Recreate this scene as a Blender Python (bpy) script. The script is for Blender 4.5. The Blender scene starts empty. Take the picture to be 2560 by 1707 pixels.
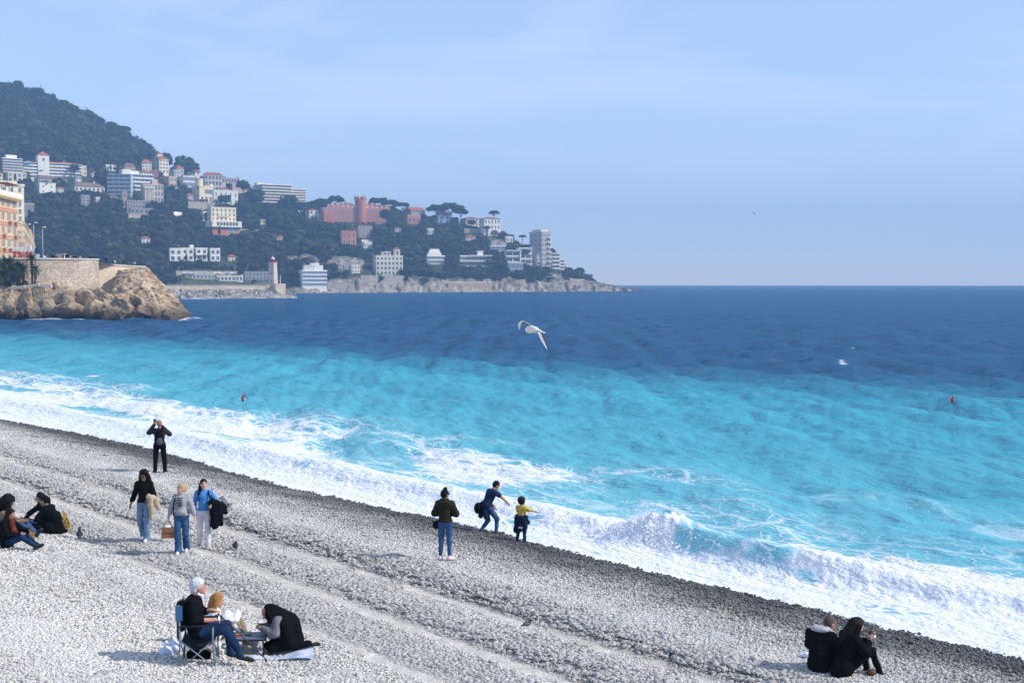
import bpy, bmesh, math, random
import numpy as np
from mathutils import Vector, Matrix, Quaternion

R = math.radians
sc = bpy.context.scene
COL = sc.collection
random.seed(7)
RNG = np.random.default_rng(11)

# ------------------------------------------------------------------ camera
F, CX, CY, HY, CAMH = 3200.0, 1280.0, 853.5, 707.6, 7.5       # photo pixels (2560 wide), eye level, eye height
PITCH = math.atan((CY - HY) / F)
cam_d = bpy.data.cameras.new('camera')
cam = bpy.data.objects.new('camera', cam_d)
COL.objects.link(cam)
cam.location = (0, 0, CAMH)
cam.rotation_euler = (math.pi / 2 - PITCH, 0, 0)
cam_d.sensor_width = 36
cam_d.lens = 45
cam_d.clip_start = 0.5
cam_d.clip_end = 20000
sc.camera = cam

# ------------------------------------------------------------------ sky, sun, exposure
SUN_AZ, SUN_EL = R(98), R(38)
world = bpy.data.worlds.new('World')
sc.world = world
world.use_nodes = True
wn, wl = world.node_tree.nodes, world.node_tree.links
wn.clear()
w_out = wn.new('ShaderNodeOutputWorld')
w_bg = wn.new('ShaderNodeBackground')
w_bg.inputs['Strength'].default_value = 0.145
sky = wn.new('ShaderNodeTexSky')
sky.sky_type = 'NISHITA'
sky.sun_disc = False
sky.sun_elevation = SUN_EL
sky.sun_rotation = SUN_AZ
sky.altitude = 0
sky.air_density = 1.0
sky.dust_density = 0.0
sky.ozone_density = 3.2
# thin high cloud: whitish wisps everywhere in the sky, stretched along the horizon
tc = wn.new('ShaderNodeTexCoord')
mp = wn.new('ShaderNodeMapping')
mp.inputs['Scale'].default_value = (1.4, 1.4, 7.5)
mp.inputs['Rotation'].default_value = (0, R(-8), 0)
nz = wn.new('ShaderNodeTexNoise')
nz.inputs['Scale'].default_value = 1.5
nz.inputs['Detail'].default_value = 5
nz.inputs['Roughness'].default_value = 0.55
nz.inputs['Distortion'].default_value = 0.6
rp = wn.new('ShaderNodeMapRange')
rp.inputs['From Min'].default_value = 0.48
rp.inputs['From Max'].default_value = 0.66
rp.inputs['To Max'].default_value = 0.42
mx = wn.new('ShaderNodeMix')
mx.data_type = 'RGBA'
mx.inputs[7].default_value = (4.2, 4.5, 5.6, 1)
tint = wn.new('ShaderNodeMix')
tint.data_type = 'RGBA'
tint.blend_type = 'MULTIPLY'
tint.inputs[0].default_value = 1.0
tint.inputs[7].default_value = (1.08, 1.0, 1.08, 1)
wl.new(tc.outputs['Generated'], mp.inputs['Vector'])
wl.new(mp.outputs['Vector'], nz.inputs['Vector'])
wl.new(nz.outputs[0], rp.inputs['Value'])
wl.new(sky.outputs[0], tint.inputs[6])
# a thin even veil of high cloud over the whole sky
veil = wn.new('ShaderNodeMix')
veil.data_type = 'RGBA'
veil.inputs[0].default_value = 0.5
veil.inputs[7].default_value = (2.45, 3.15, 4.35, 1)
wl.new(tint.outputs[2], veil.inputs[6])
wl.new(veil.outputs[2], mx.inputs[6])
wl.new(rp.outputs[0], mx.inputs[0])
wl.new(mx.outputs[2], w_bg.inputs['Color'])
wl.new(w_bg.outputs[0], w_out.inputs['Surface'])

sun_d = bpy.data.lights.new('sun', 'SUN')
sun_d.energy = 3.1
sun_d.angle = R(0.5)
sun_d.color = (1.0, 0.95, 0.87)
sun = bpy.data.objects.new('sun', sun_d)
COL.objects.link(sun)
SUN_V = Vector((math.sin(SUN_AZ) * math.cos(SUN_EL), math.cos(SUN_AZ) * math.cos(SUN_EL), math.sin(SUN_EL)))
sun.rotation_euler = (-SUN_V).to_track_quat('-Z', 'Y').to_euler()
sun.location = (60, 0, 60)

vs = sc.view_settings
vs.view_transform = 'Standard'
vs.look = 'None'
vs.exposure = 0.60
vs.gamma = 1.0
vs.use_curve_mapping = False
sc.cycles.use_denoising = True
sc.cycles.max_bounces = 6
sc.cycles.volume_bounces = 0
sc.cycles.transparent_max_bounces = 6

# haze, as a closed box of even air round everything (sea edge at 4 km, hill top about 245 m)
HAZE_DENSITY = 0.00033
HAZE_COLOR = (0.36, 0.62, 1.0)


# ------------------------------------------------------------------ photo pixel -> world
def ray(px, py):
    u, v = (px - CX) / F, (CY - py) / F
    return (u, math.cos(PITCH) + v * math.sin(PITCH), -math.sin(PITCH) + v * math.cos(PITCH))


def at(px, py, d):
    """the point seen at pixel px,py at distance d along the view (y)"""
    r = ray(px, py)
    k = d / r[1]
    return Vector((r[0] * k, d, CAMH + r[2] * k))


def on_z(px, py, z):
    r = ray(px, py)
    k = (z - CAMH) / r[2]
    return Vector((r[0] * k, r[1] * k, z))


# ------------------------------------------------------------------ noise (numpy)
def _hash(ix, iy, seed):
    n = (ix.astype(np.int64) * 374761393 + iy.astype(np.int64) * 668265263 + seed * 974711) & 0x7fffffff
    n = ((n ^ (n >> 13)) * 1274126177) & 0x7fffffff
    return ((n ^ (n >> 16)) & 0xffff) / 65535.0


def vnoise(x, y, seed=0):
    x = np.asarray(x, float); y = np.asarray(y, float)
    ix, iy = np.floor(x), np.floor(y)
    fx, fy = x - ix, y - iy
    fx = fx * fx * (3 - 2 * fx); fy = fy * fy * (3 - 2 * fy)
    a = _hash(ix, iy, seed); b = _hash(ix + 1, iy, seed); c = _hash(ix, iy + 1, seed); d = _hash(ix + 1, iy + 1, seed)
    return (a * (1 - fx) + b * fx) * (1 - fy) + (c * (1 - fx) + d * fx) * fy


def fbm(x, y, seed=0, octv=4, gain=0.5):
    t, a, n = 0.0, 1.0, 0.0
    for o in range(octv):
        t = t + a * vnoise(np.asarray(x) * 2 ** o + 17.3 * o, np.asarray(y) * 2 ** o - 9.1 * o, seed + o)
        n += a; a *= gain
    return t / n


def sstep(a, b, x):
    t = np.clip((np.asarray(x, float) - a) / (b - a), 0, 1)
    return t * t * (3 - 2 * t)


# ------------------------------------------------------------------ materials
MATS = {}


def mat(name, col, rough=0.8, spec=0.3, var=0.0, vscale=3.0, bump=0.0, bscale=20.0, col2=None, metal=0.0, detail=4, coat=0.0):
    key = name
    if key in MATS:
        return MATS[key]
    m = bpy.data.materials.new(name)
    m.use_nodes = True
    nt = m.node_tree
    b = nt.nodes['Principled BSDF']
    b.inputs['Base Color'].default_value = (*col, 1)
    b.inputs['Roughness'].default_value = rough
    b.inputs['Specular IOR Level'].default_value = spec
    b.inputs['Metallic'].default_value = metal
    if coat:
        b.inputs['Coat Weight'].default_value = coat
    if var or bump:
        co = nt.nodes.new('ShaderNodeTexCoord')
    if var:
        n = nt.nodes.new('ShaderNodeTexNoise')
        n.inputs['Scale'].default_value = vscale
        n.inputs['Detail'].default_value = detail
        r = nt.nodes.new('ShaderNodeValToRGB')
        c2 = col2 if col2 else tuple(max(0, c * (1 - var)) for c in col)
        c1 = col if col2 else tuple(min(1, c * (1 + var * 0.5)) for c in col)
        r.color_ramp.elements[0].position = 0.35
        r.color_ramp.elements[1].position = 0.65
        r.color_ramp.elements[0].color = (*c2, 1)
        r.color_ramp.elements[1].color = (*c1, 1)
        nt.links.new(co.outputs['Object'], n.inputs['Vector'])
        nt.links.new(n.outputs[0], r.inputs[0])
        nt.links.new(r.outputs[0], b.inputs['Base Color'])
    if bump:
        n2 = nt.nodes.new('ShaderNodeTexNoise')
        n2.inputs['Scale'].default_value = bscale
        n2.inputs['Detail'].default_value = 3
        bp = nt.nodes.new('ShaderNodeBump')
        bp.inputs['Strength'].default_value = bump
        bp.inputs['Distance'].default_value = 1.0 / bscale
        nt.links.new(co.outputs['Object'], n2.inputs['Vector'])
        nt.links.new(n2.outputs[0], bp.inputs['Height'])
        nt.links.new(bp.outputs[0], b.inputs['Normal'])
    MATS[key] = m
    return m


# ------------------------------------------------------------------ mesh building
class MB:
    def __init__(s):
        s.v, s.f, s.m = [], [], []

    def add(s, verts, faces, mi=0):
        o = len(s.v)
        s.v.extend([tuple(p) for p in verts])
        s.f.extend([tuple(i + o for i in f) for f in faces])
        s.m.extend([mi] * len(faces))
        return s

    def box(s, c, size, rz=0.0, mi=0, taper=1.0):
        x, y, z = (q / 2 for q in size)
        ca, sa = math.cos(rz), math.sin(rz)
        vs_ = []
        for dz, tp in ((-z, 1), (z, taper)):
            for dx, dy in ((-x, -y), (x, -y), (x, y), (-x, y)):
                dx *= tp; dy *= tp
                vs_.append((c[0] + dx * ca - dy * sa, c[1] + dx * sa + dy * ca, c[2] + dz))
        return s.add(vs_, [(3, 2, 1, 0), (4, 5, 6, 7), (0, 1, 5, 4), (1, 2, 6, 5), (2, 3, 7, 6), (3, 0, 4, 7)], mi)

    def mbox(s, M, size, mi=0):
        x, y, z = (q / 2 for q in size)
        vs_ = [M @ Vector((a * x, b * y, c * z)) for c in (-1, 1) for a, b in ((-1, -1), (1, -1), (1, 1), (-1, 1))]
        return s.add(vs_, [(3, 2, 1, 0), (4, 5, 6, 7), (0, 1, 5, 4), (1, 2, 6, 5), (2, 3, 7, 6), (3, 0, 4, 7)], mi)

    def cyl(s, c, r0, r1, h, n=12, mi=0, ph=0.0, sx=1.0, sy=1.0):
        vs_ = [(c[0] + sx * r * math.cos(ph + 2 * math.pi * i / n), c[1] + sy * r * math.sin(ph + 2 * math.pi * i / n), c[2] + z)
               for z, r in ((0, r0), (h, r1)) for i in range(n)]
        fs = [(i, (i + 1) % n, n + (i + 1) % n, n + i) for i in range(n)]
        fs += [tuple(range(n - 1, -1, -1)), tuple(range(n, 2 * n))]
        return s.add(vs_, fs, mi)

    def lathe(s, prof, c=(0, 0, 0), n=14, mi=0):
        vs_ = [(c[0] + r * math.cos(2 * math.pi * i / n), c[1] + r * math.sin(2 * math.pi * i / n), c[2] + z) for r, z in prof for i in range(n)]
        fs = [(j * n + i, j * n + (i + 1) % n, (j + 1) * n + (i + 1) % n, (j + 1) * n + i) for j in range(len(prof) - 1) for i in range(n)]
        fs += [tuple(range(n - 1, -1, -1)), tuple(range((len(prof) - 1) * n, len(prof) * n))]
        return s.add(vs_, fs, mi)

    def tube(s, pts, rad, n=6, mi=0):
        pts = [Vector(p) for p in pts]
        if not hasattr(rad, '__len__'):
            rad = [rad] * len(pts)
        vs_, up = [], Vector((0.13, 0.21, 0.97))
        for i, p in enumerate(pts):
            d = (pts[min(i + 1, len(pts) - 1)] - pts[max(i - 1, 0)]).normalized()
            a = d.cross(up)
            if a.length < 0.05:
                a = d.cross(Vector((1, 0, 0)))
            a.normalize(); b = d.cross(a)
            vs_ += [p + rad[i] * (math.cos(2 * math.pi * k / n) * a + math.sin(2 * math.pi * k / n) * b) for k in range(n)]
        fs = [(j * n + k, (j + 1) * n + k, (j + 1) * n + (k + 1) % n, j * n + (k + 1) % n) for j in range(len(pts) - 1) for k in range(n)]
        fs += [tuple(range(n)), tuple(range(len(pts) * n - 1, (len(pts) - 1) * n - 1, -1))]
        return s.add(vs_, fs, mi)

    def ell(s, c, r, n=10, m=7, mi=0, M=None):
        vs_ = []
        for j in range(m + 1):
            th = math.pi * j / m
            for i in range(n):
                p = Vector((r[0] * math.sin(th) * math.cos(2 * math.pi * i / n), r[1] * math.sin(th) * math.sin(2 * math.pi * i / n), -r[2] * math.cos(th)))
                if M is not None:
                    p = M @ p
                vs_.append((c[0] + p[0], c[1] + p[1], c[2] + p[2]))
        fs = [(j * n + i, j * n + (i + 1) % n, (j + 1) * n + (i + 1) % n, (j + 1) * n + i) for j in range(m) for i in range(n)]
        return s.add(vs_, fs, mi)

    def mesh(s, name, mats, smooth=False):
        me = bpy.data.meshes.new(name)
        me.from_pydata(s.v, [], s.f)
        for m in (mats if isinstance(mats, (list, tuple)) else [mats]):
            me.materials.append(m)
        me.polygons.foreach_set('material_index', s.m)
        if smooth:
            me.polygons.foreach_set('use_smooth', [True] * len(s.f))
        me.update()
        return me

    def build(s, name, mats, parent=None, smooth=False, loc=None):
        return obj(name, s.mesh(name, mats, smooth), parent, loc)


def obj(name, me, parent=None, loc=None, rotz=None):
    o = bpy.data.objects.new(name, me)
    COL.objects.link(o)
    if parent is not None:
        o.parent = parent
    if loc is not None:
        o.location = loc
    if rotz is not None:
        o.rotation_euler = (0, 0, rotz)
    return o


def tag(o, label=None, cat=None, group=None, kind=None):
    if label: o['label'] = label
    if cat: o['category'] = cat
    if group: o['group'] = group
    if kind: o['kind'] = kind
    return o


def thing(name, label, cat, loc=(0, 0, 0), rotz=0.0, group=None):
    o = obj(name, None, None, loc, rotz)
    o.empty_display_size = 0.3
    return tag(o, label, cat, group)


def np_mesh(name, verts, faces, m=None, smooth=True, attrs=None):
    """verts (n,3), faces (k,4) or (k,3) arrays; attrs {name: (n,) or (n,3)}"""
    verts = np.ascontiguousarray(verts, np.float32); faces = np.ascontiguousarray(faces, np.int32)
    me = bpy.data.meshes.new(name)
    me.vertices.add(len(verts))
    me.vertices.foreach_set('co', verts.ravel())
    if len(faces):
        k = faces.shape[1]
        me.loops.add(faces.size)
        me.loops.foreach_set('vertex_index', faces.ravel())
        me.polygons.add(len(faces))
        me.polygons.foreach_set('loop_start', np.arange(0, faces.size, k, dtype=np.int32))
        me.polygons.foreach_set('loop_total', np.full(len(faces), k, np.int32))
        if smooth:
            me.polygons.foreach_set('use_smooth', np.ones(len(faces), bool))
    for nme, a in (attrs or {}).items():
        a = np.ascontiguousarray(a, np.float32)
        if a.ndim == 1:
            me.attributes.new(nme, 'FLOAT', 'POINT').data.foreach_set('value', a)
        else:
            me.attributes.new(nme, 'FLOAT_VECTOR', 'POINT').data.foreach_set('vector', a.ravel())
    if m is not None:
        me.materials.append(m)
    me.update(calc_edges=True)
    me.validate()
    return me


def grid_faces(nr, nc, keep=None):
    i = np.arange(nr - 1)[:, None] * nc + np.arange(nc - 1)[None, :]
    f = np.stack([i, i + 1, i + nc + 1, i + nc], -1).reshape(-1, 4)
    if keep is not None:
        f = f[keep[f].any(1)]
    return f


def compact(v, f, attrs):
    used = np.zeros(len(v), bool); used[f.ravel()] = True
    remap = np.cumsum(used) - 1
    return v[used], remap[f], {k: a[used] for k, a in attrs.items()}


# ------------------------------------------------------------------ surface of a distance field (naive surface nets)
_C8 = np.array([(a, b, c) for a in (0, 1) for b in (0, 1) for c in (0, 1)])
_E12 = [(a, b) for a in range(8) for b in range(a + 1, 8) if np.abs(_C8[a] - _C8[b]).sum() == 1]


def surface_nets(v, lo, h):
    ins = (v < 0)
    n = [q - 1 for q in v.shape]
    cnt = np.zeros(n, np.int8)
    for a, b, c in _C8:
        cnt += ins[a:a + n[0], b:b + n[1], c:c + n[2]]
    act = (cnt > 0) & (cnt < 8)
    I = np.argwhere(act)
    idx = np.full(n, -1, np.int64); idx[act] = np.arange(len(I))
    pos = np.zeros((len(I), 3)); num = np.zeros(len(I))
    cv = np.stack([v[I[:, 0] + a, I[:, 1] + b, I[:, 2] + c] for a, b, c in _C8], 1)
    for a, b in _E12:
        va, vb = cv[:, a], cv[:, b]
        m = (va < 0) != (vb < 0)
        t = np.where(m, va / np.where(m, va - vb, 1), 0)
        p = _C8[a] + t[:, None] * (_C8[b] - _C8[a])
        pos[m] += p[m]; num[m] += 1
    pos = (pos / num[:, None] + I) * h + lo
    fs = []
    for ax in range(3):
        o1, o2 = [(1, 2), (2, 0), (0, 1)][ax]
        sl0 = [slice(None)] * 3; sl1 = [slice(None)] * 3
        sl0[ax] = slice(0, v.shape[ax] - 1); sl1[ax] = slice(1, v.shape[ax])
        a, b = ins[tuple(sl0)], ins[tuple(sl1)]
        E = np.argwhere(a != b)
        E = E[(E[:, o1] > 0) & (E[:, o2] > 0) & (E[:, o1] < v.shape[o1] - 1) & (E[:, o2] < v.shape[o2] - 1)]
        if not len(E):
            continue
        flip = a[tuple(E.T)]
        q = []
        for d1, d2 in ((-1, -1), (0, -1), (0, 0), (-1, 0)):
            e = E.copy(); e[:, o1] += d1; e[:, o2] += d2
            q.append(idx[tuple(e.T)])
        q = np.stack(q, 1)
        q = np.where(flip[:, None], q, q[:, ::-1])
        fs.append(q)
    return pos, np.concatenate(fs)


def hull(points):
    """convex hull prim from points: ('h', centre, points, planes)"""
    P = np.array(points, float)
    bm = bmesh.new()
    for p in P: bm.verts.new(p)
    bmesh.ops.convex_hull(bm, input=bm.verts)
    bm.normal_update()
    c = P.mean(0); pl = []
    for f in bm.faces:
        n = np.array(f.normal[:]); q = np.array(f.verts[0].co[:])
        if n @ (c - q) > 0: n = -n
        pl.append([*n, -float(n @ q)])
    bm.free()
    return ('h', c, P, np.array(pl))


def sdf_prims(prims, h, k=0.03, disp=None, pad=0.05, clip=None):
    """prims: ('c', p0, p1, r0, r1) capsule | ('e', centre, radii[, 3x3 rot]) ellipsoid; returns verts, quads"""
    lo = np.full(3, 1e9); hi = -lo
    for p in prims:
        if p[0] == 'h':
            lo = np.minimum(lo, p[2].min(0)); hi = np.maximum(hi, p[2].max(0))
        elif p[0] == 'c':
            r = max(p[3], p[4])
            for q in (p[1], p[2]):
                lo = np.minimum(lo, np.array(q) - r); hi = np.maximum(hi, np.array(q) + r)
        else:
            r = max(p[2])
            lo = np.minimum(lo, np.array(p[1]) - r); hi = np.maximum(hi, np.array(p[1]) + r)
    lo -= pad + h; hi += pad + h
    ax = [np.arange(lo[i], hi[i] + h, h) for i in range(3)]
    X = np.stack(np.meshgrid(*ax, indexing='ij'), -1)
    d = None
    for p in prims:
        if p[0] == 'h':
            e = (X @ p[3][:, :3].T + p[3][:, 3]).max(-1)
        elif p[0] == 'c':
            a, b = np.array(p[1], float), np.array(p[2], float)
            ab = b - a
            t = np.clip(((X - a) @ ab) / max(ab @ ab, 1e-9), 0, 1)
            e = np.linalg.norm(X - a - t[..., None] * ab, axis=-1) - (p[3] + (p[4] - p[3]) * t)
        else:
            q = X - np.array(p[1], float)
            if len(p) > 3:
                q = q @ np.array(p[3])
            r = np.array(p[2], float)
            k0 = np.linalg.norm(q / r, axis=-1); k1 = np.linalg.norm(q / (r * r), axis=-1)
            e = k0 * (k0 - 1) / np.maximum(k1, 1e-6)
        if d is None:
            d = e
        else:
            hh = np.clip(0.5 + 0.5 * (e - d) / k, 0, 1)
            d = e * (1 - hh) + d * hh - k * hh * (1 - hh)
    if disp is not None:
        d = d + disp(X)
    if clip is not None:
        d = np.maximum(d, clip(X))
    return surface_nets(d, lo, h)


def blob(name, prims, m, parent, h=0.014, k=0.03, disp=None, clip=None):
    v, f = sdf_prims(prims, h, k, disp, clip=clip)
    me = np_mesh(name, v, f, m)
    return obj(name, me, parent)


# ------------------------------------------------------------------ scatter: ONE stuff object holding its own prototypes and points
def scatter(name, protos, pts, rots, scls, m, which=None):
    """protos: list of (verts, tri faces, rnd per vertex)"""
    V, FF, var, rnd, o = [], [], [], [], 0
    for i, (v, f, rr) in enumerate(protos):
        V.append(v); FF.append(f + o); var.append(np.full(len(v), i)); rnd.append(rr); o += len(v)
    n = len(pts)
    nv = o
    V.append(pts)
    allv = np.concatenate(V)
    A = {'kindno': np.concatenate(var + [np.full(n, -1)]).astype(float),
         'rnd': np.concatenate(rnd + [RNG.random(n)]),
         'rot': np.concatenate([np.zeros((nv, 3)), rots]),
         'scl': np.concatenate([np.ones((nv, 3)), scls])}
    me = np_mesh(name, allv, np.concatenate(FF), m, True, A)
    o_ = obj(name, me)
    ng = bpy.data.node_groups.new(name, 'GeometryNodeTree')
    ng.interface.new_socket('Geometry', in_out='INPUT', socket_type='NodeSocketGeometry')
    ng.interface.new_socket('Geometry', in_out='OUTPUT', socket_type='NodeSocketGeometry')
    N, L = ng.nodes, ng.links
    gi, go = N.new('NodeGroupInput'), N.new('NodeGroupOutput')

    def attr(nm, ty):
        a = N.new('GeometryNodeInputNamedAttribute'); a.data_type = ty; a.inputs[0].default_value = nm
        return a.outputs[0]

    def pick(i):
        c = N.new('FunctionNodeCompare'); c.data_type = 'FLOAT'; c.operation = 'EQUAL'
        L.new(attr('kindno', 'FLOAT'), c.inputs[0]); c.inputs[1].default_value = i; c.inputs['Epsilon'].default_value = 0.1
        s_ = N.new('GeometryNodeSeparateGeometry'); s_.domain = 'POINT'
        L.new(gi.outputs[0], s_.inputs[0]); L.new(c.outputs[0], s_.inputs['Selection'])
        return s_.outputs[0]
    gin = N.new('GeometryNodeGeometryToInstance')
    for i in range(len(protos)):
        L.new(pick(i), gin.inputs[0]) if False else None
    join = N.new('GeometryNodeJoinGeometry')
    for i in range(len(protos)):
        g1 = N.new('GeometryNodeGeometryToInstance')
        L.new(pick(i), g1.inputs[0]); L.new(g1.outputs[0], join.inputs[0])
    N.remove(gin)
    iop = N.new('GeometryNodeInstanceOnPoints')
    L.new(pick(-1), iop.inputs['Points'])
    L.new(join.outputs[0], iop.inputs['Instance'])
    iop.inputs['Pick Instance'].default_value = True
    ri = N.new('FunctionNodeRandomValue'); ri.data_type = 'INT'
    ri.inputs[4].default_value = 0; ri.inputs[5].default_value = len(protos) - 1
    L.new(ri.outputs[2], iop.inputs['Instance Index'])
    e2r = N.new('FunctionNodeEulerToRotation')
    L.new(attr('rot', 'FLOAT_VECTOR'), e2r.inputs[0]); L.new(e2r.outputs[0], iop.inputs['Rotation'])
    L.new(attr('scl', 'FLOAT_VECTOR'), iop.inputs['Scale'])
    L.new(iop.outputs[0], go.inputs[0])
    md = o_.modifiers.new('scatter', 'NODES'); md.node_group = ng
    return tag(o_, kind='stuff')


def ico(sub=1):
    bm = bmesh.new(); bmesh.ops.create_icosphere(bm, subdivisions=sub, radius=1)
    v = np.array([p.co[:] for p in bm.verts]); f = np.array([[q.index for q in p.verts] for p in bm.faces]); bm.free()
    return v, f


ICO1, ICO2, ICO3 = ico(1), ico(2), ico(3)

# ================================================================== BEACH
P0 = np.array([0.2, 37.0]); UU = np.array([-0.64, 0.7684]); NN = np.array([-0.7684, -0.64])   # shoreline point, along, landward


def st_of(x, y):
    dx, dy = np.asarray(x) - P0[0], np.asarray(y) - P0[1]
    return dx * NN[0] + dy * NN[1], dx * UU[0] + dy * UU[1]


def xy_of(s, t):
    return P0[0] + s * NN[0] + t * UU[0], P0[1] + s * NN[1] + t * UU[1]


def ridge(s, t):
    """raked gravel ridges: gentle rise from the sea side, steep drop to landward, then a flat trough"""
    w = 0.30 * (fbm(t * 0.07, s * 0.03, 3, 2) - 0.5)
    out = 0.0
    for crest, amp, a, b in ((6.35, 0.09, 1.2, 0.8), (7.35, 0.16, 0.95, 1.0), (8.95, 0.03, 0.4, 0.4), (9.45, 0.17, 0.7, 1.0), (11.25, 0.11, 0.8, 1.0), (13.3, 0.06, 0.9, 0.9), (16.3, 0.08, 1.6, 1.2), (19, 0.08, 1.6, 1.2)):
        u = s - crest - w - 0.08 * (fbm(t * 0.5 + crest, s * 0.4, 8, 2) - 0.5)
        am = amp * (0.65 + 0.7 * vnoise(t * 0.17 + crest * 3.1, s * 0 + crest, 5))
        out = out + am * np.where(u < 0, np.exp(-(u / a) ** 2), 1 - sstep(0.0, b, u))
    return out


def runup(t):
    base = np.interp(t, [-30, -15.7, -14, -12.5, -11, -8.8, -7.5, -4.8, -2.8, -0.8, 2, 3.6, 5.4, 7.6, 9.6, 12.7, 16.5, 22.6, 27.5, 31.9, 34.9, 37.7, 45, 90], [0.45, 0.42, 0.5, 0.66, 0.48, 0.56, 0.84, 0.9, 0.66, 0.55, 0.15, 0.37, 0.8, 1.03, 1.45, 1.44, 1.2, 0.3, 0.1, 0.31, 1.3, 2.3, 2.7, 2.8])
    return base + 0.08 + 0.16 * (fbm(t * 0.35, t * 0 + 3.3, 31, 3) - 0.5) + 0.10 * (vnoise(t * 1.7, t * 0, 32) - 0.5)


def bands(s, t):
    """(pale, coarse): fine pale gravel in the flat troughs, coarse grey stones, toned darker for shade, on the landward faces of the ridges"""
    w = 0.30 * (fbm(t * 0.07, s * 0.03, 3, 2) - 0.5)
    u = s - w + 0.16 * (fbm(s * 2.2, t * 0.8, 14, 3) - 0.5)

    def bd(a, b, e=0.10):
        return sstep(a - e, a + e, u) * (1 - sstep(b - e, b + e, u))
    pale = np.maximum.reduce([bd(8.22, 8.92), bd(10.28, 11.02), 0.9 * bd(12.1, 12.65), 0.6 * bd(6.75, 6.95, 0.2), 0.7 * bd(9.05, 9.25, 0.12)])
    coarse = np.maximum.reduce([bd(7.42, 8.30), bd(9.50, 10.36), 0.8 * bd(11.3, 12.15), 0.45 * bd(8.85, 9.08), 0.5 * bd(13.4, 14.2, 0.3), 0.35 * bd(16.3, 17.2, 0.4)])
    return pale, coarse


def beach_z(s, t, fine=True):
    s = np.asarray(s, float); t = np.asarray(t, float)
    z = np.interp(s, [-30, -2, 0, 2.5, 5.5, 10, 15, 25, 60], [-6, -0.5, 0, 0.46, 1.0, 1.2, 1.6, 2.2, 3.0])
    z = z + ridge(s, t)
    if fine:
        z = z + 0.04 * (fbm(s * 0.7, t * 0.35, 21, 3) - 0.5) + 0.012 * (fbm(s * 4, t * 4, 22, 2) - 0.5)
    return z


def beach_pt(x, y):
    s, t = st_of(x, y)
    return Vector((x, y, float(beach_z(s, t))))


def beach_at(px, py):
    """where the view ray through a photo pixel meets the beach"""
    z = 1.2
    for _ in range(60):
        p = on_z(px, py, z)
        s, t = st_of(p.x, p.y)
        z = 0.6 * z + 0.4 * float(beach_z(s, t))
    return Vector((p.x, p.y, z))


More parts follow.
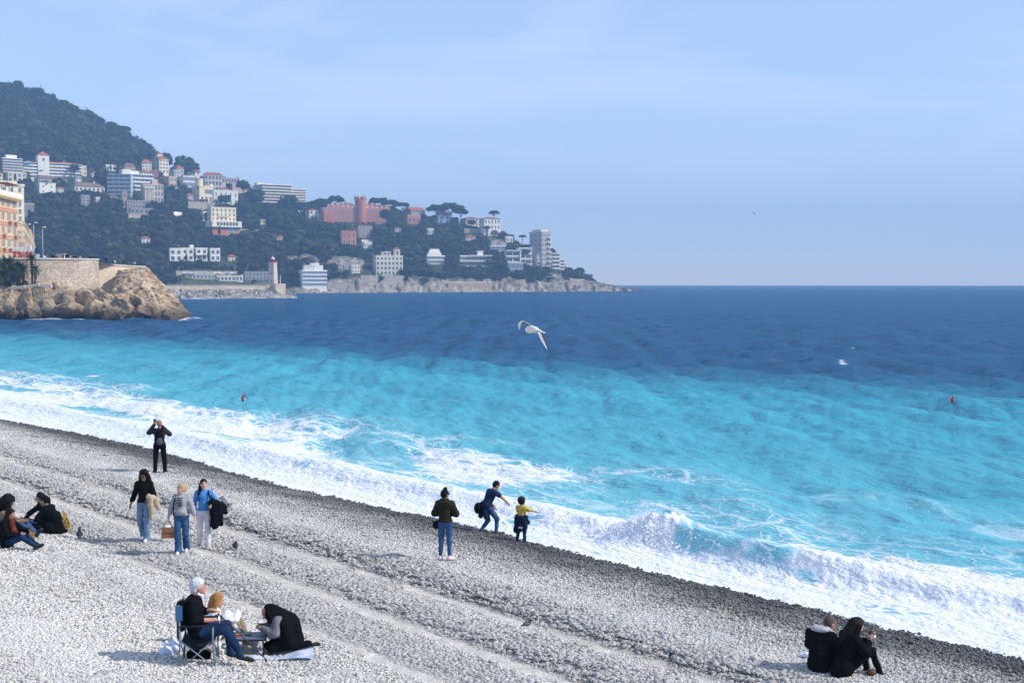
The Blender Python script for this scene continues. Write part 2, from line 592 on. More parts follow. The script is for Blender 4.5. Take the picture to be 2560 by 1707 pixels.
def gravel_nodes(m, rnd_mode, tone=1.0):
    """shared colour logic: each stone its own grey, wet stones by the water darker"""
    nt = m.node_tree; N, L = nt.nodes, nt.links
    b = N['Principled BSDF']
    geo = N.new('ShaderNodeNewGeometry')
    dot = N.new('ShaderNodeVectorMath'); dot.operation = 'DOT_PRODUCT'
    L.new(geo.outputs['Position'], dot.inputs[0]); dot.inputs[1].default_value = (NN[0], NN[1], 0)
    s_ = N.new('ShaderNodeMath'); s_.operation = 'SUBTRACT'; L.new(dot.outputs['Value'], s_.inputs[0]); s_.inputs[1].default_value = float(P0 @ NN)
    nz = N.new('ShaderNodeTexNoise'); nz.inputs['Scale'].default_value = 0.55; nz.inputs['Detail'].default_value = 4
    L.new(geo.outputs['Position'], nz.inputs['Vector'])
    ad = N.new('ShaderNodeMath'); ad.operation = 'MULTIPLY_ADD'; L.new(nz.outputs[0], ad.inputs[0]); ad.inputs[1].default_value = -5.0; L.new(s_.outputs[0], ad.inputs[2])
    wet = N.new('ShaderNodeMapRange'); wet.inputs['From Min'].default_value = -1.4; wet.inputs['From Max'].default_value = 5.0
    wet.interpolation_type = 'SMOOTHSTEP'
    wet.inputs['To Min'].default_value = 1; wet.inputs['To Max'].default_value = 0
    L.new(ad.outputs[0], wet.inputs['Value'])
    if rnd_mode == 'attr':
        at1 = N.new('ShaderNodeAttribute'); at1.attribute_name = 'rnd'
        oi = N.new('ShaderNodeObjectInfo')
        sm = N.new('ShaderNodeMath'); sm.operation = 'ADD'; L.new(at1.outputs['Fac'], sm.inputs[0]); L.new(oi.outputs['Random'], sm.inputs[1])
        fr = N.new('ShaderNodeMath'); fr.operation = 'FRACT'; L.new(sm.outputs[0], fr.inputs[0])
        rv = fr.outputs[0]
    else:
        vo = N.new('ShaderNodeTexVoronoi'); vo.inputs['Scale'].default_value = 26
        L.new(geo.outputs['Position'], vo.inputs['Vector'])
        sp = N.new('ShaderNodeSeparateColor'); L.new(vo.outputs['Color'], sp.inputs[0])
        rv = sp.outputs[0]
        bp = N.new('ShaderNodeBump'); bp.inputs['Strength'].default_value = 0.9; bp.inputs['Distance'].default_value = 0.03; bp.invert = True
        L.new(vo.outputs['Distance'], bp.inputs['Height']); L.new(bp.outputs[0], b.inputs['Normal'])
    cr = N.new('ShaderNodeValToRGB')
    els = cr.color_ramp.elements
    els[0].position = 0; els[0].color = (0.37, 0.37, 0.37, 1)
    els[1].position = 1; els[1].color = (0.58, 0.575, 0.56, 1)
    for p, c in ((0.25, (0.43, 0.425, 0.42)), (0.55, (0.48, 0.475, 0.465)), (0.8, (0.53, 0.525, 0.515)), (0.93, (0.56, 0.55, 0.54)), (0.96, (0.48, 0.41, 0.33))):
        e = els.new(p); e.color = (*c, 1)
    for e in els:
        e.color = (*[min(1, q * tone * w_) for q, w_ in zip(e.color[:3], (1.04, 1.0, 0.93))], 1)
    L.new(rv, cr.inputs[0])
    wetc = N.new('ShaderNodeMix'); wetc.data_type = 'RGBA'; wetc.blend_type = 'MULTIPLY'; wetc.inputs[0].default_value = 1
    L.new(cr.outputs[0], wetc.inputs[6]); wetc.inputs[7].default_value = (0.14, 0.137, 0.132, 1)
    mixc = N.new('ShaderNodeMix'); mixc.data_type = 'RGBA'
    L.new(wet.outputs[0], mixc.inputs[0]); L.new(cr.outputs[0], mixc.inputs[6]); L.new(wetc.outputs[2], mixc.inputs[7])
    if rnd_mode == 'attr':
        L.new(mixc.outputs[2], b.inputs['Base Color'])
    else:
        ta = N.new('ShaderNodeAttribute'); ta.attribute_name = 'tone'
        tm = N.new('ShaderNodeMix'); tm.data_type = 'RGBA'; tm.blend_type = 'MULTIPLY'; tm.inputs[0].default_value = 1
        L.new(mixc.outputs[2], tm.inputs[6]); L.new(ta.outputs['Fac'], tm.inputs[7]); L.new(tm.outputs[2], b.inputs['Base Color'])
    rr = N.new('ShaderNodeMapRange'); rr.inputs['To Min'].default_value = 0.85; rr.inputs['To Max'].default_value = 0.38
    L.new(wet.outputs[0], rr.inputs['Value']); L.new(rr.outputs[0], b.inputs['Roughness'])
    b.inputs['Specular IOR Level'].default_value = 0.35


M_gravel = mat('gravel', (0.4, 0.4, 0.4)); gravel_nodes(M_gravel, 'vor', 1.1)
M_pebble = mat('pebble', (0.45, 0.45, 0.45)); gravel_nodes(M_pebble, 'attr', 1.18)
M_fine = mat('fine_gravel', (0.5, 0.5, 0.5)); gravel_nodes(M_fine, 'attr', 1.36)
M_coarse = mat('coarse_pebble', (0.4, 0.4, 0.4)); gravel_nodes(M_coarse, 'attr', 0.88)  # coarse grey stones, with the shade of the ridge backs put into their tone
M_upper = mat('upper_pebble', (0.5, 0.5, 0.5)); gravel_nodes(M_upper, 'attr', 1.26)

s_ax = np.concatenate([np.arange(-20, -3, 1.0), np.arange(-3, 15, 0.11), np.arange(15, 26, 0.22), np.arange(26, 62, 2.0)])
t_ax = np.concatenate([np.arange(-60, -26, 1.5), np.arange(-26, 40, 0.22), np.arange(40, 70, 0.5), np.arange(70, 140, 3.0)])
S, T = np.meshgrid(s_ax, t_ax, indexing='ij')
X, Y = xy_of(S, T)
beach = obj('beach', np_mesh('beach', np.stack([X, Y, beach_z(S, T)], -1).reshape(-1, 3), grid_faces(len(s_ax), len(t_ax))[:, ::-1], M_gravel, True, {'tone': (1 + 0.45 * bands(S, T)[0] - 0.25 * bands(S, T)[1]).ravel()}))  # tone: paler fine gravel in troughs, landward faces darkened to deepen their shade
tag(beach, 'grey pebble beach with raked ridges running along the water', kind='structure')


# pebbles: clumps of separate stones scattered over the beach (uncountable, one stuff object)
def pebble_clump(n, spread, rmin, rmax, seed):
    g = np.random.default_rng(seed)
    V, FC, RR, o = [], [], [], 0
    bv, bf = ICO1
    for i in range(n):
        r = rmin + (rmax - rmin) * g.random() ** 3.0
        a = g.random() * 6.283
        sx, sy, szz = r * (1.0 + 0.5 * g.random()), r * (0.8 + 0.3 * g.random()), r * (0.40 + 0.22 * g.random())
        v = bv * (1 + 0.12 * (g.random((len(bv), 1)) - 0.5)) * (sx, sy, szz)
        ty = (g.random() - 0.5) * 0.9
        v = v @ np.array([[math.cos(ty), 0, math.sin(ty)], [0, 1, 0], [-math.sin(ty), 0, math.cos(ty)]])
        v = v @ np.array([[math.cos(a), -math.sin(a), 0], [math.sin(a), math.cos(a), 0], [0, 0, 1]])
        q = spread * math.sqrt(g.random()); b = g.random() * 6.283
        v = v + (q * math.cos(b), q * math.sin(b), r * 0.12 + 0.006 * g.random())
        V.append(v); FC.append(bf + o); RR.append(np.full(len(v), g.random())); o += len(v)
    return np.concatenate(V), np.concatenate(FC), np.concatenate(RR)


pts, rots, scls = [], [], []
n_try = 26000
ss = RNG.uniform(-0.1, 24, n_try * 5); tt = RNG.uniform(-32, 60, n_try * 5)
xx, yy = xy_of(ss, tt)
inside = (yy > 14.5) & (np.abs(xx) < yy * 0.43 + 1.2) & (yy < 75)
dens = np.clip(1.15 - yy / 120, 0.55, 1)
keep = inside & (RNG.random(len(ss)) < dens) & (ss > runup(tt) + 0.06)
ss, tt, xx, yy = ss[keep], tt[keep], xx[keep], yy[keep]
zz = beach_z(ss, tt)
e = 0.06
dzs = (beach_z(ss + e, tt) - beach_z(ss - e, tt)) / (2 * e)
dzt = (beach_z(ss, tt + e) - beach_z(ss, tt - e)) / (2 * e)
nx = -(dzs * NN[0] + dzt * UU[0]); ny = -(dzs * NN[1] + dzt * UU[1])
sz = (0.85 + 0.3 * RNG.random(len(ss))) * (1 + 0.008 * (yy - 20).clip(0, 60))
pale_, coarse_ = bands(ss, tt)
sz *= 1 - 0.25 * pale_ + 0.30 * coarse_
steep = np.clip(-dzs * 2.2, 0, 1)
sz *= 1 + 0.55 * steep
wetzone = sstep(7.5, 4.0, ss)
sz *= 1 + 0.35 * wetzone
pts = np.stack([xx, yy, zz], -1)
rots = np.stack([-ny, nx, RNG.random(len(ss)) * 6.283], -1)          # small tilt to the slope, any turn
scls = np.stack([np.ones_like(sz) * (0.9 + 0.0 * sz), np.ones_like(sz) * 0.9, np.ones_like(sz)], -1) * sz[:, None]
up_beach = 0.75 * sstep(12.8, 15.5, ss) * sstep(0.42, 0.58, fbm(ss * 0.5, tt * 0.25, 92, 3))
pale = (pale_ + 0.9 * (RNG.random(len(ss)) - 0.5)) > 0.55
mid = ~pale & ((up_beach + 0.5 * (RNG.random(len(ss)) - 0.5)) > 0.40)
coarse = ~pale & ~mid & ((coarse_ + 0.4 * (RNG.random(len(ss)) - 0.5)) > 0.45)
rest = ~pale & ~coarse & ~mid
near_pale = np.maximum(bands(ss + 0.12, tt)[0], bands(ss - 0.12, tt)[0]) + 0.5 * (RNG.random(len(ss)) - 0.5) > 0.62
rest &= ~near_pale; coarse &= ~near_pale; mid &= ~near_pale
pebs = scatter('pebbles', [pebble_clump(150, 0.27, 0.008, 0.036, 100 + i) for i in range(6)], pts[rest], rots[rest], scls[rest], M_pebble)
tag(pebs, 'loose grey pebbles covering the beach')
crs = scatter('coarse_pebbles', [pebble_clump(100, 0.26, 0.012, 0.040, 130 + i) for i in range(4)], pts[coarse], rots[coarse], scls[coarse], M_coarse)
tag(crs, 'coarser grey pebbles on the steep sides of the ridges, toned darker for shade')
fine = scatter('fine_gravel', [pebble_clump(260, 0.31, 0.004, 0.010, 150 + i) for i in range(4)], pts[pale], rots[pale], scls[pale], M_fine)
tag(fine, 'fine pale gravel in the raked troughs')
upp = scatter('pale_pebbles', [pebble_clump(150, 0.27, 0.008, 0.036, 170 + i) for i in range(4)], pts[mid], rots[mid], scls[mid], M_upper)
tag(upp, 'paler dry pebbles high on the beach')

# ================================================================== SEA
def s_break(t):
    return -2.9 + 0.7 * (fbm(t * 0.12, t * 0 + 9, 33, 3) - 0.5) - 0.9 * sstep(-8, -14, t) - 0.5 * sstep(20, 45, t)


def build_sea():
    ks = [2.0]
    k = 5.6
    rows = []
    while k < 1250:
        rows.append(24000.0 / k)
        k += 1.1 if k < 40 else (1.5 if k < 150 else (1.9 if k < 500 else 2.4))
    rr = np.array([4000.0, 3300, 2700] + [q for q in rows if q < 2400])[::-1]
    az = np.concatenate([np.linspace(-40, -23, 60)[:-1], np.linspace(-23, 23, 800), np.linspace(23, 48, 90)[1:]])
    az = np.radians(az)
    Rr, Az = np.meshgrid(rr, az, indexing='ij')
    X = Rr * np.sin(Az); Y = Rr * np.cos(Az)
    s, t = st_of(X, Y)
    dr = np.gradient(rr)[:, None]
    off = -s                                             # metres out from the shore
    # open-water waves, dropped where the grid is too coarse to hold them
    g = np.random.default_rng(5)
    z = np.zeros_like(X)
    near = sstep(2.5, 9, off) * (1 + 0.75 * sstep(12, 55, off))
    for i in range(44):
        lam = 0.7 * (13 / 0.7) ** (i / 43.0)
        th = math.atan2(NN[1], NN[0]) + g.normal(0, 0.55)
        kx, ky = math.cos(th) * 2 * math.pi / lam, math.sin(th) * 2 * math.pi / lam
        a = 0.0072 * lam ** 0.82 * (0.6 + 0.8 * g.random())
        ok = sstep(1.6, 3.2, lam / (dr * (0.35 + 0.65 * abs(math.sin(th)))))
        ph = kx * X + ky * Y + g.random() * 6.283 + 1.3 * fbm(X / (lam * 5), Y / (lam * 5), 60 + i, 1) * 3
        w = np.sin(ph)
        z += a * ok * near * (w + 0.32 * np.sin(2 * ph + 1.57) * 0.6)
    gust = 0.55 + 0.9 * fbm(X / 60, Y / 25, 77, 3)
    z *= gust
    # swell rising towards the beach
    for so, amp, wd in ((-7.5, 0.13, 1.4), (-13.5, 0.15, 2.4), (-22, 0.15, 3.6), (-33, 0.12, 4.5)):
        u = s - so - 2.2 * (fbm(t * 0.07, t * 0 + so, 41, 3) - 0.5)
        z += amp * (0.35 + 1.0 * vnoise(t * 0.09 + so, t * 0, 42)) * np.exp(-(u / wd) ** 2)
    # the breaking wave
    sb = s_break(t); u = s - sb
    hb = 0.62 * sstep(-13.5, -8.5, t) * sstep(-1.0, -3.6, t) + 0.34 * sstep(-4, -1, t) * (1 - 0.35 * sstep(18, 36, t)) + 0.30 * (1 - sstep(-13.5, -9.5, t))
    hb = hb * (0.85 + 0.4 * fbm(t * 0.5, t * 0, 43, 3))
    front = np.where(t < -3, 0.5, 0.75)
    wave = hb * np.where(u < 0, np.exp(-(u / 1.5) ** 2), np.exp(-(u / front) ** 2.0))
    z = z * sstep(1.0, 7, off) + wave
    # swash: thin white sheet sliding up the stones
    bz = beach_z(s, t, False)
    ru = runup(t)
    film = bz + 0.035 + 0.05 * sstep(0.0, -1.6, s - ru)
    z = np.maximum(z, np.where(s < ru, film, -9))
    z = np.where(s >= ru, bz - 0.05 - 0.5 * (s - ru), z)
    # ---------------- foam amount 0..1+
    n1 = fbm(s * 0.55, t * 0.30, 51, 4); n2 = fbm(s * 1.6, t * 0.9, 52, 4); n3 = fbm(s * 0.22, t * 0.09, 53, 3)
    edge = s - sb
    dense = sstep(-0.25, 0.55, edge + 0.5 * (n2 - 0.5))                       # everything shoreward of the break
    face = np.exp(-((edge - 0.35) / 0.45) ** 2) * sstep(-12.5, -9, t) * sstep(-2.8, -4.5, t)
    dense = dense * (1 - 0.72 * face)
    bore = sstep(-3.2, -1.2, t) * sstep(-1.5 - 0.9 * n1, -0.2, edge) * (0.55 + 0.8 * n2)
    splash = np.exp(-((t + 2.6) / 1.3) ** 2) * np.exp(-((edge + 0.1) / 0.9) ** 2)
    right = (1 - sstep(-12, -8.5, t)) * sstep(-2.8, -0.4, edge) * (0.25 + 0.9 * n2)
    lace = np.exp(-((off - 3.4).clip(0, 99) / 7.6) ** 2) * (0.42 + 1.2 * sstep(0.40, 0.62, n3) + 0.5 * (n1 - 0.5)) * 0.66
    far_lace = 0.36 * sstep(0.54, 0.68, n3) * sstep(18, 10, off)
    foam = np.maximum.reduce([dense, bore, splash, right, lace, far_lace])
    holes = sstep(0.64, 0.78, fbm(s * 1.1, t * 0.55, 54, 4)) * sstep(-0.2, 0.6, edge)
    foam = foam * (1 - 0.45 * holes)
    wet_gap = sstep(26, 32, t) * (1 - sstep(50, 60, t)) * sstep(-1.5, -0.4, s - ru) # bare grey stones under thin water at the far left
    foam = foam * (1 - 0.75 * wet_gap * sstep(0.42, 0.55, fbm(s * 0.5, t * 0.2, 57, 3)))
    # white horses out at sea
    caps = np.zeros_like(X)
    for cpx, cpy, cw in ((870, 845, 1.0), (1165, 900, 0.8), (2122, 869, 0.6), (2108, 907, 0.5), (240, 945, 0.9), (660, 846, 0.6)):
        cp = on_z(cpx, cpy, 0)
        caps = np.maximum(caps, np.exp(-((X - cp.x) / cw) ** 2 - ((Y - cp.y) / 0.7) ** 2) * (0.5 + 0.8 * fbm(X * 1.2, Y * 1.2, 58, 2)))
    foam = np.maximum(foam, caps * 0.9)
    # surf round the rocks
    rough = sstep(0.35, 0.8, foam) * sstep(1.6, 0.2, np.abs(edge + 0.1) - 0.3)
    z += rough * (0.11 * (fbm(s * 2.2, t * 2.2, 61, 3) - 0.45) + 0.04 * (vnoise(s * 7, t * 7, 62) - 0.5)) * np.clip(hb * 3, 0.3, 1.4)
    z += splash * (0.03 + 0.22 * fbm(s * 2.0, t * 2.0, 63, 3) + 0.2 * vnoise(s * 6, t * 6, 64))
    sx_ = (X - -80.0) / 24.0
    surf = np.exp(-((Y - (266.5 + 2.0 * (fbm(X / 4.0, Y * 0, 66, 3) - 0.5) * 4)) / 2.6) ** 2) * sstep(-105, -96, X) * sstep(-62, -68, X) * (0.35 + 0.9 * fbm(X / 3.0, Y / 3.0, 67, 3))
    surf2 = np.exp(-((Y - 603.0) / 5.0) ** 2) * sstep(-178, -168, X) * sstep(-104, -110, X) * fbm(X / 4.0, Y / 3.0, 68, 3) * 0.9
    tipx = (1580 - CX) / F * Y
    surf3 = np.exp(-((Y - 1185) / 14.0) ** 2) * np.exp(-((X - tipx) / 14.0) ** 2)
    foam = np.maximum.reduce([foam, surf, surf2, surf3])
    # ---------------- turquoise river plume along the shore
    bound = 49.5 - 0.10 * (t - 30).clip(-60, 160) + 6 * (fbm(t * 0.02, t * 0, 71, 3) - 0.5) + 5 * (fbm(t * 0.05, s * 0.10, 72, 4) - 0.5)
    turb = sstep(17, -13, off - bound) * 0.8 + 0.2 * sstep(30, -10, off - bound)
    turb = turb * (0.85 + 0.3 * fbm(t * 0.03, s * 0.12, 73, 3))
    shal = np.exp(-off.clip(0, 99) / 20.0)
    V = np.stack([X, Y, z], -1).reshape(-1, 3)
    A = {'foam': foam.ravel(), 'turb': turb.ravel(), 'shal': shal.ravel(), 'dist': Rr.ravel()}
    keep = (s < ru + 0.8).ravel()
    fc = grid_faces(len(rr), len(az), keep)[:, ::-1]
    V, fc, A = compact(V, fc, A)
    return V, fc, A


M_sea = mat('sea_water', (0.01, 0.05, 0.12), rough=0.16, spec=0.12)


def sea_nodes(m):
    nt = m.node_tree; N, L = nt.nodes, nt.links
    b = N['Principled BSDF']; out = N['Material Output']
    b.inputs['IOR'].default_value = 1.25

    def attr(n):
        a = N.new('ShaderNodeAttribute'); a.attribute_name = n; return a.outputs['Fac']

    def math_(op, a, b_=None, c=None, clamp=False):
        q = N.new('ShaderNodeMath'); q.operation = op; q.use_clamp = clamp
        for i, v in enumerate((a, b_, c)):
            if v is None: continue
            if isinstance(v, (int, float)): q.inputs[i].default_value = v
            else: L.new(v, q.inputs[i])
        return q.outputs[0]

    def mixc(f, a, c):
        q = N.new('ShaderNodeMix'); q.data_type = 'RGBA'
        if isinstance(f, float): q.inputs[0].default_value = f
        else: L.new(f, q.inputs[0])
        for i, v in ((6, a), (7, c)):
            if isinstance(v, tuple): q.inputs[i].default_value = (*v, 1)
            else: L.new(v, q.inputs[i])
        return q.outputs[2]
    geo = N.new('ShaderNodeNewGeometry')
    # shore-aligned coordinates
    mp = N.new('ShaderNodeMapping'); mp.vector_type = 'TEXTURE'
    mp.inputs['Rotation'].default_value = (0, 0, math.atan2(UU[1], UU[0]))
    L.new(geo.outputs['Position'], mp.inputs['Vector'])
    shore = mp.outputs[0]

    def noise(vec, scale, detail=4, sx=1, sy=1, dist=0.0):
        m2 = N.new('ShaderNodeMapping'); m2.inputs['Scale'].default_value = (sx, sy, 1); L.new(vec, m2.inputs['Vector'])
        q = N.new('ShaderNodeTexNoise'); q.inputs['Scale'].default_value = scale; q.inputs['Detail'].default_value = detail; q.inputs['Distortion'].default_value = dist
        L.new(m2.outputs[0], q.inputs['Vector']); return q.outputs[0], q.outputs[1]
    turb, shal, foam = attr('turb'), attr('shal'), attr('foam')
    n_big, _ = noise(geo.outputs['Position'], 0.035, 3)
    deep = mixc(n_big, (0.001, 0.054, 0.140), (0.002, 0.090, 0.20))
    turq = mixc(n_big, (0.022, 0.275, 0.37), (0.034, 0.345, 0.445))
    turq = mixc(shal, turq, (0.14, 0.48, 0.54))
    water = mixc(math_('MULTIPLY', turb, 1.0, clamp=True), deep, turq)
    # foam lace: thin curved strands of a warped cell pattern, thickening where there is more foam
    _, wc = noise(shore, 0.9, 3, 0.55, 1.0)
    wv = N.new('ShaderNodeVectorMath'); wv.operation = 'MULTIPLY_ADD'
    L.new(wc, wv.inputs[0]); wv.inputs[1].default_value = (1.5, 1.1, 0); L.new(shore, wv.inputs[2])

    def cells(scale, sx):
        m3 = N.new('ShaderNodeMapping'); m3.inputs['Scale'].default_value = (sx, 1, 0.0); L.new(wv.outputs[0], m3.inputs['Vector'])
        v = N.new('ShaderNodeTexVoronoi'); v.feature = 'DISTANCE_TO_EDGE'; v.inputs['Scale'].default_value = scale
        L.new(m3.outputs[0], v.inputs['Vector']); return v.outputs['Distance']
    c1, c2 = cells(0.75, 0.45), cells(2.1, 0.6)
    l1 = math_('SUBTRACT', math_('MULTIPLY', foam, 0.33), c1)
    l2 = math_('SUBTRACT', math_('MULTIPLY', foam, 0.30), c2)
    lace = math_('MAXIMUM', math_('MULTIPLY', l1, 9.0), math_('MULTIPLY', l2, 8.0))
    fn, _ = noise(shore, 3.2, 5, 0.7, 1.0, 0.4)
    full = math_('MULTIPLY', math_('SUBTRACT', math_('MULTIPLY_ADD', math_('SUBTRACT', fn, 0.5), 0.9, foam), 0.62), 4.5)
    gate = math_('MULTIPLY', math_('SUBTRACT', foam, 0.10), 6.0, clamp=True)
    fm = math_('MULTIPLY', math_('MAXIMUM', math_('MULTIPLY', lace, 0.85), full, clamp=True), gate, clamp=True)
    fm = math_('MINIMUM', math_('MAXIMUM', fm, 0.0), 1.0)
    # milky aerated water under and between the foam
    milky = math_('MULTIPLY', math_('MULTIPLY', foam, 0.55, clamp=True), shal, clamp=True)
    water = mixc(milky, water, (0.42, 0.66, 0.74))
    col = mixc(fm, water, (0.74, 0.76, 0.79))
    L.new(col, b.inputs['Base Color'])
    ro = N.new('ShaderNodeMapRange'); ro.inputs['To Min'].default_value = 0.13; ro.inputs['To Max'].default_value = 0.85
    L.new(fm, ro.inputs['Value']); L.new(ro.outputs[0], b.inputs['Roughness'])
    # small ripples (near) and wind chop (far)
    w1, _ = noise(shore, 1.6, 4, 0.7, 1.3, 0.3)
    w2, _ = noise(geo.outputs['Position'], 0.16, 5, 0.55, 1.0, 0.5)
    w3, _ = noise(shore, 5.5, 3, 0.7, 1.2, 0.3)
    fb, _ = noise(geo.outputs['Position'], 6.0, 4)
    dist = attr('dist')
    farf = N.new('ShaderNodeMapRange'); farf.inputs['From Min'].default_value = 40; farf.inputs['From Max'].default_value = 260; L.new(dist, farf.inputs['Value'])
    h = math_('ADD', math_('MULTIPLY_ADD', w3, 0.06, math_('MULTIPLY', w1, 0.27)), math_('MULTIPLY', math_('MULTIPLY', w2, farf.outputs[0]), 5.0))
    h = math_('ADD', h, math_('MULTIPLY', math_('MULTIPLY', fb, fm), 0.10))
    bp = N.new('ShaderNodeBump'); bp.inputs['Strength'].default_value = 0.75; bp.inputs['Distance'].default_value = 1.0
    L.new(h, bp.inputs['Height'])
    # body colour of the water plus a sky reflection that rough water keeps weak even at grazing view
    df = N.new('ShaderNodeBsdfDiffuse'); L.new(col, df.inputs['Color']); L.new(bp.outputs[0], df.inputs['Normal'])
    gs = N.new('ShaderNodeBsdfGlossy'); L.new(ro.outputs[0], gs.inputs['Roughness']); L.new(bp.outputs[0], gs.inputs['Normal'])
    fz = N.new('ShaderNodeFresnel'); fz.inputs['IOR'].default_value = 1.33; L.new(bp.outputs[0], fz.inputs['Normal'])
    fc = math_('MINIMUM', math_('MULTIPLY', fz.outputs[0], 0.5), 0.17)
    fc = math_('MULTIPLY', fc, math_('SUBTRACT', 1.0, math_('MULTIPLY', fm, 0.9)))
    ms = N.new('ShaderNodeMixShader'); L.new(fc, ms.inputs[0]); L.new(df.outputs[0], ms.inputs[1]); L.new(gs.outputs[0], ms.inputs[2])
    L.new(ms.outputs[0], out.inputs['Surface'])


sea_nodes(M_sea)
sv, sf, sa = build_sea()
sea = obj('sea', np_mesh('sea', sv, sf, M_sea, True, sa))
tag(sea, 'sea with white surf at the shore, turquoise shallows and dark blue water beyond', kind='structure')

# spray thrown up by the breaking wave
M_foam = mat('spray_foam', (0.9, 0.91, 0.93), rough=0.9)


def build_spray():
    g = np.random.default_rng(9)
    V, FC, o = [], [], 0
    bv, bf = ICO1

    def drop(s, t, z, r):
        nonlocal o
        x, y = xy_of(s, t)
        V.append(bv * (r * (0.7 + 0.6 * g.random(3))) + (x, y, z)); FC.append(bf + o); o += len(bv)
    for i in range(5200):                                  # the plume
        t = -2.6 + g.normal(0, 0.8); env = math.exp(-((t + 2.6) / 1.15) ** 2)
        h = min(abs(g.normal(0, 0.36)), 0.62) * env * (0.6 + 0.8 * float(vnoise(t * 3.0, 0.0, 95)))
        drop(float(s_break(np.array(t))) + g.normal(0.1, 0.34), t, 0.20 + h * 1.25, (0.034 * (1 - 1.3 * h) * g.random() ** 2 + 0.008) * (1.2 if g.random() < 0.3 else 0.7))
    for i in range(1800):                                  # ragged lip along the crest and the bore
        t = g.uniform(-12.5, 26)
        k = 0.4 if t > -1 else 0.62
        drop(float(s_break(np.array(t))) + g.normal(0.35, 0.3), t, k * (0.35 + 0.6 * g.random()) + abs(g.normal(0, 0.05)), 0.007 + 0.016 * g.random() ** 3)
    return np.concatenate(V), np.concatenate(FC)


spv, spf = build_spray()
spray = obj('sea_spray', np_mesh('sea_spray', spv, spf, M_foam))
tag(spray, 'white spray and flying drops above the breaking wave', kind='stuff')

# ================================================================== THE WOODED HEADLAND ACROSS THE BAY
_px = np.array([-900, -300, 0, 33, 109, 174, 218, 261, 316, 359, 392, 420, 450, 480, 545, 600, 640, 700, 762, 816, 900, 980, 1030, 1090, 1165, 1250, 1300, 1340, 1380, 1400, 1440, 1480, 1520, 1560, 1590, 1610.])
_py = np.array([150, 190, 226, 229, 253, 280, 293, 318, 346, 374, 394, 414, 432, 446, 458, 474, 484, 504, 516, 526, 532, 530, 538, 552, 566, 585, 606, 628, 648, 658, 686, 703, 712, 718, 724, 731.])
_D0 = (np.array([-900, 0, 400, 700, 900, 1100, 1300, 1578, 1620]), np.array([800, 830, 870, 945, 990, 1040, 1090, 1190, 1200.]))
_W = (np.array([-900, 0, 400, 700, 1000, 1200, 1350, 1450, 1520, 1578, 1620]), np.array([520, 470, 400, 320, 250, 180, 110, 60, 34, 14, 8.]))


def terr_col(px):
    d0 = np.interp(px, *_D0); w = np.interp(px, *_W)
    zr = CAMH + (HY - np.interp(px, _px, _py)) / F * (d0 + w)
    return d0, w, np.maximum(zr, 1.5)


def terr_z(px, t):
    d0, w, zr = terr_col(px)
    cl = np.minimum((2.0 + 5.0 * sstep(720, 800, px)) + 7.0 * (fbm(np.asarray(px) / 60.0, 0 * np.asarray(px), 81, 3) - 0.5), zr * 0.75)
    f = cl * sstep(0.0, 0.045, t) + (zr - cl) * np.clip(t, 0, 1) ** 0.93
    back = 1 - 0.55 * sstep(1.0, 2.2, t)
    return np.where(t < 0, 40 * t, f * back), d0 + t * w


def terr_at(px, py):
    """terrain point seen at a photo pixel"""
    ts = np.linspace(0.0, 1.02, 400)
    z, d = terr_z(np.full(400, float(px)), ts)
    y = HY - F * (z - CAMH) / d
    i = int(np.argmax(y <= py)) if (y <= py).any() else 399
    return at(px, py, float(d[i])), float(ts[i])


ROCKS_PX = [(245, 545, 34, 13), (760, 655, 70, 22), (860, 660, 60, 22), (1305, 600, 22, 22), (1190, 600, 40, 10), (290, 500, 30, 9), (1240, 610, 40, 12), (520, 528, 40, 8), (1360, 690, 60, 8), (1440, 712, 90, 12), (430, 545, 30, 8)]


def rocky(px, py, z):
    a = sstep(13.0, 7.0, z - 4 * (fbm(px / 14.0, py / 5.0, 83, 3) - 0.5) * 2)
    a = a * (0.15 + 0.85 * sstep(700, 780, px))
    for cx, cy, rx, ry in ROCKS_PX:
        q = ((px - cx) / rx) ** 2 + ((py - cy) / ry) ** 2
        a = np.maximum(a, sstep(1.3, 0.3, q + 1.1 * (fbm(px / 8.0, py / 8.0, 84, 3) - 0.5)))
    return a


M_hill = mat('hillside', (0.06, 0.075, 0.035), rough=0.95, spec=0.1)
_nt = M_hill.node_tree
_at = _nt.nodes.new('ShaderNodeAttribute'); _at.attribute_name = 'rock'
_co = _nt.nodes.new('ShaderNodeNewGeometry')
_no = _nt.nodes.new('ShaderNodeTexNoise'); _no.inputs['Scale'].default_value = 0.22; _no.inputs['Detail'].default_value = 6; _no.inputs['Roughness'].default_value = 0.7
_nt.links.new(_co.outputs['Position'], _no.inputs['Vector'])
_r1 = _nt.nodes.new('ShaderNodeValToRGB'); _r1.color_ramp.elements[0].color = (0.11, 0.095, 0.08, 1); _r1.color_ramp.elements[1].color = (0.47, 0.40, 0.32, 1)
_r1.color_ramp.elements[0].position = 0.35; _r1.color_ramp.elements[1].position = 0.62
_r2 = _nt.nodes.new('ShaderNodeValToRGB'); _r2.color_ramp.elements[0].color = (0.022, 0.034, 0.014, 1); _r2.color_ramp.elements[1].color = (0.085, 0.095, 0.04, 1)
_mx = _nt.nodes.new('ShaderNodeMix'); _mx.data_type = 'RGBA'
_nt.links.new(_no.outputs[0], _r1.inputs[0]); _nt.links.new(_no.outputs[0], _r2.inputs[0])
_nt.links.new(_at.outputs['Fac'], _mx.inputs[0]); _nt.links.new(_r2.outputs[0], _mx.inputs[6]); _nt.links.new(_r1.outputs[0], _mx.inputs[7])
_nt.links.new(_mx.outputs[2], _nt.nodes['Principled BSDF'].inputs['Base Color'])
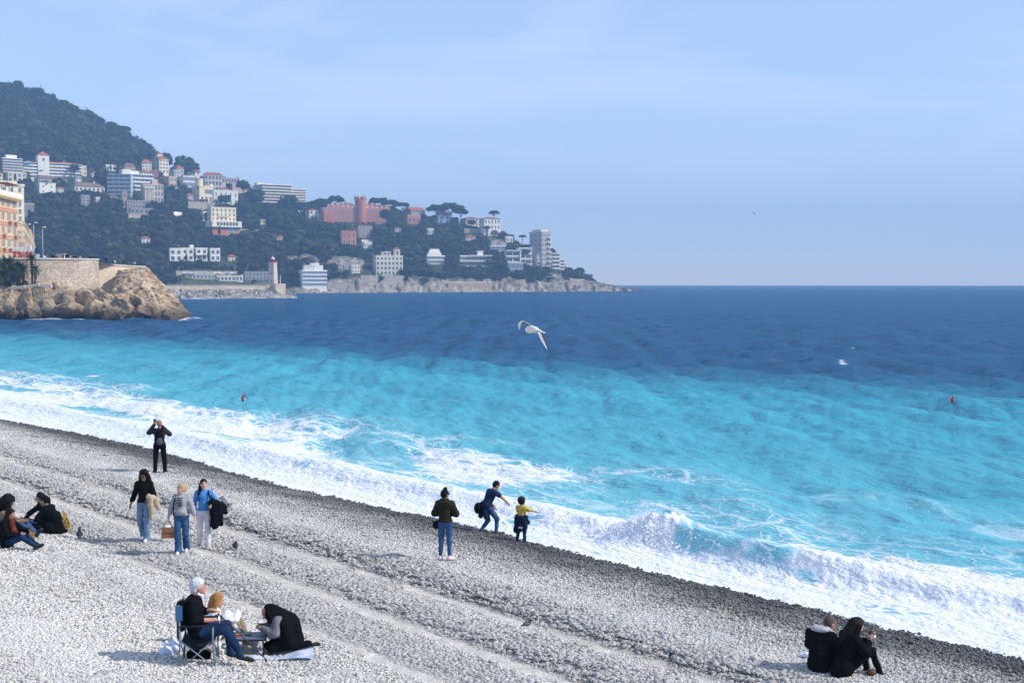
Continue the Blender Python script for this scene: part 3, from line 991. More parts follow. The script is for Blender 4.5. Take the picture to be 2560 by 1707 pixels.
_bp = _nt.nodes.new('ShaderNodeBump'); _bp.inputs['Strength'].default_value = 0.8; _bp.inputs['Distance'].default_value = 2.5
_nt.links.new(_no.outputs[0], _bp.inputs['Height']); _nt.links.new(_bp.outputs[0], _nt.nodes['Principled BSDF'].inputs['Normal'])
def mfoliage(name, c0, c1, c2, rnd='attr'):
    m = mat(name, c0, rough=0.9, spec=0.12)
    nt = m.node_tree; N, L = nt.nodes, nt.links
    oi = N.new('ShaderNodeObjectInfo')
    cr = N.new('ShaderNodeValToRGB')
    cr.color_ramp.elements[0].color = (*c0, 1); cr.color_ramp.elements[1].color = (*c2, 1)
    e = cr.color_ramp.elements.new(0.6); e.color = (*c1, 1)
    a = N.new('ShaderNodeAttribute'); a.attribute_name = 'rnd'
    ma = N.new('ShaderNodeMath'); ma.operation = 'MULTIPLY_ADD'; L.new(a.outputs['Fac'], ma.inputs[0]); ma.inputs[1].default_value = 0.35
    mb_ = N.new('ShaderNodeMath'); mb_.operation = 'MULTIPLY'; L.new(oi.outputs['Random'], mb_.inputs[0]); mb_.inputs[1].default_value = 0.65
    L.new(mb_.outputs[0], ma.inputs[2]); L.new(ma.outputs[0], cr.inputs[0]); L.new(cr.outputs[0], N['Principled BSDF'].inputs['Base Color'])
    return m


M_woods = mfoliage('woods_leaves', (0.008, 0.016, 0.008), (0.018, 0.028, 0.012), (0.085, 0.085, 0.038))
M_pine = mfoliage('pine_needles', (0.014, 0.032, 0.013), (0.022, 0.044, 0.016), (0.035, 0.058, 0.02))
M_bark = mat('bark', (0.10, 0.075, 0.055), rough=0.95, var=0.4, vscale=2)


def crown_mesh(n, seed, rx=1.0, rz=0.75, puff=0.42, flat=0.0, sub=ICO1, leaf=0):
    """a crown of many uneven puffs (and loose leaf clumps at the rim) filling an ellipsoid, unit size; base at z=-rz"""
    g = np.random.default_rng(seed)
    V, FC, RR, o = [], [], [], 0
    bv, bf = sub
    for i in range(n):
        d = g.normal(size=3); d /= np.linalg.norm(d)
        d[2] = d[2] if d[2] > -0.35 else -0.35 * g.random()
        q = 0.45 + 0.5 * g.random() ** 0.6
        c = d * (rx * q, rx * q, rz * q)
        if flat: c[2] = c[2] * 0.5 + flat * (1 - (q * np.hypot(d[0], d[1])) ** 2)
        r = puff * (0.55 + 0.7 * g.random())
        nz = 1 + 0.55 * (g.random((len(bv), 1)) - 0.5)
        V.append(bv * nz * (r, r, r * 0.8) + c); FC.append(bf + o); RR.append(np.full(len(bv), g.random())); o += len(bv)
    for i in range(leaf):
        d = g.normal(size=3); d /= np.linalg.norm(d)
        if d[2] < -0.3: d[2] *= -1
        c = d * (rx, rx, rz) * (0.85 + 0.25 * g.random())
        if flat: c[2] = c[2] * 0.5 + flat * (1 - min(1, np.hypot(c[0], c[1]) / rx) ** 2)
        tri = c + (g.random((3, 3)) - 0.5) * puff * 0.7
        V.append(tri); FC.append(np.array([[0, 1, 2]]) + o); RR.append(np.full(3, g.random())); o += 3
    return np.concatenate(V), np.concatenate(FC), np.concatenate(RR)


CLEAR = []          # (x0, x1, ytop, ybase, depth) clearings kept round the houses


def build_hill():
    pxs = np.concatenate([np.arange(-900, -60, 24.0), np.arange(-60, 1608, 4.0)])
    tsn = np.concatenate([[-0.08, -0.02], np.linspace(0, 0.06, 9), np.linspace(0.075, 1.0, 62), [1.08, 1.25, 1.6, 2.2]])
    PXg, Tg = np.meshgrid(pxs, tsn, indexing='ij')
    Zg, Dg = terr_z(PXg, Tg)
    PYg = HY - F * (Zg - CAMH) / Dg
    RK = rocky(PXg, PYg, Zg) * (Tg <= 1.0)
    bump = (fbm(PXg / 12.0, Dg / 9.0, 85, 4) - 0.5) * 3.0 * sstep(0.0, 0.05, Tg) + RK * (np.abs(fbm(PXg / 5.0, Tg * 60, 86, 3) - 0.5) * -7 + 1.0) * sstep(0, 0.02, Tg)
    Zg = np.where(Tg > 0, np.maximum(Zg + bump * np.clip(Zg / 12, 0.1, 1), -0.2), Zg)
    Dj = Dg + RK * (fbm(PXg / 6.0, Tg * 40, 87, 3) - 0.5) * 9
    for x0, x1, yt, yb, D, span, zb in CLEAR:
        if zb is None: continue
        mk = (PXg > x0 - 5) & (PXg < x1 + 5) & (Dg > D - 7) & (Dg < D + span + 2)
        Zg = np.where(mk, np.minimum(Zg, zb - 0.3), Zg)
    Xg = (PXg - CX) / F * Dj
    hv_ = np.stack([Xg, Dj, Zg], -1).reshape(-1, 3)
    hill = obj('hill', np_mesh('hill', hv_, grid_faces(len(pxs), len(tsn)), M_hill, True, {'rock': RK.ravel()}))
    tag(hill, 'steep headland of woods and pale rock ending in a low point', kind='structure')
    return hill


def plant_woods():
    g = np.random.default_rng(21)
    P, Sx = [], []
    n = 20000
    px = g.uniform(-560, 1560, n); t = g.uniform(0.03, 1.06, n)
    z, d = terr_z(px, t)
    # even density on the ground: accept by local width and slope length
    d0, w, zr = terr_col(px)
    acc = (d * w) / (d * w).max()
    py = HY - F * (z - CAMH) / d
    rk = rocky(px, py, z)
    ok = (g.random(n) < acc * 1.5) & (g.random(n) > rk * 1.15) & (z > 4.5)
    size = np.where(g.random(n) < 0.25, g.uniform(4.8, 8.2, n), g.uniform(2.2, 4.6, n)) * (0.65 + 0.7 * fbm(px / 40.0, d / 30.0, 88, 2))
    size = np.where(px > 1380, size * 0.55, size)
    size = np.where((t > 0.92) & (px > 420), size * 0.6, size)
    m = d / F
    for x0, x1, yt, yb, D, span, zb in CLEAR:
        hw = size / m
        top = py - size * 1.5 / m
        hit = (px + hw * 0.75 > x0) & (px - hw * 0.75 < x1) & (d < D + 5) & (py > yt - 2) & (top < yb - 0.16 * (yb - yt))
        ok &= ~hit
        # inside the footprint
        ok &= ~((px > x0 - 3) & (px < x1 + 3) & (d > D - 7) & (d < D + span + 4))
    px, d, z, size = px[ok], d[ok], z[ok], size[ok]
    P = np.stack([(px - CX) / F * d, d, z + size * 0.45], -1)
    k = len(P)
    rots = np.stack([np.zeros(k), np.zeros(k), g.random(k) * 6.283], -1)
    scl = size[:, None] * np.stack([0.9 + 0.3 * g.random(k), 0.9 + 0.3 * g.random(k), 0.75 + 0.55 * g.random(k)], -1)
    w = scatter('woods', [crown_mesh(15, 200 + i, rz=(0.62, 0.75, 0.9, 1.05, 0.7, 1.0)[i], puff=(0.42, 0.42, 0.46, 0.36, 0.34, 0.3)[i], leaf=40) for i in range(6)], P, rots, scl, M_woods)
    return tag(w, 'dark green woods covering the headland')


def tree(name, label, cat, p, height, crown_r, kind='round', group=None, seed=0, crown=None, h0=None):
    """one tree told apart from the woods: trunk (tapered, with limbs) and crown"""
    t = thing(name, label, cat, p, 0, group)
    g = random.Random(seed)
    tk = MB()
    if kind == 'umbrella':
        top = height - crown_r * 0.42
        tk.tube([(0, 0, -2), (0.15, 0, top * 0.5), (0, 0, top * 0.82)], [height * 0.035, height * 0.026, height * 0.02], 7)
        for i in range(7):
            a = i * 0.9 + g.random(); q = crown_r * (0.45 + 0.3 * g.random())
            tk.tube([(0, 0, top * (0.55 + 0.25 * g.random())), (q * 0.5 * math.cos(a), q * 0.5 * math.sin(a), top * 0.88), (q * math.cos(a), q * math.sin(a), top + 0.1)], [height * 0.013, height * 0.009, 0.06], 5)
        v, f, r = crown_mesh(46, 300 + seed, rx=1, rz=0.34, puff=0.24, flat=0.28, leaf=160)
        v = v * crown_r + (0, 0, top)
    elif kind == 'cypress':
        tk.tube([(0, 0, -1.5), (0, 0, height * 0.6)], [0.22, 0.1], 6)
        v, f, r = crown_mesh(44, 300 + seed, rx=1, rz=1, puff=0.55, leaf=60)
        v = v * (crown_r * 0.8, crown_r * 0.8, height * 0.42)
        zz_ = (v[:, 2] + height * 0.42) / (height * 0.84)
        v[:, :2] *= np.clip(1.25 - zz_, 0.15, 1)[:, None]
        v[:, 2] += height * 0.52
    else:
        top = height - crown_r * 0.8
        tk.tube([(0, 0, -2), (0.1, 0.05, top * 0.6), (0, 0, top)], [height * 0.04, height * 0.03, height * 0.015], 7)
        for i in range(5):
            a = i * 1.3 + g.random(); q = crown_r * 0.6
            tk.tube([(0, 0, top * 0.6), (q * math.cos(a), q * math.sin(a), top + crown_r * 0.15)], [height * 0.015, 0.05], 5)
        v, f, r = crown_mesh(34, 300 + seed, rx=1, rz=0.8, puff=0.34, leaf=120)
        v = v * crown_r + (0, 0, top + crown_r * 0.05)
    tk.build('trunk', M_bark, t, True)
    obj('crown', np_mesh('crown', v, f, M_pine, True, {'rnd': r}), t)
    return t


def palm(label, p, height, group, seed=0, spread=1.9, skirt=True, nfr=26, name='palm_tree', lean=0.2):
    t = thing(name, label, 'palm tree', p, 0, group)
    g = random.Random(seed)
    tk = MB()
    top = (lean * (g.random() - 0.5) * 2, lean * (g.random() - 0.5), height)
    tk.tube([(0, 0, -1.0), (top[0] * 0.3, top[1] * 0.3, height * 0.45), top], [0.26, 0.2, 0.17], 8)
    tk.build('trunk', M_bark, t, True)
    cr = MB()
    for i in range(nfr):
        a = i * 2.4 + g.random() * 0.4; el = 1.25 - 1.75 * (i / nfr) + 0.2 * g.random()
        ln = spread * (0.8 + 0.35 * g.random())
        pts_ = []
        for k in range(5):
            q = k / 4
            pts_.append(Vector((top[0] + ln * q * math.cos(a) * math.cos(el - q * 0.9), top[1] + ln * q * math.sin(a) * math.cos(el - q * 0.9), top[2] + ln * q * math.sin(el - q * 0.55))))
        side = Vector((-math.sin(a), math.cos(a), 0))
        for k in range(1, 5):
            for sgn in (-1, 1):
                for j in range(2):
                    b = pts_[k - 1].lerp(pts_[k], 0.3 + 0.6 * j)
                    tip = b + side * sgn * spread * 0.22 * (1.2 - k / 5) + (pts_[k] - pts_[k - 1]) * 0.7 - Vector((0, 0, 0.06))
                    d = (pts_[k] - pts_[k - 1]).normalized() * 0.15
                    cr.add([b - d, b + d, tip], [(0, 1, 2)])
        cr.tube(pts_, [0.035, 0.03, 0.025, 0.02, 0.01], 4)
    cr.build('crown', M_palm, t)
    if skirt:
        sk = MB()
        for i in range(40):
            a = i * 2.399; r0 = 0.16; ln = spread * (0.5 + 0.5 * g.random())
            z0 = height - 0.1 - 0.5 * g.random()
            sk.tube([(top[0] + r0 * math.cos(a), top[1] + r0 * math.sin(a), z0), (top[0] + 0.26 * spread * 0.6 * math.cos(a), top[1] + 0.26 * spread * 0.6 * math.sin(a), z0 - ln * 0.45), (top[0] + 0.18 * spread * 0.6 * math.cos(a), top[1] + 0.18 * spread * 0.6 * math.sin(a), z0 - ln)], [0.06, 0.11, 0.04], 4)
        sk.build('dead_leaf_skirt', M_skirt, t)
    return t


M_palm = mat('palm_leaf', (0.06, 0.10, 0.04), rough=0.6, var=0.4, vscale=1.5)
M_skirt = mat('dead_palm_leaf', (0.15, 0.11, 0.075), rough=0.95, var=0.4, vscale=3)

# ================================================================== HOUSES ON THE HEADLAND
def wmat(name, c, var=0.10):
    return mat(name, c, rough=0.9, spec=0.2, var=var, vscale=0.5, bump=0.1, bscale=3)


C = dict(
    greige=wmat('grey_beige_render', (0.52, 0.47, 0.41)),    white=wmat('white_render', (0.86, 0.81, 0.71)), cream=wmat('cream_render', (0.84, 0.71, 0.48)), ivory=wmat('ivory_render', (0.83, 0.73, 0.56)),
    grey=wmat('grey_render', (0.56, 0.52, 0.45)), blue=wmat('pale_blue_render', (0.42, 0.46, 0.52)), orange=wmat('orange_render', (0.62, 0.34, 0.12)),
    peach=wmat('peach_render', (0.66, 0.48, 0.34)), crimson=wmat('crimson_render', (0.38, 0.055, 0.06)), pink=wmat('pink_render', (0.55, 0.20, 0.13)),
    rose=wmat('rose_render', (0.64, 0.49, 0.43)), stone=wmat('pale_stone', (0.40, 0.35, 0.29), 0.3), yellow=wmat('yellow_render', (0.64, 0.46, 0.20)),
    tan=wmat('tan_stone', (0.44, 0.33, 0.22), 0.3), redt=mat('red_roof_tiles', (0.40, 0.125, 0.07), rough=0.9, var=0.35, vscale=0.8, bump=0.4, bscale=3),
    brownt=mat('brown_roof_tiles', (0.24, 0.15, 0.11), rough=0.9, var=0.3, vscale=0.8, bump=0.4, bscale=3), concrete=wmat('bare_concrete', (0.36, 0.34, 0.31), 0.3),
    slab=wmat('white_slab', (0.88, 0.84, 0.76)), tslab=wmat('cream_slab', (0.84, 0.76, 0.60)))
M_glass = mat('window_glass', (0.07, 0.09, 0.12), rough=0.12, spec=0.5)
M_bluegl = mat('bluish_glazing', (0.16, 0.25, 0.34), rough=0.15, spec=0.5)
M_frame = mat('window_surround', (0.62, 0.60, 0.55), rough=0.8)
M_shut = mat('grey_shutter', (0.30, 0.31, 0.30), rough=0.8, bump=0.3, bscale=30)
M_gshut = mat('blue_green_shutter', (0.10, 0.24, 0.26), rough=0.8)
M_rail = mat('railing_metal', (0.40, 0.41, 0.42), rough=0.5)
M_awn = mat('turquoise_awning', (0.02, 0.33, 0.40), rough=0.8)

_wm = {}


def window(root, x, y, z, w, h, rz=0.0, kind='plain', glass=None, name='window', fm=None):
    """a window: surround (with shutters) and its pane; z is the sill"""
    key = (round(w, 2), round(h, 2), kind, (glass or M_glass).name, (fm or M_frame).name)
    if key not in _wm:
        a = MB(); th = min(0.22, w * 0.14)
        if kind == 'arch':
            n = 8
            ring = [(-w / 2, 0), (-w / 2, h - w / 2)] + [(-w / 2 * math.cos(math.pi * i / n), h - w / 2 + w / 2 * math.sin(math.pi * i / n)) for i in range(1, n)] + [(w / 2, h - w / 2), (w / 2, 0)]
            for i in range(len(ring) - 1):
                (x0, z0), (x1, z1) = ring[i], ring[i + 1]
                cx, cz = (x0 + x1) / 2, (z0 + z1) / 2
                an = math.atan2(z1 - z0, x1 - x0)
                Mx = Matrix.Translation((cx, -0.06, cz)) @ Matrix.Rotation(-an, 4, 'Y')
                a.mbox(Mx, (math.hypot(x1 - x0, z1 - z0) + th * 0.3, 0.2, th))
            p = MB()
            p.add([(q[0], -0.02, q[1]) for q in ring] + [(q[0], 0.1, q[1]) for q in ring], [tuple(range(len(ring)))[::-1]] + [(i, (i + 1) % len(ring), (i + 1) % len(ring) + len(ring), i + len(ring)) for i in range(len(ring))])
        else:
            a.box((-w / 2 - th / 2, -0.06, h / 2), (th, 0.2, h + 2 * th)); a.box((w / 2 + th / 2, -0.06, h / 2), (th, 0.2, h + 2 * th))
            a.box((0, -0.06, h + th / 2), (w - 0.004, 0.2, th)); a.box((0, -0.12, -th / 2), (w - 0.004, 0.32, th))
            if w > 2.2:
                for i in range(1, int(w / 1.4) + 1):
                    a.box((-w / 2 + w * i / (int(w / 1.4) + 1), -0.05, h / 2), (0.1, 0.12, h - 0.004))
            else:
                a.box((0, -0.045, h / 2), (0.07, 0.09, h - 0.004))
            if kind == 'shutter':
                a.box((-w / 2 - th - w * 0.22, -0.05, h / 2), (w * 0.4, 0.1, h), mi=1); a.box((w / 2 + th + w * 0.22, -0.05, h / 2), (w * 0.4, 0.1, h), mi=1)
            p = MB().box((0, 0, h / 2), (w - 0.01, 0.06, h - 0.01))
        _wm[key] = (a.mesh('window', [fm or M_frame, M_shut]), p.mesh('pane', glass or M_glass))
    me, pm = _wm[key]
    o = obj(name, me, root, (x, y, z), rz)
    obj('pane', pm, o)
    return o


def roof_mb(W, D, h, kind, ov=0.6):
    a = MB(); x, y = W / 2 + ov, D / 2 + ov
    th = 0.25
    if kind == 'pyr':
        a.add([(-x, -y, 0), (x, -y, 0), (x, y, 0), (-x, y, 0), (0, 0, h)], [(3, 2, 1, 0), (0, 1, 4), (1, 2, 4), (2, 3, 4), (3, 0, 4)])
    elif kind == 'hip':
        if W >= D:
            q = max(0.3, x - y); a.add([(-x, -y, 0), (x, -y, 0), (x, y, 0), (-x, y, 0), (-q, 0, h), (q, 0, h)], [(3, 2, 1, 0), (0, 1, 5, 4), (1, 2, 5), (2, 3, 4, 5), (3, 0, 4)])
        else:
            q = max(0.3, y - x); a.add([(-x, -y, 0), (x, -y, 0), (x, y, 0), (-x, y, 0), (0, -q, h), (0, q, h)], [(3, 2, 1, 0), (0, 1, 4), (1, 2, 5, 4), (2, 3, 5), (3, 0, 4, 5)])
    elif kind == 'gable':
        a.add([(-x, -y, 0), (x, -y, 0), (x, y, 0), (-x, y, 0), (-x, 0, h), (x, 0, h)], [(3, 2, 1, 0), (0, 1, 5, 4), (1, 2, 5), (2, 3, 4, 5), (3, 0, 4)])
    return a


GROUP = 'houses on the wooded headland'


def B(label, rect, wall, floors=3, cols=4, roof='flat', rp=0.0, roofm=None, style='win', side=0.16, rot=26, name='villa', cat='house', sidecols=2, D=None, kind='plain', wf=0.42, hf=0.52, glass=None, base=9, clear=True, group=GROUP, slabm=None, z_base=None, railm=None, fm=None, dmax=None, swin=True):
    x0, x1, y0, y1 = rect
    xc = (x0 + x1) / 2
    if D is None:
        D = terr_at(xc, y1)[0].y
    m = D / F
    a = math.atan((xc - CX) / F)
    rel = max(R(rot) + 0.40 * a, R(12)) if rot > 0 else R(rot)
    r = rel
    Wt = (x1 - x0) * m
    Wf = Wt * (1 - side) / math.cos(r)
    dp = Wt * side / math.sin(r) if side > 0 else Wt * 0.5
    dp = min(max(dp, 5.0), dmax or 20.0)
    rz = r - a
    corner = at(x0 + side * (x1 - x0), y1, D)
    ex = Vector((math.cos(rz), math.sin(rz), 0)); ey = Vector((-math.sin(rz), math.cos(rz), 0))
    ctr = corner + ex * Wf / 2 + ey * dp / 2
    root = thing(name, label, cat, ctr, rz, group)
    h = (y1 - y0) * m
    rh = rp * m
    hw = h - rh
    wb = MB().box((0, 0, (hw - base) / 2), (Wf, dp, hw + base))
    wb.build('wall', C[wall], root)
    if clear:
        CLEAR.append((x0, x1, y0, y1, D, Wf * abs(math.sin(rz)) + dp * math.cos(rz), corner.z))
    fh = hw / floors
    if roof == 'flat':
        pb = MB()
        for cx_, cy_, sx_, sy_ in ((0, -dp / 2, Wf + 0.5, 0.4), (0, dp / 2, Wf + 0.5, 0.4), (-Wf / 2, 0, 0.4, dp - 0.42), (Wf / 2, 0, 0.4, dp - 0.42)):
            pb.box((cx_, cy_, hw + 0.2), (sx_, sy_, 0.75))
        pb.build('parapet', slabm or C[wall], root)
    elif roof != 'none':
        roof_mb(Wf, dp, rh, roof).build('roof', roofm or C['redt'], root, loc=(0, 0, hw + 0.003))
        if roof in ('hip', 'gable') and Wf > 12:
            MB().box((Wf * 0.22, 0, hw + rh * 0.8), (0.9, 0.9, rh * 0.9 + 0.8)).build('chimney', C['ivory'], root)
    if style == 'win' or style == 'arch':
        cw = Wf / cols
        for i in range(floors):
            for j in range(cols):
                k_ = 'arch' if (style == 'arch' and i == floors - 1) else kind
                window(root, -Wf / 2 + cw * (j + 0.5), -dp / 2, fh * (i + 0.22), cw * wf, fh * hf, 0, k_, glass, fm=fm)
            if swin and sidecols and dp > 4:
                cs = dp / sidecols
                for j in range(sidecols):
                    window(root, -Wf / 2, -dp / 2 + cs * (j + 0.5), fh * (i + 0.22), cs * 0.36, fh * hf, -math.pi / 2, 'plain', glass, fm=fm)
    elif style == 'balc':
        sm = slabm or C['slab']
        for i in range(floors):
            z = fh * i
            MB().box((0, -dp / 2 - 0.75, z), (Wf + 0.1, 1.5, 0.28)).build('balcony', sm, root)
            MB().box((0, -dp / 2 - 1.44, z + 0.62), (Wf + 0.08, 0.1, 0.92)).build('railing', railm or sm, root)
            cw = Wf / cols
            for j in range(cols):
                window(root, -Wf / 2 + cw * (j + 0.5), -dp / 2, z + 0.25, cw * 0.8, fh * 0.68, 0, 'plain', glass or M_glass, fm=fm)
            if swin:
                for j in range(sidecols):
                    cs = dp / sidecols
                    window(root, -Wf / 2, -dp / 2 + cs * (j + 0.5), z + fh * 0.25, cs * 0.45, fh * 0.5, -math.pi / 2, 'plain', glass or M_glass, fm=fm)
        MB().box((0, -dp / 2 - 0.75, hw), (Wf + 0.6, 1.9, 0.3)).build('balcony', sm, root)
    elif style == 'band':
        for i in range(floors):
            n = max(1, int(cols))
            cw = Wf / n
            for j in range(n):
                window(root, -Wf / 2 + cw * (j + 0.5), -dp / 2, fh * i + fh * 0.28, cw * 0.9, fh * 0.52, 0, 'plain', glass or M_bluegl, fm=fm)
            MB().box((0, -dp / 2 - 0.25, fh * (i + 1) - 0.25), (Wf + 0.5, 0.5, 0.45)).build('ledge', slabm or C['slab'], root)
    root['_W'] = Wf; root['_D'] = dp; root['_H'] = hw; root['_m'] = m
    return root


def dims(o):
    return o['_W'], o['_D'], o['_H'], o['_m']


def retaining(label, pts, hpx, m_, name='retaining_wall', cat='wall', cap=True, dz=0):
    """a low terrace wall following photo points (top edge), set on the slope"""
    ps = [terr_at(x, y + hpx)[0] for x, y in pts]
    mm = ps[0].y / F
    h = hpx * mm
    t = thing(name, label, cat, ps[0])
    CLEAR.append((pts[0][0], pts[-1][0], min(q[1] for q in pts), max(q[1] for q in pts) + hpx, min(q.y for q in ps), 4, None))
    for a, b in zip(ps[:-1], ps[1:]):
        d = b - a; L_ = math.hypot(d.x, d.y); an = math.atan2(d.y, d.x)
        c = (a + b) / 2 - ps[0]
        MB().box((c.x, c.y, h / 2 - 2), (L_ + 0.3, 0.9, h + 4), an).build('wall', C[m_], t)
        if cap:
            MB().box((c.x, c.y, h + 0.2), (L_ + 0.5, 1.2, 0.4), an).build('coping', C['white'] if m_ != 'stone' else C['stone'], t)
    return t


# ---- far left, below the forest
b = B('grey apartment block with five balcony floors at the left edge of the hill', (0, 52, 396, 430), 'grey', 5, 4, style='balc', rot=30, side=0.12, name='apartment_block', cat='apartment building', slabm=C['ivory'], railm=M_rail)
W_, D_, H_, m_ = dims(b); MB().box((0, 0, H_ + 1.6), (W_ * 0.55, D_ * 0.6, 3.2)).build('penthouse', C['white'], b)
b = B('long white terraced residence with red roofs, a square tower and turquoise awnings', (50, 197, 400, 437), 'white', 4, 12, style='balc', rot=16, side=0.05, name='residence', cat='residence', roof='hip', rp=6, dmax=16)
W_, D_, H_, m_ = dims(b)
tw = MB().box((-W_ * 0.16, -D_ * 0.3, H_ / 2 + 3.2), (9, 9, H_ + 6.4)).build('tower', C['white'], b)
roof_mb(9, 9, 3.6, 'pyr', 0.5).build('tower_roof', C['redt'], tw, loc=(-W_ * 0.16, -D_ * 0.3, H_ + 6.45))
window(tw, -W_ * 0.16, -D_ * 0.3 - 4.5, H_ + 2, 1.4, 2.0)
for fx, fz, ww in ((-0.43, 0.80, 6), (-0.20, 0.28, 3.5)):
    q = MB(); q.add([(-ww / 2, 0, 0), (ww / 2, 0, 0), (ww / 2, -2.2, -1.3), (-ww / 2, -2.2, -1.3), (-ww / 2, 0, -0.1), (ww / 2, 0, -0.1), (ww / 2, -2.2, -1.42), (-ww / 2, -2.2, -1.42)], [(0, 3, 2, 1), (4, 5, 6, 7), (3, 7, 6, 2), (0, 4, 7, 3), (1, 2, 6, 5)])
    q.build('awning', M_awn, b, loc=(W_ * fx, -D_ / 2 - 0.9, H_ * fz + 2.5))
B('cream house with tall bluish windows below the grey apartment block', (16, 63, 432, 453), 'ivory', 2, 4, rot=28, side=0.1, glass=M_bluegl, wf=0.6, hf=0.62)
B('small cream wing cut by the left edge of the photo', (-6, 6, 429, 456), 'cream', 2, 1, rot=28, side=0.1, roof='hip', rp=4)
B('low house with a long brown roof and a row of white dormers', (86, 163, 437, 453), 'grey', 1, 9, rot=26, side=0.12, roof='hip', rp=8, roofm=C['brownt'])
B('small cream house with green trim right of the long white residence', (197, 216, 416, 439), 'cream', 2, 2, rot=26, side=0.2)
B('narrow white two window tower house with a brown cap roof', (189, 203, 437, 461), 'white', 2, 2, rot=24, side=0.1, roof='pyr', rp=3.5, roofm=C['brownt'], wf=0.6, name='tower_house')
B('wide low villa under a spreading brown roof among the trees', (177, 258, 454, 478), 'ivory', 1, 7, rot=26, side=0.12, roof='hip', rp=11, roofm=C['brownt'])
B('plain white block with blank wall half hidden by a tree', (92, 137, 458, 482), 'white', 2, 2, rot=30, side=0.15, wf=0.16, hf=0.3)
B('unfinished concrete house frame on the slope', (200, 224, 489, 513), 'concrete', 3, 2, rot=26, side=0.15, wf=0.6, name='house_shell')
B('low white and blue house beside a cypress', (255, 289, 413, 426), 'white', 1, 3, rot=26, side=0.3)
B('orange villa with a brown hipped roof', (308, 337, 407, 427), 'orange', 2, 3, rot=26, side=0.12, roof='hip', rp=7, roofm=C['brownt'], kind='shutter')
B('white three storey villa with a steep red roof', (352, 378, 398, 426), 'ivory', 3, 3, rot=26, side=0.14, roof='hip', rp=8, kind='shutter', wf=0.3)
b = B('tall cream villa with a belvedere on its red roof, left side in shade', (374, 421, 388, 432), 'cream', 4, 3, rot=38, side=0.52, roof='hip', rp=9, kind='shutter', wf=0.3, sidecols=3)
W_, D_, H_, m_ = dims(b)
q = MB().box((0, 0, H_ + 3.6), (5, 5, 3.4)).build('belvedere', C['cream'], b); roof_mb(5, 5, 1.8, 'pyr', 0.6).build('belvedere_roof', C['redt'], q, loc=(0, 0, H_ + 5.31))
B('crimson house with white windows under a red roof', (372, 397, 425, 445), 'crimson', 2, 3, rot=28, side=0.2, roof='hip', rp=4)
B('cream house with a red roof in front of the crimson house', (341, 378, 424, 442), 'ivory', 2, 4, rot=28, side=0.3, roof='hip', rp=6)
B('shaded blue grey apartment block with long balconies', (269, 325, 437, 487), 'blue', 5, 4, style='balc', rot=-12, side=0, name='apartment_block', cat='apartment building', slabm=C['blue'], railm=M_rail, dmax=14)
b = B('pale modern apartment block with white balconies and roof boxes', (322, 381, 436, 476), 'white', 4, 5, style='balc', rot=30, side=0.1, name='apartment_block', cat='apartment building', slabm=C['slab'], glass=M_bluegl)
W_, D_, H_, m_ = dims(b); MB().box((-W_ * 0.7, 0, H_ + 1.5), (8, 6, 4.6)).build('roof_box', C['white'], b); MB().box((-W_ * 0.3, 1, H_ + 1.2), (7, 6, 3.6)).build('roof_box', C['white'], b)
B('peach and grey villa with a flat roof', (404, 441, 442, 468), 'peach', 2, 3, rot=36, side=0.5, name='villa')
B('pale villa with a small pediment and red roof under the big pine', (426, 459, 411, 432), 'peach', 2, 2, rot=34, side=0.5, roof='hip', rp=8)
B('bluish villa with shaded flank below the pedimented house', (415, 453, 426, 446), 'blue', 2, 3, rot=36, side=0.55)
B('white gabled house with a red roof on the skyline', (458, 500, 421, 443), 'white', 2, 3, rot=30, side=0.3, roof='gable', rp=8)
B('white modern stepped house with a blue side wall', (447, 497, 441, 468), 'white', 2, 3, style='band', rot=26, side=0.22)
B('villa with blue green awnings and a low red roof on the skyline', (509, 554, 430, 478), 'rose', 3, 5, rot=24, side=0.08, roof='hip', rp=6, kind='plain', fm=M_gshut)
# pink gallery bridge
b = B('pink arcaded gallery on tall piers against the sky', (553, 598, 445, 458), 'rose', 1, 6, style='win', rot=22, side=0.04, name='gallery', cat='house', D=terr_at(560, 476)[0].y, base=0, wf=0.6, hf=0.6, dmax=6)
W_, D_, H_, m_ = dims(b)
MB().box((-W_ * 0.42, 0, -6), (5, 5, 12)).build('pier', C['rose'], b); MB().box((W_ * 0.35, 0, -6), (9, 5, 12)).build('pier', C['rose'], b)
for sx_ in (-0.42, 0.45): MB().lathe([(0.5, 0), (0.6, 0.4), (1.1, 1.0), (1.0, 1.6), (0.2, 1.9)], (W_ * sx_, 0, H_ + 0.58), 8).build('urn', C['stone'], b)
# round tower villa
b = B('cream villa with a round tower and arched loggia above a stone terrace', (481, 533, 466, 504), 'cream', 2, 4, rot=34, side=0.34, name='tower_villa', kind='plain', style='none')
W_, D_, H_, m_ = dims(b)
tw = MB().lathe([(3.6, -2), (3.6, H_ + 6.5), (4.0, H_ + 6.7), (4.0, H_ + 7.4)], (-W_ * 0.30, -1, 0), 18).build('round_tower', C['cream'], b)
MB().lathe([(1.2, 0), (1.2, 2.0), (0.2, 2.8)], (-W_ * 0.30 - 1.5, -1, H_ + 7.4), 8).build('turret', C['cream'], tw)
for i in range(7): window(b, -W_ * 0.08 + i * W_ * 0.075, -D_ / 2, H_ * 0.52, W_ * 0.05, H_ * 0.30, 0, 'arch')
for i in range(3): window(b, -W_ * 0.3 + i * W_ * 0.3, -D_ / 2, H_ * 0.06, W_ * 0.11, H_ * 0.26)
for i in range(2): window(b, -W_ / 2, -D_ * 0.2 + i * D_ * 0.4, H_ * 0.3, 1.6, 2.4, -math.pi / 2)
MB().box((W_ * 0.42, -D_ * 0.3, H_ + 1.2), (3.2, 3.2, 2.9)).build('corner_turret', C['cream'], b)
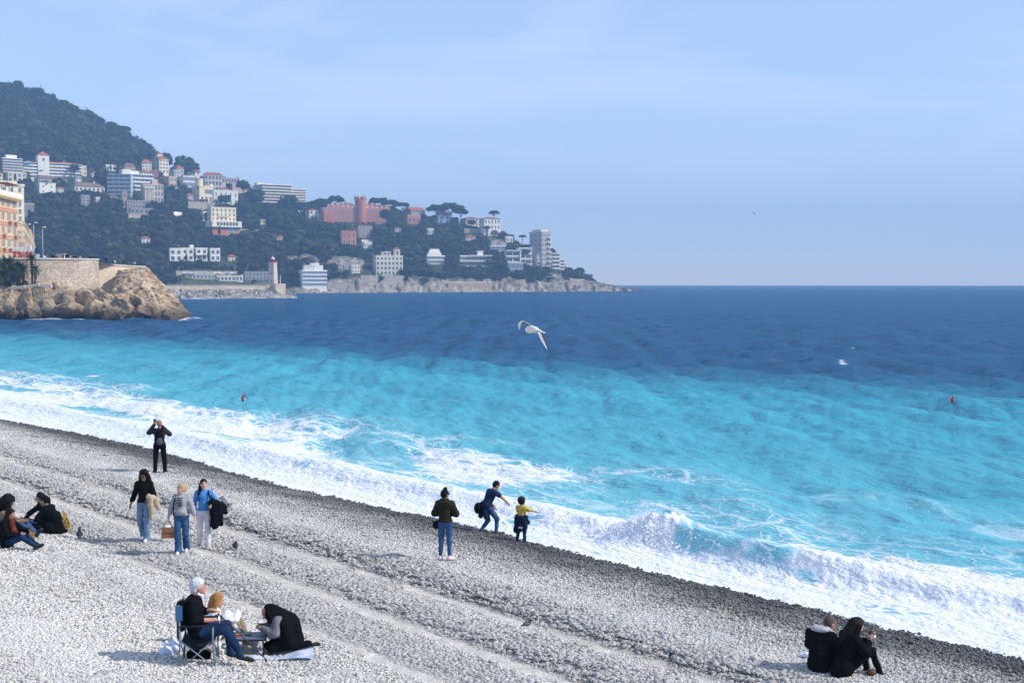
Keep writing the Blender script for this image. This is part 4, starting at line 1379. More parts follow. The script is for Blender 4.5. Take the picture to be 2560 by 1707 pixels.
retaining('stone terrace wall under the round tower villa', [(470, 504), (536, 504)], 16, 'stone')
b = B('long white two storey villa with a small red roof centre', (531, 594, 476, 512), 'white', 2, 5, rot=24, side=0.06, wf=0.2, hf=0.5)
W_, D_, H_, m_ = dims(b); roof_mb(W_ * 0.35, D_ * 0.7, 2.4, 'hip').build('roof', C['redt'], b, loc=(0, 0, H_ + 0.2))
# colonnaded palace and ruins
b = B('rose stone palace with tall columned porch and side tower', (352, 407, 462, 506), 'rose', 3, 7, rot=26, side=0.1, name='palace', wf=0.5, hf=0.66)
W_, D_, H_, m_ = dims(b)
for i in range(6): MB().cyl((-W_ * 0.42 + i * W_ * 0.085, -D_ / 2 - 1.2, 0), 0.45, 0.4, H_ * 0.8, 8).build('column', C['ivory'], b)
MB().box((-W_ * 0.21, -D_ / 2 - 1.2, H_ * 0.84), (W_ * 0.5, 1.6, 1.2)).build('entablature', C['ivory'], b)
q = MB().box((W_ * 0.1, 0, H_ / 2 + 2), (5, 5, H_ + 6)).build('tower', C['rose'], b)
roof_mb(W_ * 0.32, D_ * 0.9, 2.2, 'hip').build('roof', C['redt'], b, loc=(W_ * 0.33, 0, H_ + 0.2))
b = B('ruined stone arcade stepping down the slope', (314, 374, 500, 520), 'stone', 2, 8, rot=22, side=0.05, name='ruin', wf=0.5, hf=0.66, style='arch', roof='none', dmax=8)
b = B('long low terrace building with square openings', (324, 380, 521, 534), 'stone', 1, 5, rot=22, side=0.04, name='terrace_building', wf=0.6, hf=0.6, dmax=8)
retaining('white capped terrace wall below the ruined arcade', [(320, 534), (394, 532)], 12, 'stone')
B('small tan stone pavilion beside the ruined arcade', (303, 317, 480, 496), 'tan', 1, 1, rot=26, side=0.2, style='arch', name='pavilion', wf=0.5, hf=0.6)
retaining('pale terrace wall in the trees left of the cream terrace villa', [(434, 530), (456, 529)], 8, 'white')
# cream villa with pink base
b = B('big cream villa on an arched terrace with a pink base below', (518, 589, 519, 552), 'cream', 3, 6, rot=30, side=0.14, wf=0.3, hf=0.52, name='terrace_villa', D=terr_at(556, 590)[0].y)
W_, D_, H_, m_ = dims(b)
MB().box((0, -D_ / 2 - 1.2, H_ * 0.38), (W_ * 0.42, 1.4, 0.3)).build('balcony', C['ivory'], b)
tr = MB().box((W_ * 0.02, -2.5, -2.4), (W_ * 1.18, D_ + 6, 4.3)).build('terrace', C['ivory'], b)
for i in range(7): window(tr, -W_ * 0.34 + i * W_ * 0.125, -D_ / 2 - 5.5, -4.0, W_ * 0.09, 3.2, 0, 'arch')
MB().box((W_ * 0.02, -2.5, -4.75), (W_ * 1.24, D_ + 7.2, 0.5)).build('terrace', C['slab'], b)
pk = MB().box((W_ * 0.02, -2.0, -10), (W_ * 1.08, D_ + 4, 10.0)).build('pink_base', C['pink'], b)
window(pk, W_ * 0.42, -D_ / 2 - 4.0, -8.4, 2.2, 2.6); window(pk, W_ * 0.2, -D_ / 2 - 4.0, -10.8, 4.4, 5.2, 0, 'plain', M_bluegl)
CLEAR.append((514, 602, 548, 590, terr_at(556, 590)[0].y, 6, None))
# cream hotel
b = B('long cream hotel block with stacked balconies on the skyline', (630, 728, 462, 513), 'cream', 7, 12, style='balc', rot=24, side=0.26, name='hotel', cat='hotel', slabm=C['tslab'], sidecols=3, dmax=26)
W_, D_, H_, m_ = dims(b)
MB().box((-W_ * 0.42, 2, H_ + 1.3), (7, 7, 3)).build('roof_box', C['ivory'], b); MB().box((-W_ * 0.1, 2, H_ + 0.9), (10, 6, 2.0)).build('roof_box', C['ivory'], b)
b2 = B('lower right wing of the cream hotel block with five balcony floors', (728, 764, 474, 512), 'cream', 6, 5, style='balc', rot=24, side=0, name='hotel_wing', cat='hotel', slabm=C['tslab'], D=b.location.y + 8, dmax=18)
retaining('arched retaining wall running under the hotel trees', [(650, 549), (692, 549), (732, 549)], 14, 'stone', name='arcade_wall')
retaining('lower stone path wall under the hotel trees', [(596, 572), (700, 573), (780, 573)], 6, 'stone', name='path_wall')
B('small white house with a red roof beside the pink castle', (763, 797, 521, 548), 'white', 2, 2, rot=26, side=0.3, roof='hip', rp=4, wf=0.34)

# ---- pink castle
b = B('pink castle with a crowned central tower and crenellated wings', (801, 976, 518, 560), 'pink', 3, 14, rot=20, side=0.04, name='castle', cat='castle', roof='none', wf=0.34, hf=0.56, dmax=20, glass=M_bluegl)
W_, D_, H_, m_ = dims(b)
for i in range(26):
    if i in (11, 12, 13, 14): continue
    x = -W_ * 0.42 + W_ * 0.9 * i / 25
    wv = 2.4 * math.exp(-((x + W_ * 0.16) / (W_ * 0.10)) ** 2) + 2.0 * math.exp(-((x - W_ * 0.22) / (W_ * 0.10)) ** 2)
    q = MB().box((x, -D_ / 2 + 0.6, H_ + 0.9 + wv / 2), (W_ * 0.036, 1.0, 2.2 + wv)); q.cyl((x, -D_ / 2 + 0.6, H_ + 2.0 + wv), 1.25, 0.3, 1.3, 8)
    q.build('merlon', C['pink'] if i % 2 else C['rose'], b)
tw = MB().lathe([(5.4, 0), (5.4, H_ + 8), (5.7, H_ + 9.5), (5.7, H_ + 10)], (W_ * 0.06, -D_ * 0.32, 0), 18).build('tower', C['pink'], b)
for i in range(8):
    a_ = i * math.pi / 4 + 0.2
    MB().lathe([(0.6, 0), (1.3, 2.2), (1.3, 3.2), (0.5, 4.6), (0.1, 5.2)], (W_ * 0.06 + 5.2 * math.cos(a_), -D_ * 0.32 + 5.2 * math.sin(a_), H_ + 7.4), 8).build('turret', C['rose'], tw)
window(b, W_ * 0.10, -D_ / 2 - 2.2, H_ * 0.38, 4.6, 4.8, 0, 'arch', M_bluegl)
q = MB().box((W_ * 0.10, -D_ / 2 - 1.1, H_ * 0.36), (9, 2.2, H_ * 0.72)); q.build('porch', C['pink'], b)
MB().box((-W_ * 0.44, -D_ / 2 - 1.6, H_ * 0.34), (W_ * 0.13, 3.2, H_ * 0.68)).build('side_wing', C['pink'], b)
for i in range(12): window(b, -W_ * 0.3 + i * W_ * 0.055, -D_ / 2 - 0.02, -H_ * 0.24, 2.0, 2.6, 0, 'arch', M_bluegl)
B('small red house with three arched white windows below the castle', (851, 891, 578, 612), 'pink', 2, 3, rot=24, side=0.08, style='arch', wf=0.36, hf=0.5, roof='flat')
b = B('ruined stone belvedere with battlements between castle and red house', (890, 931, 567, 594), 'stone', 2, 4, rot=24, side=0.12, style='arch', name='belvedere', wf=0.3, hf=0.45, dmax=8)
W_, D_, H_, m_ = dims(b)
for i in range(6): MB().box((-W_ * 0.4 + i * W_ * 0.16, -D_ / 2 + 0.4, H_ + 1.0), (1.0, 0.8, 1.2)).build('merlon', C['stone'], b)
retaining('white balustrade terrace below the ruined belvedere', [(904, 600), (934, 600)], 8, 'white')
B('yellow house with a red roof in the gap between pines', (1008, 1063, 517, 540), 'yellow', 2, 4, rot=30, side=0.35, roof='gable', rp=9, kind='shutter')
b = B('pink crenellated garden wall house under the yellow house', (1016, 1052, 540, 560), 'pink', 1, 3, rot=24, side=0.08, name='gatehouse', roof='none')
W_, D_, H_, m_ = dims(b)
for i in range(8): MB().box((-W_ * 0.45 + i * W_ * 0.128, -D_ / 2 + 0.4, H_ + 0.6), (1.1, 0.8, 1.2)).build('merlon', C['rose'], b)
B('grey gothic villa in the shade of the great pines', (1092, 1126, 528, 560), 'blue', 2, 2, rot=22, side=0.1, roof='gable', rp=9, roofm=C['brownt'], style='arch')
B('low white house with a long red roof on the crest', (1150, 1203, 541, 564), 'ivory', 2, 5, rot=26, side=0.3, roof='hip', rp=5)
b = B('grey white villa with a red roof standing over a large stone arch', (1199, 1251, 542, 575), 'white', 2, 5, rot=24, side=0.22, roof='hip', rp=4, wf=0.34, D=terr_at(1222, 590)[0].y)
W_, D_, H_, m_ = dims(b)
CLEAR.append((1200, 1245, 570, 590, b.location.y - 5, 6, None))
window(b, W_ * 0.1, -D_ / 2 - 1.4, -4.8, 9, 5.2, 0, 'arch', name='stone_arch', fm=C['white']); MB().box((W_ * 0.1, -D_ / 2 - 0.7, -3.2), (13, 1.4, 8)).build('arch_wall', C['white'], b)
retaining('pale stone garden wall left of the arch villa', [(1160, 572), (1198, 573)], 10, 'stone')
# ---- modern white houses
b = B('wide modern white villa of long flat slabs and glass', (1147, 1233, 640, 666), 'white', 2, 9, style='band', rot=18, side=0.05, name='modern_villa', glass=M_glass, dmax=16)
W_, D_, H_, m_ = dims(b)
MB().box((W_ * 0.12, -1, H_ + 0.4), (W_ * 0.72, D_ + 4, 0.8)).build('roof_slab', C['slab'], b); MB().box((-W_ * 0.02, -2.2, H_ * 0.5), (W_ * 1.08, D_ + 4, 0.7)).build('floor_slab', C['slab'], b)
MB().box((W_ * 0.12, 0, H_ + 2.6), (W_ * 0.16, D_ * 0.5, 3.4)).build('roof_box', C['white'], b); MB().box((W_ * 0.12, 0, H_ + 4.5), (W_ * 0.22, D_ * 0.7, 0.4)).build('roof_slab', C['slab'], b)
MB().box((0, -2.2, -0.2), (W_ * 1.04, D_ + 4, 0.8)).build('floor_slab', C['slab'], b)
b = B('white framed modern house with deep open balconies', (1262, 1300, 627, 656), 'white', 2, 2, style='balc', rot=20, side=0.06, name='modern_house', glass=M_glass, dmax=10)
W_, D_, H_, m_ = dims(b)
MB().box((W_ * 0.48, -D_ / 2 - 1, H_ / 2), (1.0, 2.4, H_ + 0.6)).build('frame_wall', C['slab'], b); MB().box((0.4, -D_ / 2 - 1.2, H_ + 0.35), (W_ * 1.02, 3.0, 0.7)).build('roof_slab', C['slab'], b)
B('low glass pavilion under white slabs below the framed house', (1268, 1308, 657, 675), 'blue', 1, 4, style='band', rot=20, side=0.05, name='glass_pavilion', dmax=8)
B('narrow white house with two broad balconies left of the dome', (1294, 1329, 621, 662), 'white', 3, 2, style='balc', rot=24, side=0.1, name='balcony_house', dmax=10)
B('low white bungalow slabs half hidden in pines', (1224, 1263, 615, 628), 'white', 1, 3, style='band', rot=20, side=0.05, name='bungalow', dmax=8)
# tower block by the point
b = B('tall pale grey apartment tower with rounded balconies near the point', (1321, 1377, 581, 666), 'greige', 7, 4, rot=34, side=0.60, name='apartment_tower', cat='apartment building', sidecols=3, wf=0.4, hf=0.42)
W_, D_, H_, m_ = dims(b)
MB().lathe([(3.0, 0), (3.2, H_ * 0.55), (3.4, H_ * 0.56), (3.4, H_ * 0.6)], (-W_ / 2 - 1.0, D_ * 0.1, 0), 16).build('round_bay', C['rose'], b)
for i in range(6): MB().cyl((W_ * 0.30, -D_ / 2 + 0.4, H_ * (0.12 + 0.14 * i)), 2.6, 2.6, 1.1, 16).build('balcony', C['ivory'], b)
MB().box((0, 0, H_ + 1.4), (W_ * 0.8, D_ * 0.7, 2.6)).build('penthouse', C['ivory'], b)
d_ = terr_at(1345, 662)[0]
t_ = thing('domed_chapel', 'small white domed chapel in front of the grey apartment tower', 'chapel', d_)
m_ = d_.y / F
MB().lathe([(8.0 * m_, -4), (8.4 * m_, 8 * m_), (8.8 * m_, 9 * m_), (8.2 * m_, 11 * m_)], (0, 0, 0), 20).build('drum', C['white'], t_)
MB().lathe([(8.6 * m_, 11 * m_), (8.2 * m_, 16 * m_), (6.2 * m_, 22 * m_), (3.2 * m_, 26.5 * m_), (0.8 * m_, 29 * m_), (0.4 * m_, 32 * m_)], (0, 0, 0), 20).build('dome', C['white'], t_, True)
window(t_, 1.0, -8.4 * m_, 0.3, 1.4, 2.4, 0.1, 'arch', name='door')
CLEAR.append((1335, 1355, 632, 662, d_.y, 6, None))
B('stepped pale apartments with terraces at the right end of the houses', (1376, 1399, 634, 672), 'ivory', 4, 2, style='balc', rot=24, side=0.2, name='terrace_house', dmax=9)
B('lower stepped apartments against the sky beside the point', (1397, 1411, 650, 674), 'ivory', 3, 1, style='balc', rot=24, side=0.15, name='terrace_house', dmax=7)
# ---- shore houses
b = B('large ivory villa with arched loggias and a small red tower roof above the sea wall', (933, 1007, 640, 688), 'ivory', 4, 7, rot=20, side=0.10, name='arcade_villa', wf=0.46, hf=0.56, style='arch')
W_, D_, H_, m_ = dims(b)
q = MB().box((W_ * 0.3, -D_ * 0.25, H_ + 2.6), (W_ * 0.2, D_ * 0.5, 6)).build('tower', C['ivory'], b); roof_mb(W_ * 0.2, D_ * 0.5, 1.8, 'pyr', 0.5).build('tower_roof', C['redt'], q, loc=(W_ * 0.3, -D_ * 0.25, H_ + 5.61))
window(q, W_ * 0.3, -D_ * 0.5, H_ + 1.2, 1.7, 3.0, 0, 'arch')
q = MB().box((-W_ * 0.08, 0, H_ + 1.8), (W_ * 0.3, D_ * 0.7, 3.6)).build('upper_storey', C['ivory'], b)
for i in range(2): window(q, -W_ * 0.15 + i * W_ * 0.14, -D_ * 0.35, H_ + 1.2, W_ * 0.09, 1.7)
retaining('tall stone sea wall under the ivory arcade villa', [(902, 689), (955, 689), (1009, 690)], 18, 'stone', name='sea_wall')
b = B('white house stepping up in glazed tiers among trees', (1064, 1112, 640, 660), 'white', 2, 5, style='band', rot=22, side=0.08, name='tiered_house', dmax=12)
W_, D_, H_, m_ = dims(b)
for i in range(3): MB().box((-W_ * 0.06 + 0.6 * i, 1.5 * i, H_ + 1.4 + i * 1.9), (W_ * (0.8 - 0.14 * i), D_ * 0.7, 1.9)).build('tier', C['white'], b)
q = MB().box((W_ * 0.2, 0.5, -3.2), (W_ * 0.4, D_ * 0.7, 6)).build('lower_storey', C['white'], b)
for i in range(2): window(q, W_ * 0.12 + i * W_ * 0.16, 0.5 - D_ * 0.35, -3.6 + 0.4 * i, 2.6, 2.2)
CLEAR.append((1085, 1112, 655, 678, terr_at(1098, 672)[0].y, 6, None))
b = B('white rounded seaside block of four glazed floors just above the water', (747, 817, 677, 716), 'white', 4, 6, style='band', rot=22, side=0.13, name='seaside_block', cat='apartment building', D=terr_at(780, 722)[0].y - 4, z_base=None)
W_, D_, H_, m_ = dims(b)
MB().box((0, 0, H_ + 2.2), (W_ * 0.75, D_ * 0.6, 4.0)).build('upper_storey', C['white'], b); MB().box((W_ * 0.05, -1, H_ + 4.6), (W_ * 0.34, D_ * 0.4, 2.6)).build('roof_box', C['white'], b)
for i in range(5): MB().cyl((-W_ * 0.4 + i * W_ * 0.1, -D_ * 0.35, H_ + 0.2), 0.2, 0.2, 4.5, 6).build('roof_post', C['white'], b)
retaining('low pale jetty wall with a white post right of the seaside block', [(820, 707), (866, 707)], 16, 'stone', name='jetty_wall')
for i, (xa, xb, ya) in enumerate(((420, 454, 622), (454, 484, 621), (488, 518, 621), (525, 550, 622))):
    b = B(['white two storey villa block at the left of a row of four', 'white villa block with a raised stair box, second of a row of four', 'white villa block with one wide balcony, third of a row of four', 'smallest white villa block at the right of a row of four'][i], (xa, xb, ya, ya + 30), 'white', 2, 2, rot=24, side=0.14 if i == 0 else 0.06, wf=0.5, hf=0.5, name='row_villa', group='row of four white villas in the trees', dmax=9)
    W_, D_, H_, m_ = dims(b)
    if i == 1: MB().box((W_ * 0.38, 0, H_ + 1.3), (W_ * 0.3, D_ * 0.6, 3)).build('stair_box', C['white'], b)
    if i == 2: MB().box((0, -D_ / 2 - 0.8, H_ * 0.48), (W_, 1.6, 0.9)).build('balcony', C['white'], b)
# harbour road buildings behind the breakwater
b = B('low harbour building with a viaduct deck left of the lighthouse', (610, 674, 680, 700), 'concrete', 2, 7, rot=16, side=0.04, name='harbour_building', cat='building', wf=0.6, dmax=10)
B('long pale quay shed behind the breakwater', (540, 606, 690, 702), 'ivory', 1, 7, rot=14, side=0.03, name='quay_shed', cat='building', dmax=8, wf=0.5)
B('flat roofed harbour shed nearest the cliff', (470, 536, 686, 697), 'grey', 1, 7, rot=14, side=0.03, name='quay_shed', cat='building', dmax=8, wf=0.5)
retaining('long pale coast road wall above the harbour sheds', [(440, 678), (560, 676), (650, 664), (740, 660)], 9, 'stone', name='road_wall')
retaining('coast road parapet left of the ivory arcade villa', [(860, 657), (900, 655), (932, 657)], 12, 'stone', name='road_wall')
retaining('low sea wall with pale blocks along the outer shore', [(1120, 706), (1175, 708), (1230, 709)], 8, 'tan', name='sea_wall')
retaining('pale wall on the rocks near the point', [(1425, 699), (1460, 701)], 11, 'tan', name='sea_wall')
# parked cars along the harbour road
for i, xx_ in enumerate((462, 478, 500, 538, 552, 566, 580)):
    p = terr_at(xx_, 686)[0]
    t_ = thing('parked_car', ['white car parked at the left end of the harbour road', 'white car second from the left on the harbour road', 'pale blue car third from the left on the harbour road', 'white car left of the middle of the harbour sheds', 'white car right above the long pale quay shed', 'pale blue car before the right end of the quay shed', 'white car nearest the harbour building with the viaduct deck'][i], 'car', p, 0.25, 'cars on the harbour road')
    MB().box((0, 0, 0.75), (4.2, 1.8, 0.7)).box((-0.2, 0, 1.32), (2.4, 1.6, 0.6), taper=0.8).build('body', C['blue'] if i in (2, 5) else C['white'], t_)
    for sx_ in (-1.3, 1.3):
        MB().box((sx_, 0, 0.35), (0.7, 1.84, 0.7)).build('wheel', M_glass, t_)
    CLEAR.append((xx_ - 9, xx_ + 9, 680, 690, p.y, 3, None))

# smaller houses between the larger ones
for lb, rect, wl_, fl_, co_, rf, rp_ in (('small annex with a flat roof left of the cream terrace villa', (505, 519, 530, 552), 'white', 2, 1, 'flat', 0), ('low house with a red roof left of the round tower villa', (466, 483, 482, 500), 'rose', 2, 2, 'hip', 5),
        ('pale cottage with a red roof above the long white villa', (600, 622, 470, 484), 'ivory', 1, 2, 'hip', 4), ('narrow cream house in the trees under the long white residence', (140, 158, 466, 482), 'cream', 2, 2, 'hip', 4), ('white cottage at the edge of the forest above the brown roofed villa', (226, 246, 428, 442), 'white', 1, 3, 'hip', 4),
        ('ivory house right of the unfinished concrete house', (236, 258, 494, 508), 'ivory', 1, 3, 'flat', 0), ('small peach house below the bluish villa', (428, 446, 470, 484), 'peach', 2, 2, 'flat', 0), ('white house under the right end of the hotel', (742, 762, 516, 530), 'white', 2, 2, 'flat', 0), ('cream cottage in the trees below the arched retaining wall', (690, 712, 588, 600), 'cream', 1, 2, 'hip', 4),
        ('pale house in the trees below the small red house', (905, 930, 606, 620), 'white', 1, 3, 'flat', 0), ('white cottage right of the ruined belvedere', (984, 1004, 568, 580), 'white', 1, 2, 'hip', 4), ('ivory house in front of the great pines', (1066, 1084, 572, 586), 'ivory', 1, 2, 'flat', 0), ('rose house below the low house on the crest', (1160, 1184, 588, 602), 'rose', 2, 2, 'hip', 4),
        ('small white house above the tall apartment tower', (1262, 1282, 592, 606), 'white', 1, 2, 'flat', 0), ('pale terrace house left of the ivory arcade villa', (874, 900, 664, 682), 'ivory', 2, 3, 'flat', 0), ('white house with a red roof over the row of four villas', (350, 374, 590, 606), 'white', 2, 2, 'hip', 5), ('cream house right of the row of four villas', (566, 592, 636, 652), 'cream', 2, 3, 'hip', 5)):
    B(lb, rect, wl_, fl_, co_, rf, rp_, rot=28, side=0.2, name='small_house', wf=0.36)

# ---- trees told apart from the woods
def htree(label, px, py, hpx, rpx, kind, i, cat='tree', name=None, back=0.0, group=None):
    p = terr_at(px, py)[0]
    m = (p.y + back) / F
    p = at(px, py, p.y + back)
    return tree(name or {'umbrella': 'umbrella_pine', 'cypress': 'cypress', 'round': 'broad_tree'}[kind], label, cat, p, hpx * m, rpx * m, kind, group, i)


for i, (lb, px, py, h, r) in enumerate((
        ('umbrella pine with see through trunk left of the pink castle', 803, 540, 42, 23), ('dense dark umbrella pine just left of the castle wing', 838, 530, 38, 24),
        ('broad umbrella pine right behind the castle wing', 947, 527, 30, 27), ('second umbrella pine sloping down right of the castle', 976, 532, 30, 24),
        ('umbrella pine with bare trunk before the yellow house', 1007, 545, 38, 19), ('huge spreading umbrella pine at the left of the pine grove', 1090, 548, 34, 25),
        ('tallest umbrella pine of the grove on the skyline', 1128, 556, 46, 32), ('umbrella pine at the right end of the grove', 1152, 560, 36, 20),
        ('small flat umbrella pine above the arch villa', 1235, 552, 24, 15), ('little umbrella pine left of the grey apartment tower', 1306, 612, 24, 10),
        ('umbrella pine growing in front of the stone arch', 1217, 590, 24, 10))):
    htree(lb, px, py, h, r, 'umbrella', i, 'pine tree', group='umbrella pines on the skyline')
for i, (lb, px, py, h, r) in enumerate((
        ('great dark tree on the skyline behind the gabled house', 462, 434, 40, 26), ('round dark tree behind the tall cream villa', 412, 412, 28, 16), ('dark tree right of the great skyline tree', 486, 432, 24, 14),
        ('dark pointed tree left of the cream hotel', 608, 492, 40, 17), ('dense tree under the left end of the hotel', 640, 510, 34, 24), ('broad tree at the foot of the hotel', 718, 526, 36, 26), ('dark tree right of the hotel trees', 752, 548, 42, 17), ('dark tree at the right end of the castle', 965, 560, 34, 18),
        ('tree hiding the base of the long white villa', 560, 512, 24, 16), ('rounded tree before the white plain block', 112, 476, 24, 10), ('tree left of the brown roofed villa', 146, 472, 26, 16), ('tree before the long white residence', 186, 440, 30, 13), ('dark tree between apartment block and palace', 328, 486, 24, 10), ('tree right of the palace', 428, 500, 32, 20), ('round tree in front of the arch villa terrace', 1180, 572, 22, 10),
        ('dark tree between the two white modern houses', 1310, 660, 36, 11), ('dark bushy tree beside the modern slab villa', 1238, 655, 30, 14), ('windswept tree above the rocks at the point', 1448, 690, 20, 15))):
    htree(lb, px, py, h, r, 'round', 40 + i)
for i, (lb, px, py, h, r) in enumerate((
        ('slim dark cypress by the cream house at far left', 38, 453, 20, 4), ('cypress beside the low white and blue house', 276, 428, 18, 4), ('cypress left of the peach villa', 398, 462, 34, 4), ('cypress in front of the bluish villa', 447, 470, 22, 6),
        ('cypress in front of the pink base', 549, 592, 30, 5), ('cypress between the second and third row villas', 487, 656, 36, 4), ('cypress between the third and fourth row villas', 521, 656, 36, 5), ('cypress before the second row villa', 466, 656, 26, 4))):
    htree(lb, px, py, h, r, 'cypress', 80 + i, 'cypress tree')
for i, (lb, px, py, h) in enumerate((('palm before the peach villa', 411, 484, 26), ('palm at the corner of the round tower villa', 495, 503, 34), ('palm left of the round tower villa', 460, 488, 24))):
    p = terr_at(px, py)[0]
    palm(lb, p, h * p.y / F, 'palms among the villas', 10 + i, spread=3.2, skirt=False, nfr=18)

# ================================================================== QUAY, ROCKS, BREAKWATER
M_rubble = mat('rubble_stone_wall', (0.5, 0.42, 0.33), rough=0.92, spec=0.15)


def rubble_nodes(m, c0, c1, mortar, sx=2.0, sz=2.9):
    nt = m.node_tree; N, L = nt.nodes, nt.links
    b = N['Principled BSDF']
    tcn = N.new('ShaderNodeTexCoord')
    sp = N.new('ShaderNodeSeparateXYZ'); L.new(tcn.outputs['Object'], sp.inputs[0])
    ad = N.new('ShaderNodeMath'); ad.operation = 'ADD'; L.new(sp.outputs[0], ad.inputs[0]); L.new(sp.outputs[1], ad.inputs[1])
    cb = N.new('ShaderNodeCombineXYZ'); L.new(ad.outputs[0], cb.inputs[0]); L.new(sp.outputs[2], cb.inputs[1])
    mp_ = N.new('ShaderNodeMapping'); mp_.inputs['Scale'].default_value = (sx, sz, 1); L.new(cb.outputs[0], mp_.inputs['Vector'])
    v = N.new('ShaderNodeTexVoronoi'); v.inputs['Scale'].default_value = 1.0; v.inputs['Randomness'].default_value = 0.65
    v2 = N.new('ShaderNodeTexVoronoi'); v2.feature = 'DISTANCE_TO_EDGE'; v2.inputs['Scale'].default_value = 1.0; v2.inputs['Randomness'].default_value = 0.65
    L.new(mp_.outputs[0], v.inputs['Vector']); L.new(mp_.outputs[0], v2.inputs['Vector'])
    sc_ = N.new('ShaderNodeSeparateColor'); L.new(v.outputs['Color'], sc_.inputs[0])
    cr = N.new('ShaderNodeValToRGB'); cr.color_ramp.elements[0].color = (*c0, 1); cr.color_ramp.elements[1].color = (*c1, 1)
    L.new(sc_.outputs[0], cr.inputs[0])
    ed = N.new('ShaderNodeMapRange'); ed.inputs['From Min'].default_value = 0.03; ed.inputs['From Max'].default_value = 0.09; L.new(v2.outputs['Distance'], ed.inputs['Value'])
    mx_ = N.new('ShaderNodeMix'); mx_.data_type = 'RGBA'; mx_.inputs[6].default_value = (*mortar, 1)
    L.new(ed.outputs[0], mx_.inputs[0]); L.new(cr.outputs[0], mx_.inputs[7])
    st = N.new('ShaderNodeTexNoise'); st.inputs['Scale'].default_value = 0.18; st.inputs['Detail'].default_value = 5; L.new(tcn.outputs['Object'], st.inputs['Vector'])
    sr = N.new('ShaderNodeMapRange'); sr.inputs['From Min'].default_value = 0.3; sr.inputs['From Max'].default_value = 0.7; sr.inputs['To Min'].default_value = 0.72; sr.inputs['To Max'].default_value = 1.12; L.new(st.outputs[0], sr.inputs['Value'])
    mu = N.new('ShaderNodeMix'); mu.data_type = 'RGBA'; mu.blend_type = 'MULTIPLY'; mu.inputs[0].default_value = 1
    L.new(mx_.outputs[2], mu.inputs[6]); L.new(sr.outputs[0], mu.inputs[7]); L.new(mu.outputs[2], b.inputs['Base Color'])
    bp = N.new('ShaderNodeBump'); bp.inputs['Strength'].default_value = 0.7; bp.inputs['Distance'].default_value = 0.08
    L.new(ed.outputs[0], bp.inputs['Height']); L.new(bp.outputs[0], b.inputs['Normal'])


rubble_nodes(M_rubble, (0.62, 0.48, 0.35), (0.86, 0.74, 0.59), (0.44, 0.34, 0.25))
M_coping = mat('pale_coping', (0.66, 0.60, 0.52), rough=0.9, var=0.2, vscale=0.4)
M_seawall = mat('smooth_sea_wall', (0.74, 0.60, 0.44), rough=0.92, var=0.18, vscale=0.25, bump=0.2, bscale=2)
M_paving = mat('quay_paving', (0.40, 0.38, 0.35), rough=0.95, var=0.2, vscale=0.3)


def rock_mat(name, c0, c1, rust, scale=0.5):
    m = mat(name, c0, rough=0.95, spec=0.15)
    nt = m.node_tree; N, L = nt.nodes, nt.links
    b = N['Principled BSDF']
    g = N.new('ShaderNodeNewGeometry')
    n = N.new('ShaderNodeTexNoise'); n.inputs['Scale'].default_value = scale; n.inputs['Detail'].default_value = 8; n.inputs['Roughness'].default_value = 0.68; L.new(g.outputs['Position'], n.inputs['Vector'])
    cr = N.new('ShaderNodeValToRGB'); e = cr.color_ramp.elements
    e[0].position = 0.34; e[0].color = (*c0, 1); e[1].position = 0.60; e[1].color = (*c1, 1)
    L.new(n.outputs[0], cr.inputs[0])
    n2 = N.new('ShaderNodeTexNoise'); n2.inputs['Scale'].default_value = scale * 0.35; n2.inputs['Detail'].default_value = 4; L.new(g.outputs['Position'], n2.inputs['Vector'])
    rr = N.new('ShaderNodeMapRange'); rr.inputs['From Min'].default_value = 0.53; rr.inputs['From Max'].default_value = 0.66; rr.inputs['To Max'].default_value = 0.5; L.new(n2.outputs[0], rr.inputs['Value'])
    mx_ = N.new('ShaderNodeMix'); mx_.data_type = 'RGBA'; L.new(rr.outputs[0], mx_.inputs[0]); L.new(cr.outputs[0], mx_.inputs[6]); mx_.inputs[7].default_value = (*rust, 1)
    # sea-stained dark band just above the water
    sp = N.new('ShaderNodeSeparateXYZ'); L.new(g.outputs['Position'], sp.inputs[0])
    wz = N.new('ShaderNodeMath'); wz.operation = 'MULTIPLY_ADD'; L.new(n.outputs[0], wz.inputs[0]); wz.inputs[1].default_value = -2.4; L.new(sp.outputs[2], wz.inputs[2])
    wr = N.new('ShaderNodeMapRange'); wr.inputs['From Min'].default_value = -0.3; wr.inputs['From Max'].default_value = 2.3; wr.inputs['To Min'].default_value = 0.85; wr.inputs['To Max'].default_value = 0.0; L.new(wz.outputs[0], wr.inputs['Value'])
    m2 = N.new('ShaderNodeMix'); m2.data_type = 'RGBA'; L.new(wr.outputs[0], m2.inputs[0]); L.new(mx_.outputs[2], m2.inputs[6]); m2.inputs[7].default_value = (0.055, 0.042, 0.032, 1)
    L.new(m2.outputs[2], b.inputs['Base Color'])
    v = N.new('ShaderNodeTexVoronoi'); v.feature = 'DISTANCE_TO_EDGE'; v.inputs['Scale'].default_value = scale * 0.8; L.new(g.outputs['Position'], v.inputs['Vector'])
    vm = N.new('ShaderNodeMath'); vm.operation = 'MINIMUM'; L.new(v.outputs['Distance'], vm.inputs[0]); vm.inputs[1].default_value = 0.12
    hm = N.new('ShaderNodeMath'); hm.operation = 'MULTIPLY_ADD'; L.new(vm.outputs[0], hm.inputs[0]); hm.inputs[1].default_value = 1.0; L.new(n.outputs[0], hm.inputs[2])
    bp = N.new('ShaderNodeBump'); bp.inputs['Strength'].default_value = 0.9; bp.inputs['Distance'].default_value = 0.9; L.new(hm.outputs[0], bp.inputs['Height']); L.new(bp.outputs[0], b.inputs['Normal'])
    return m


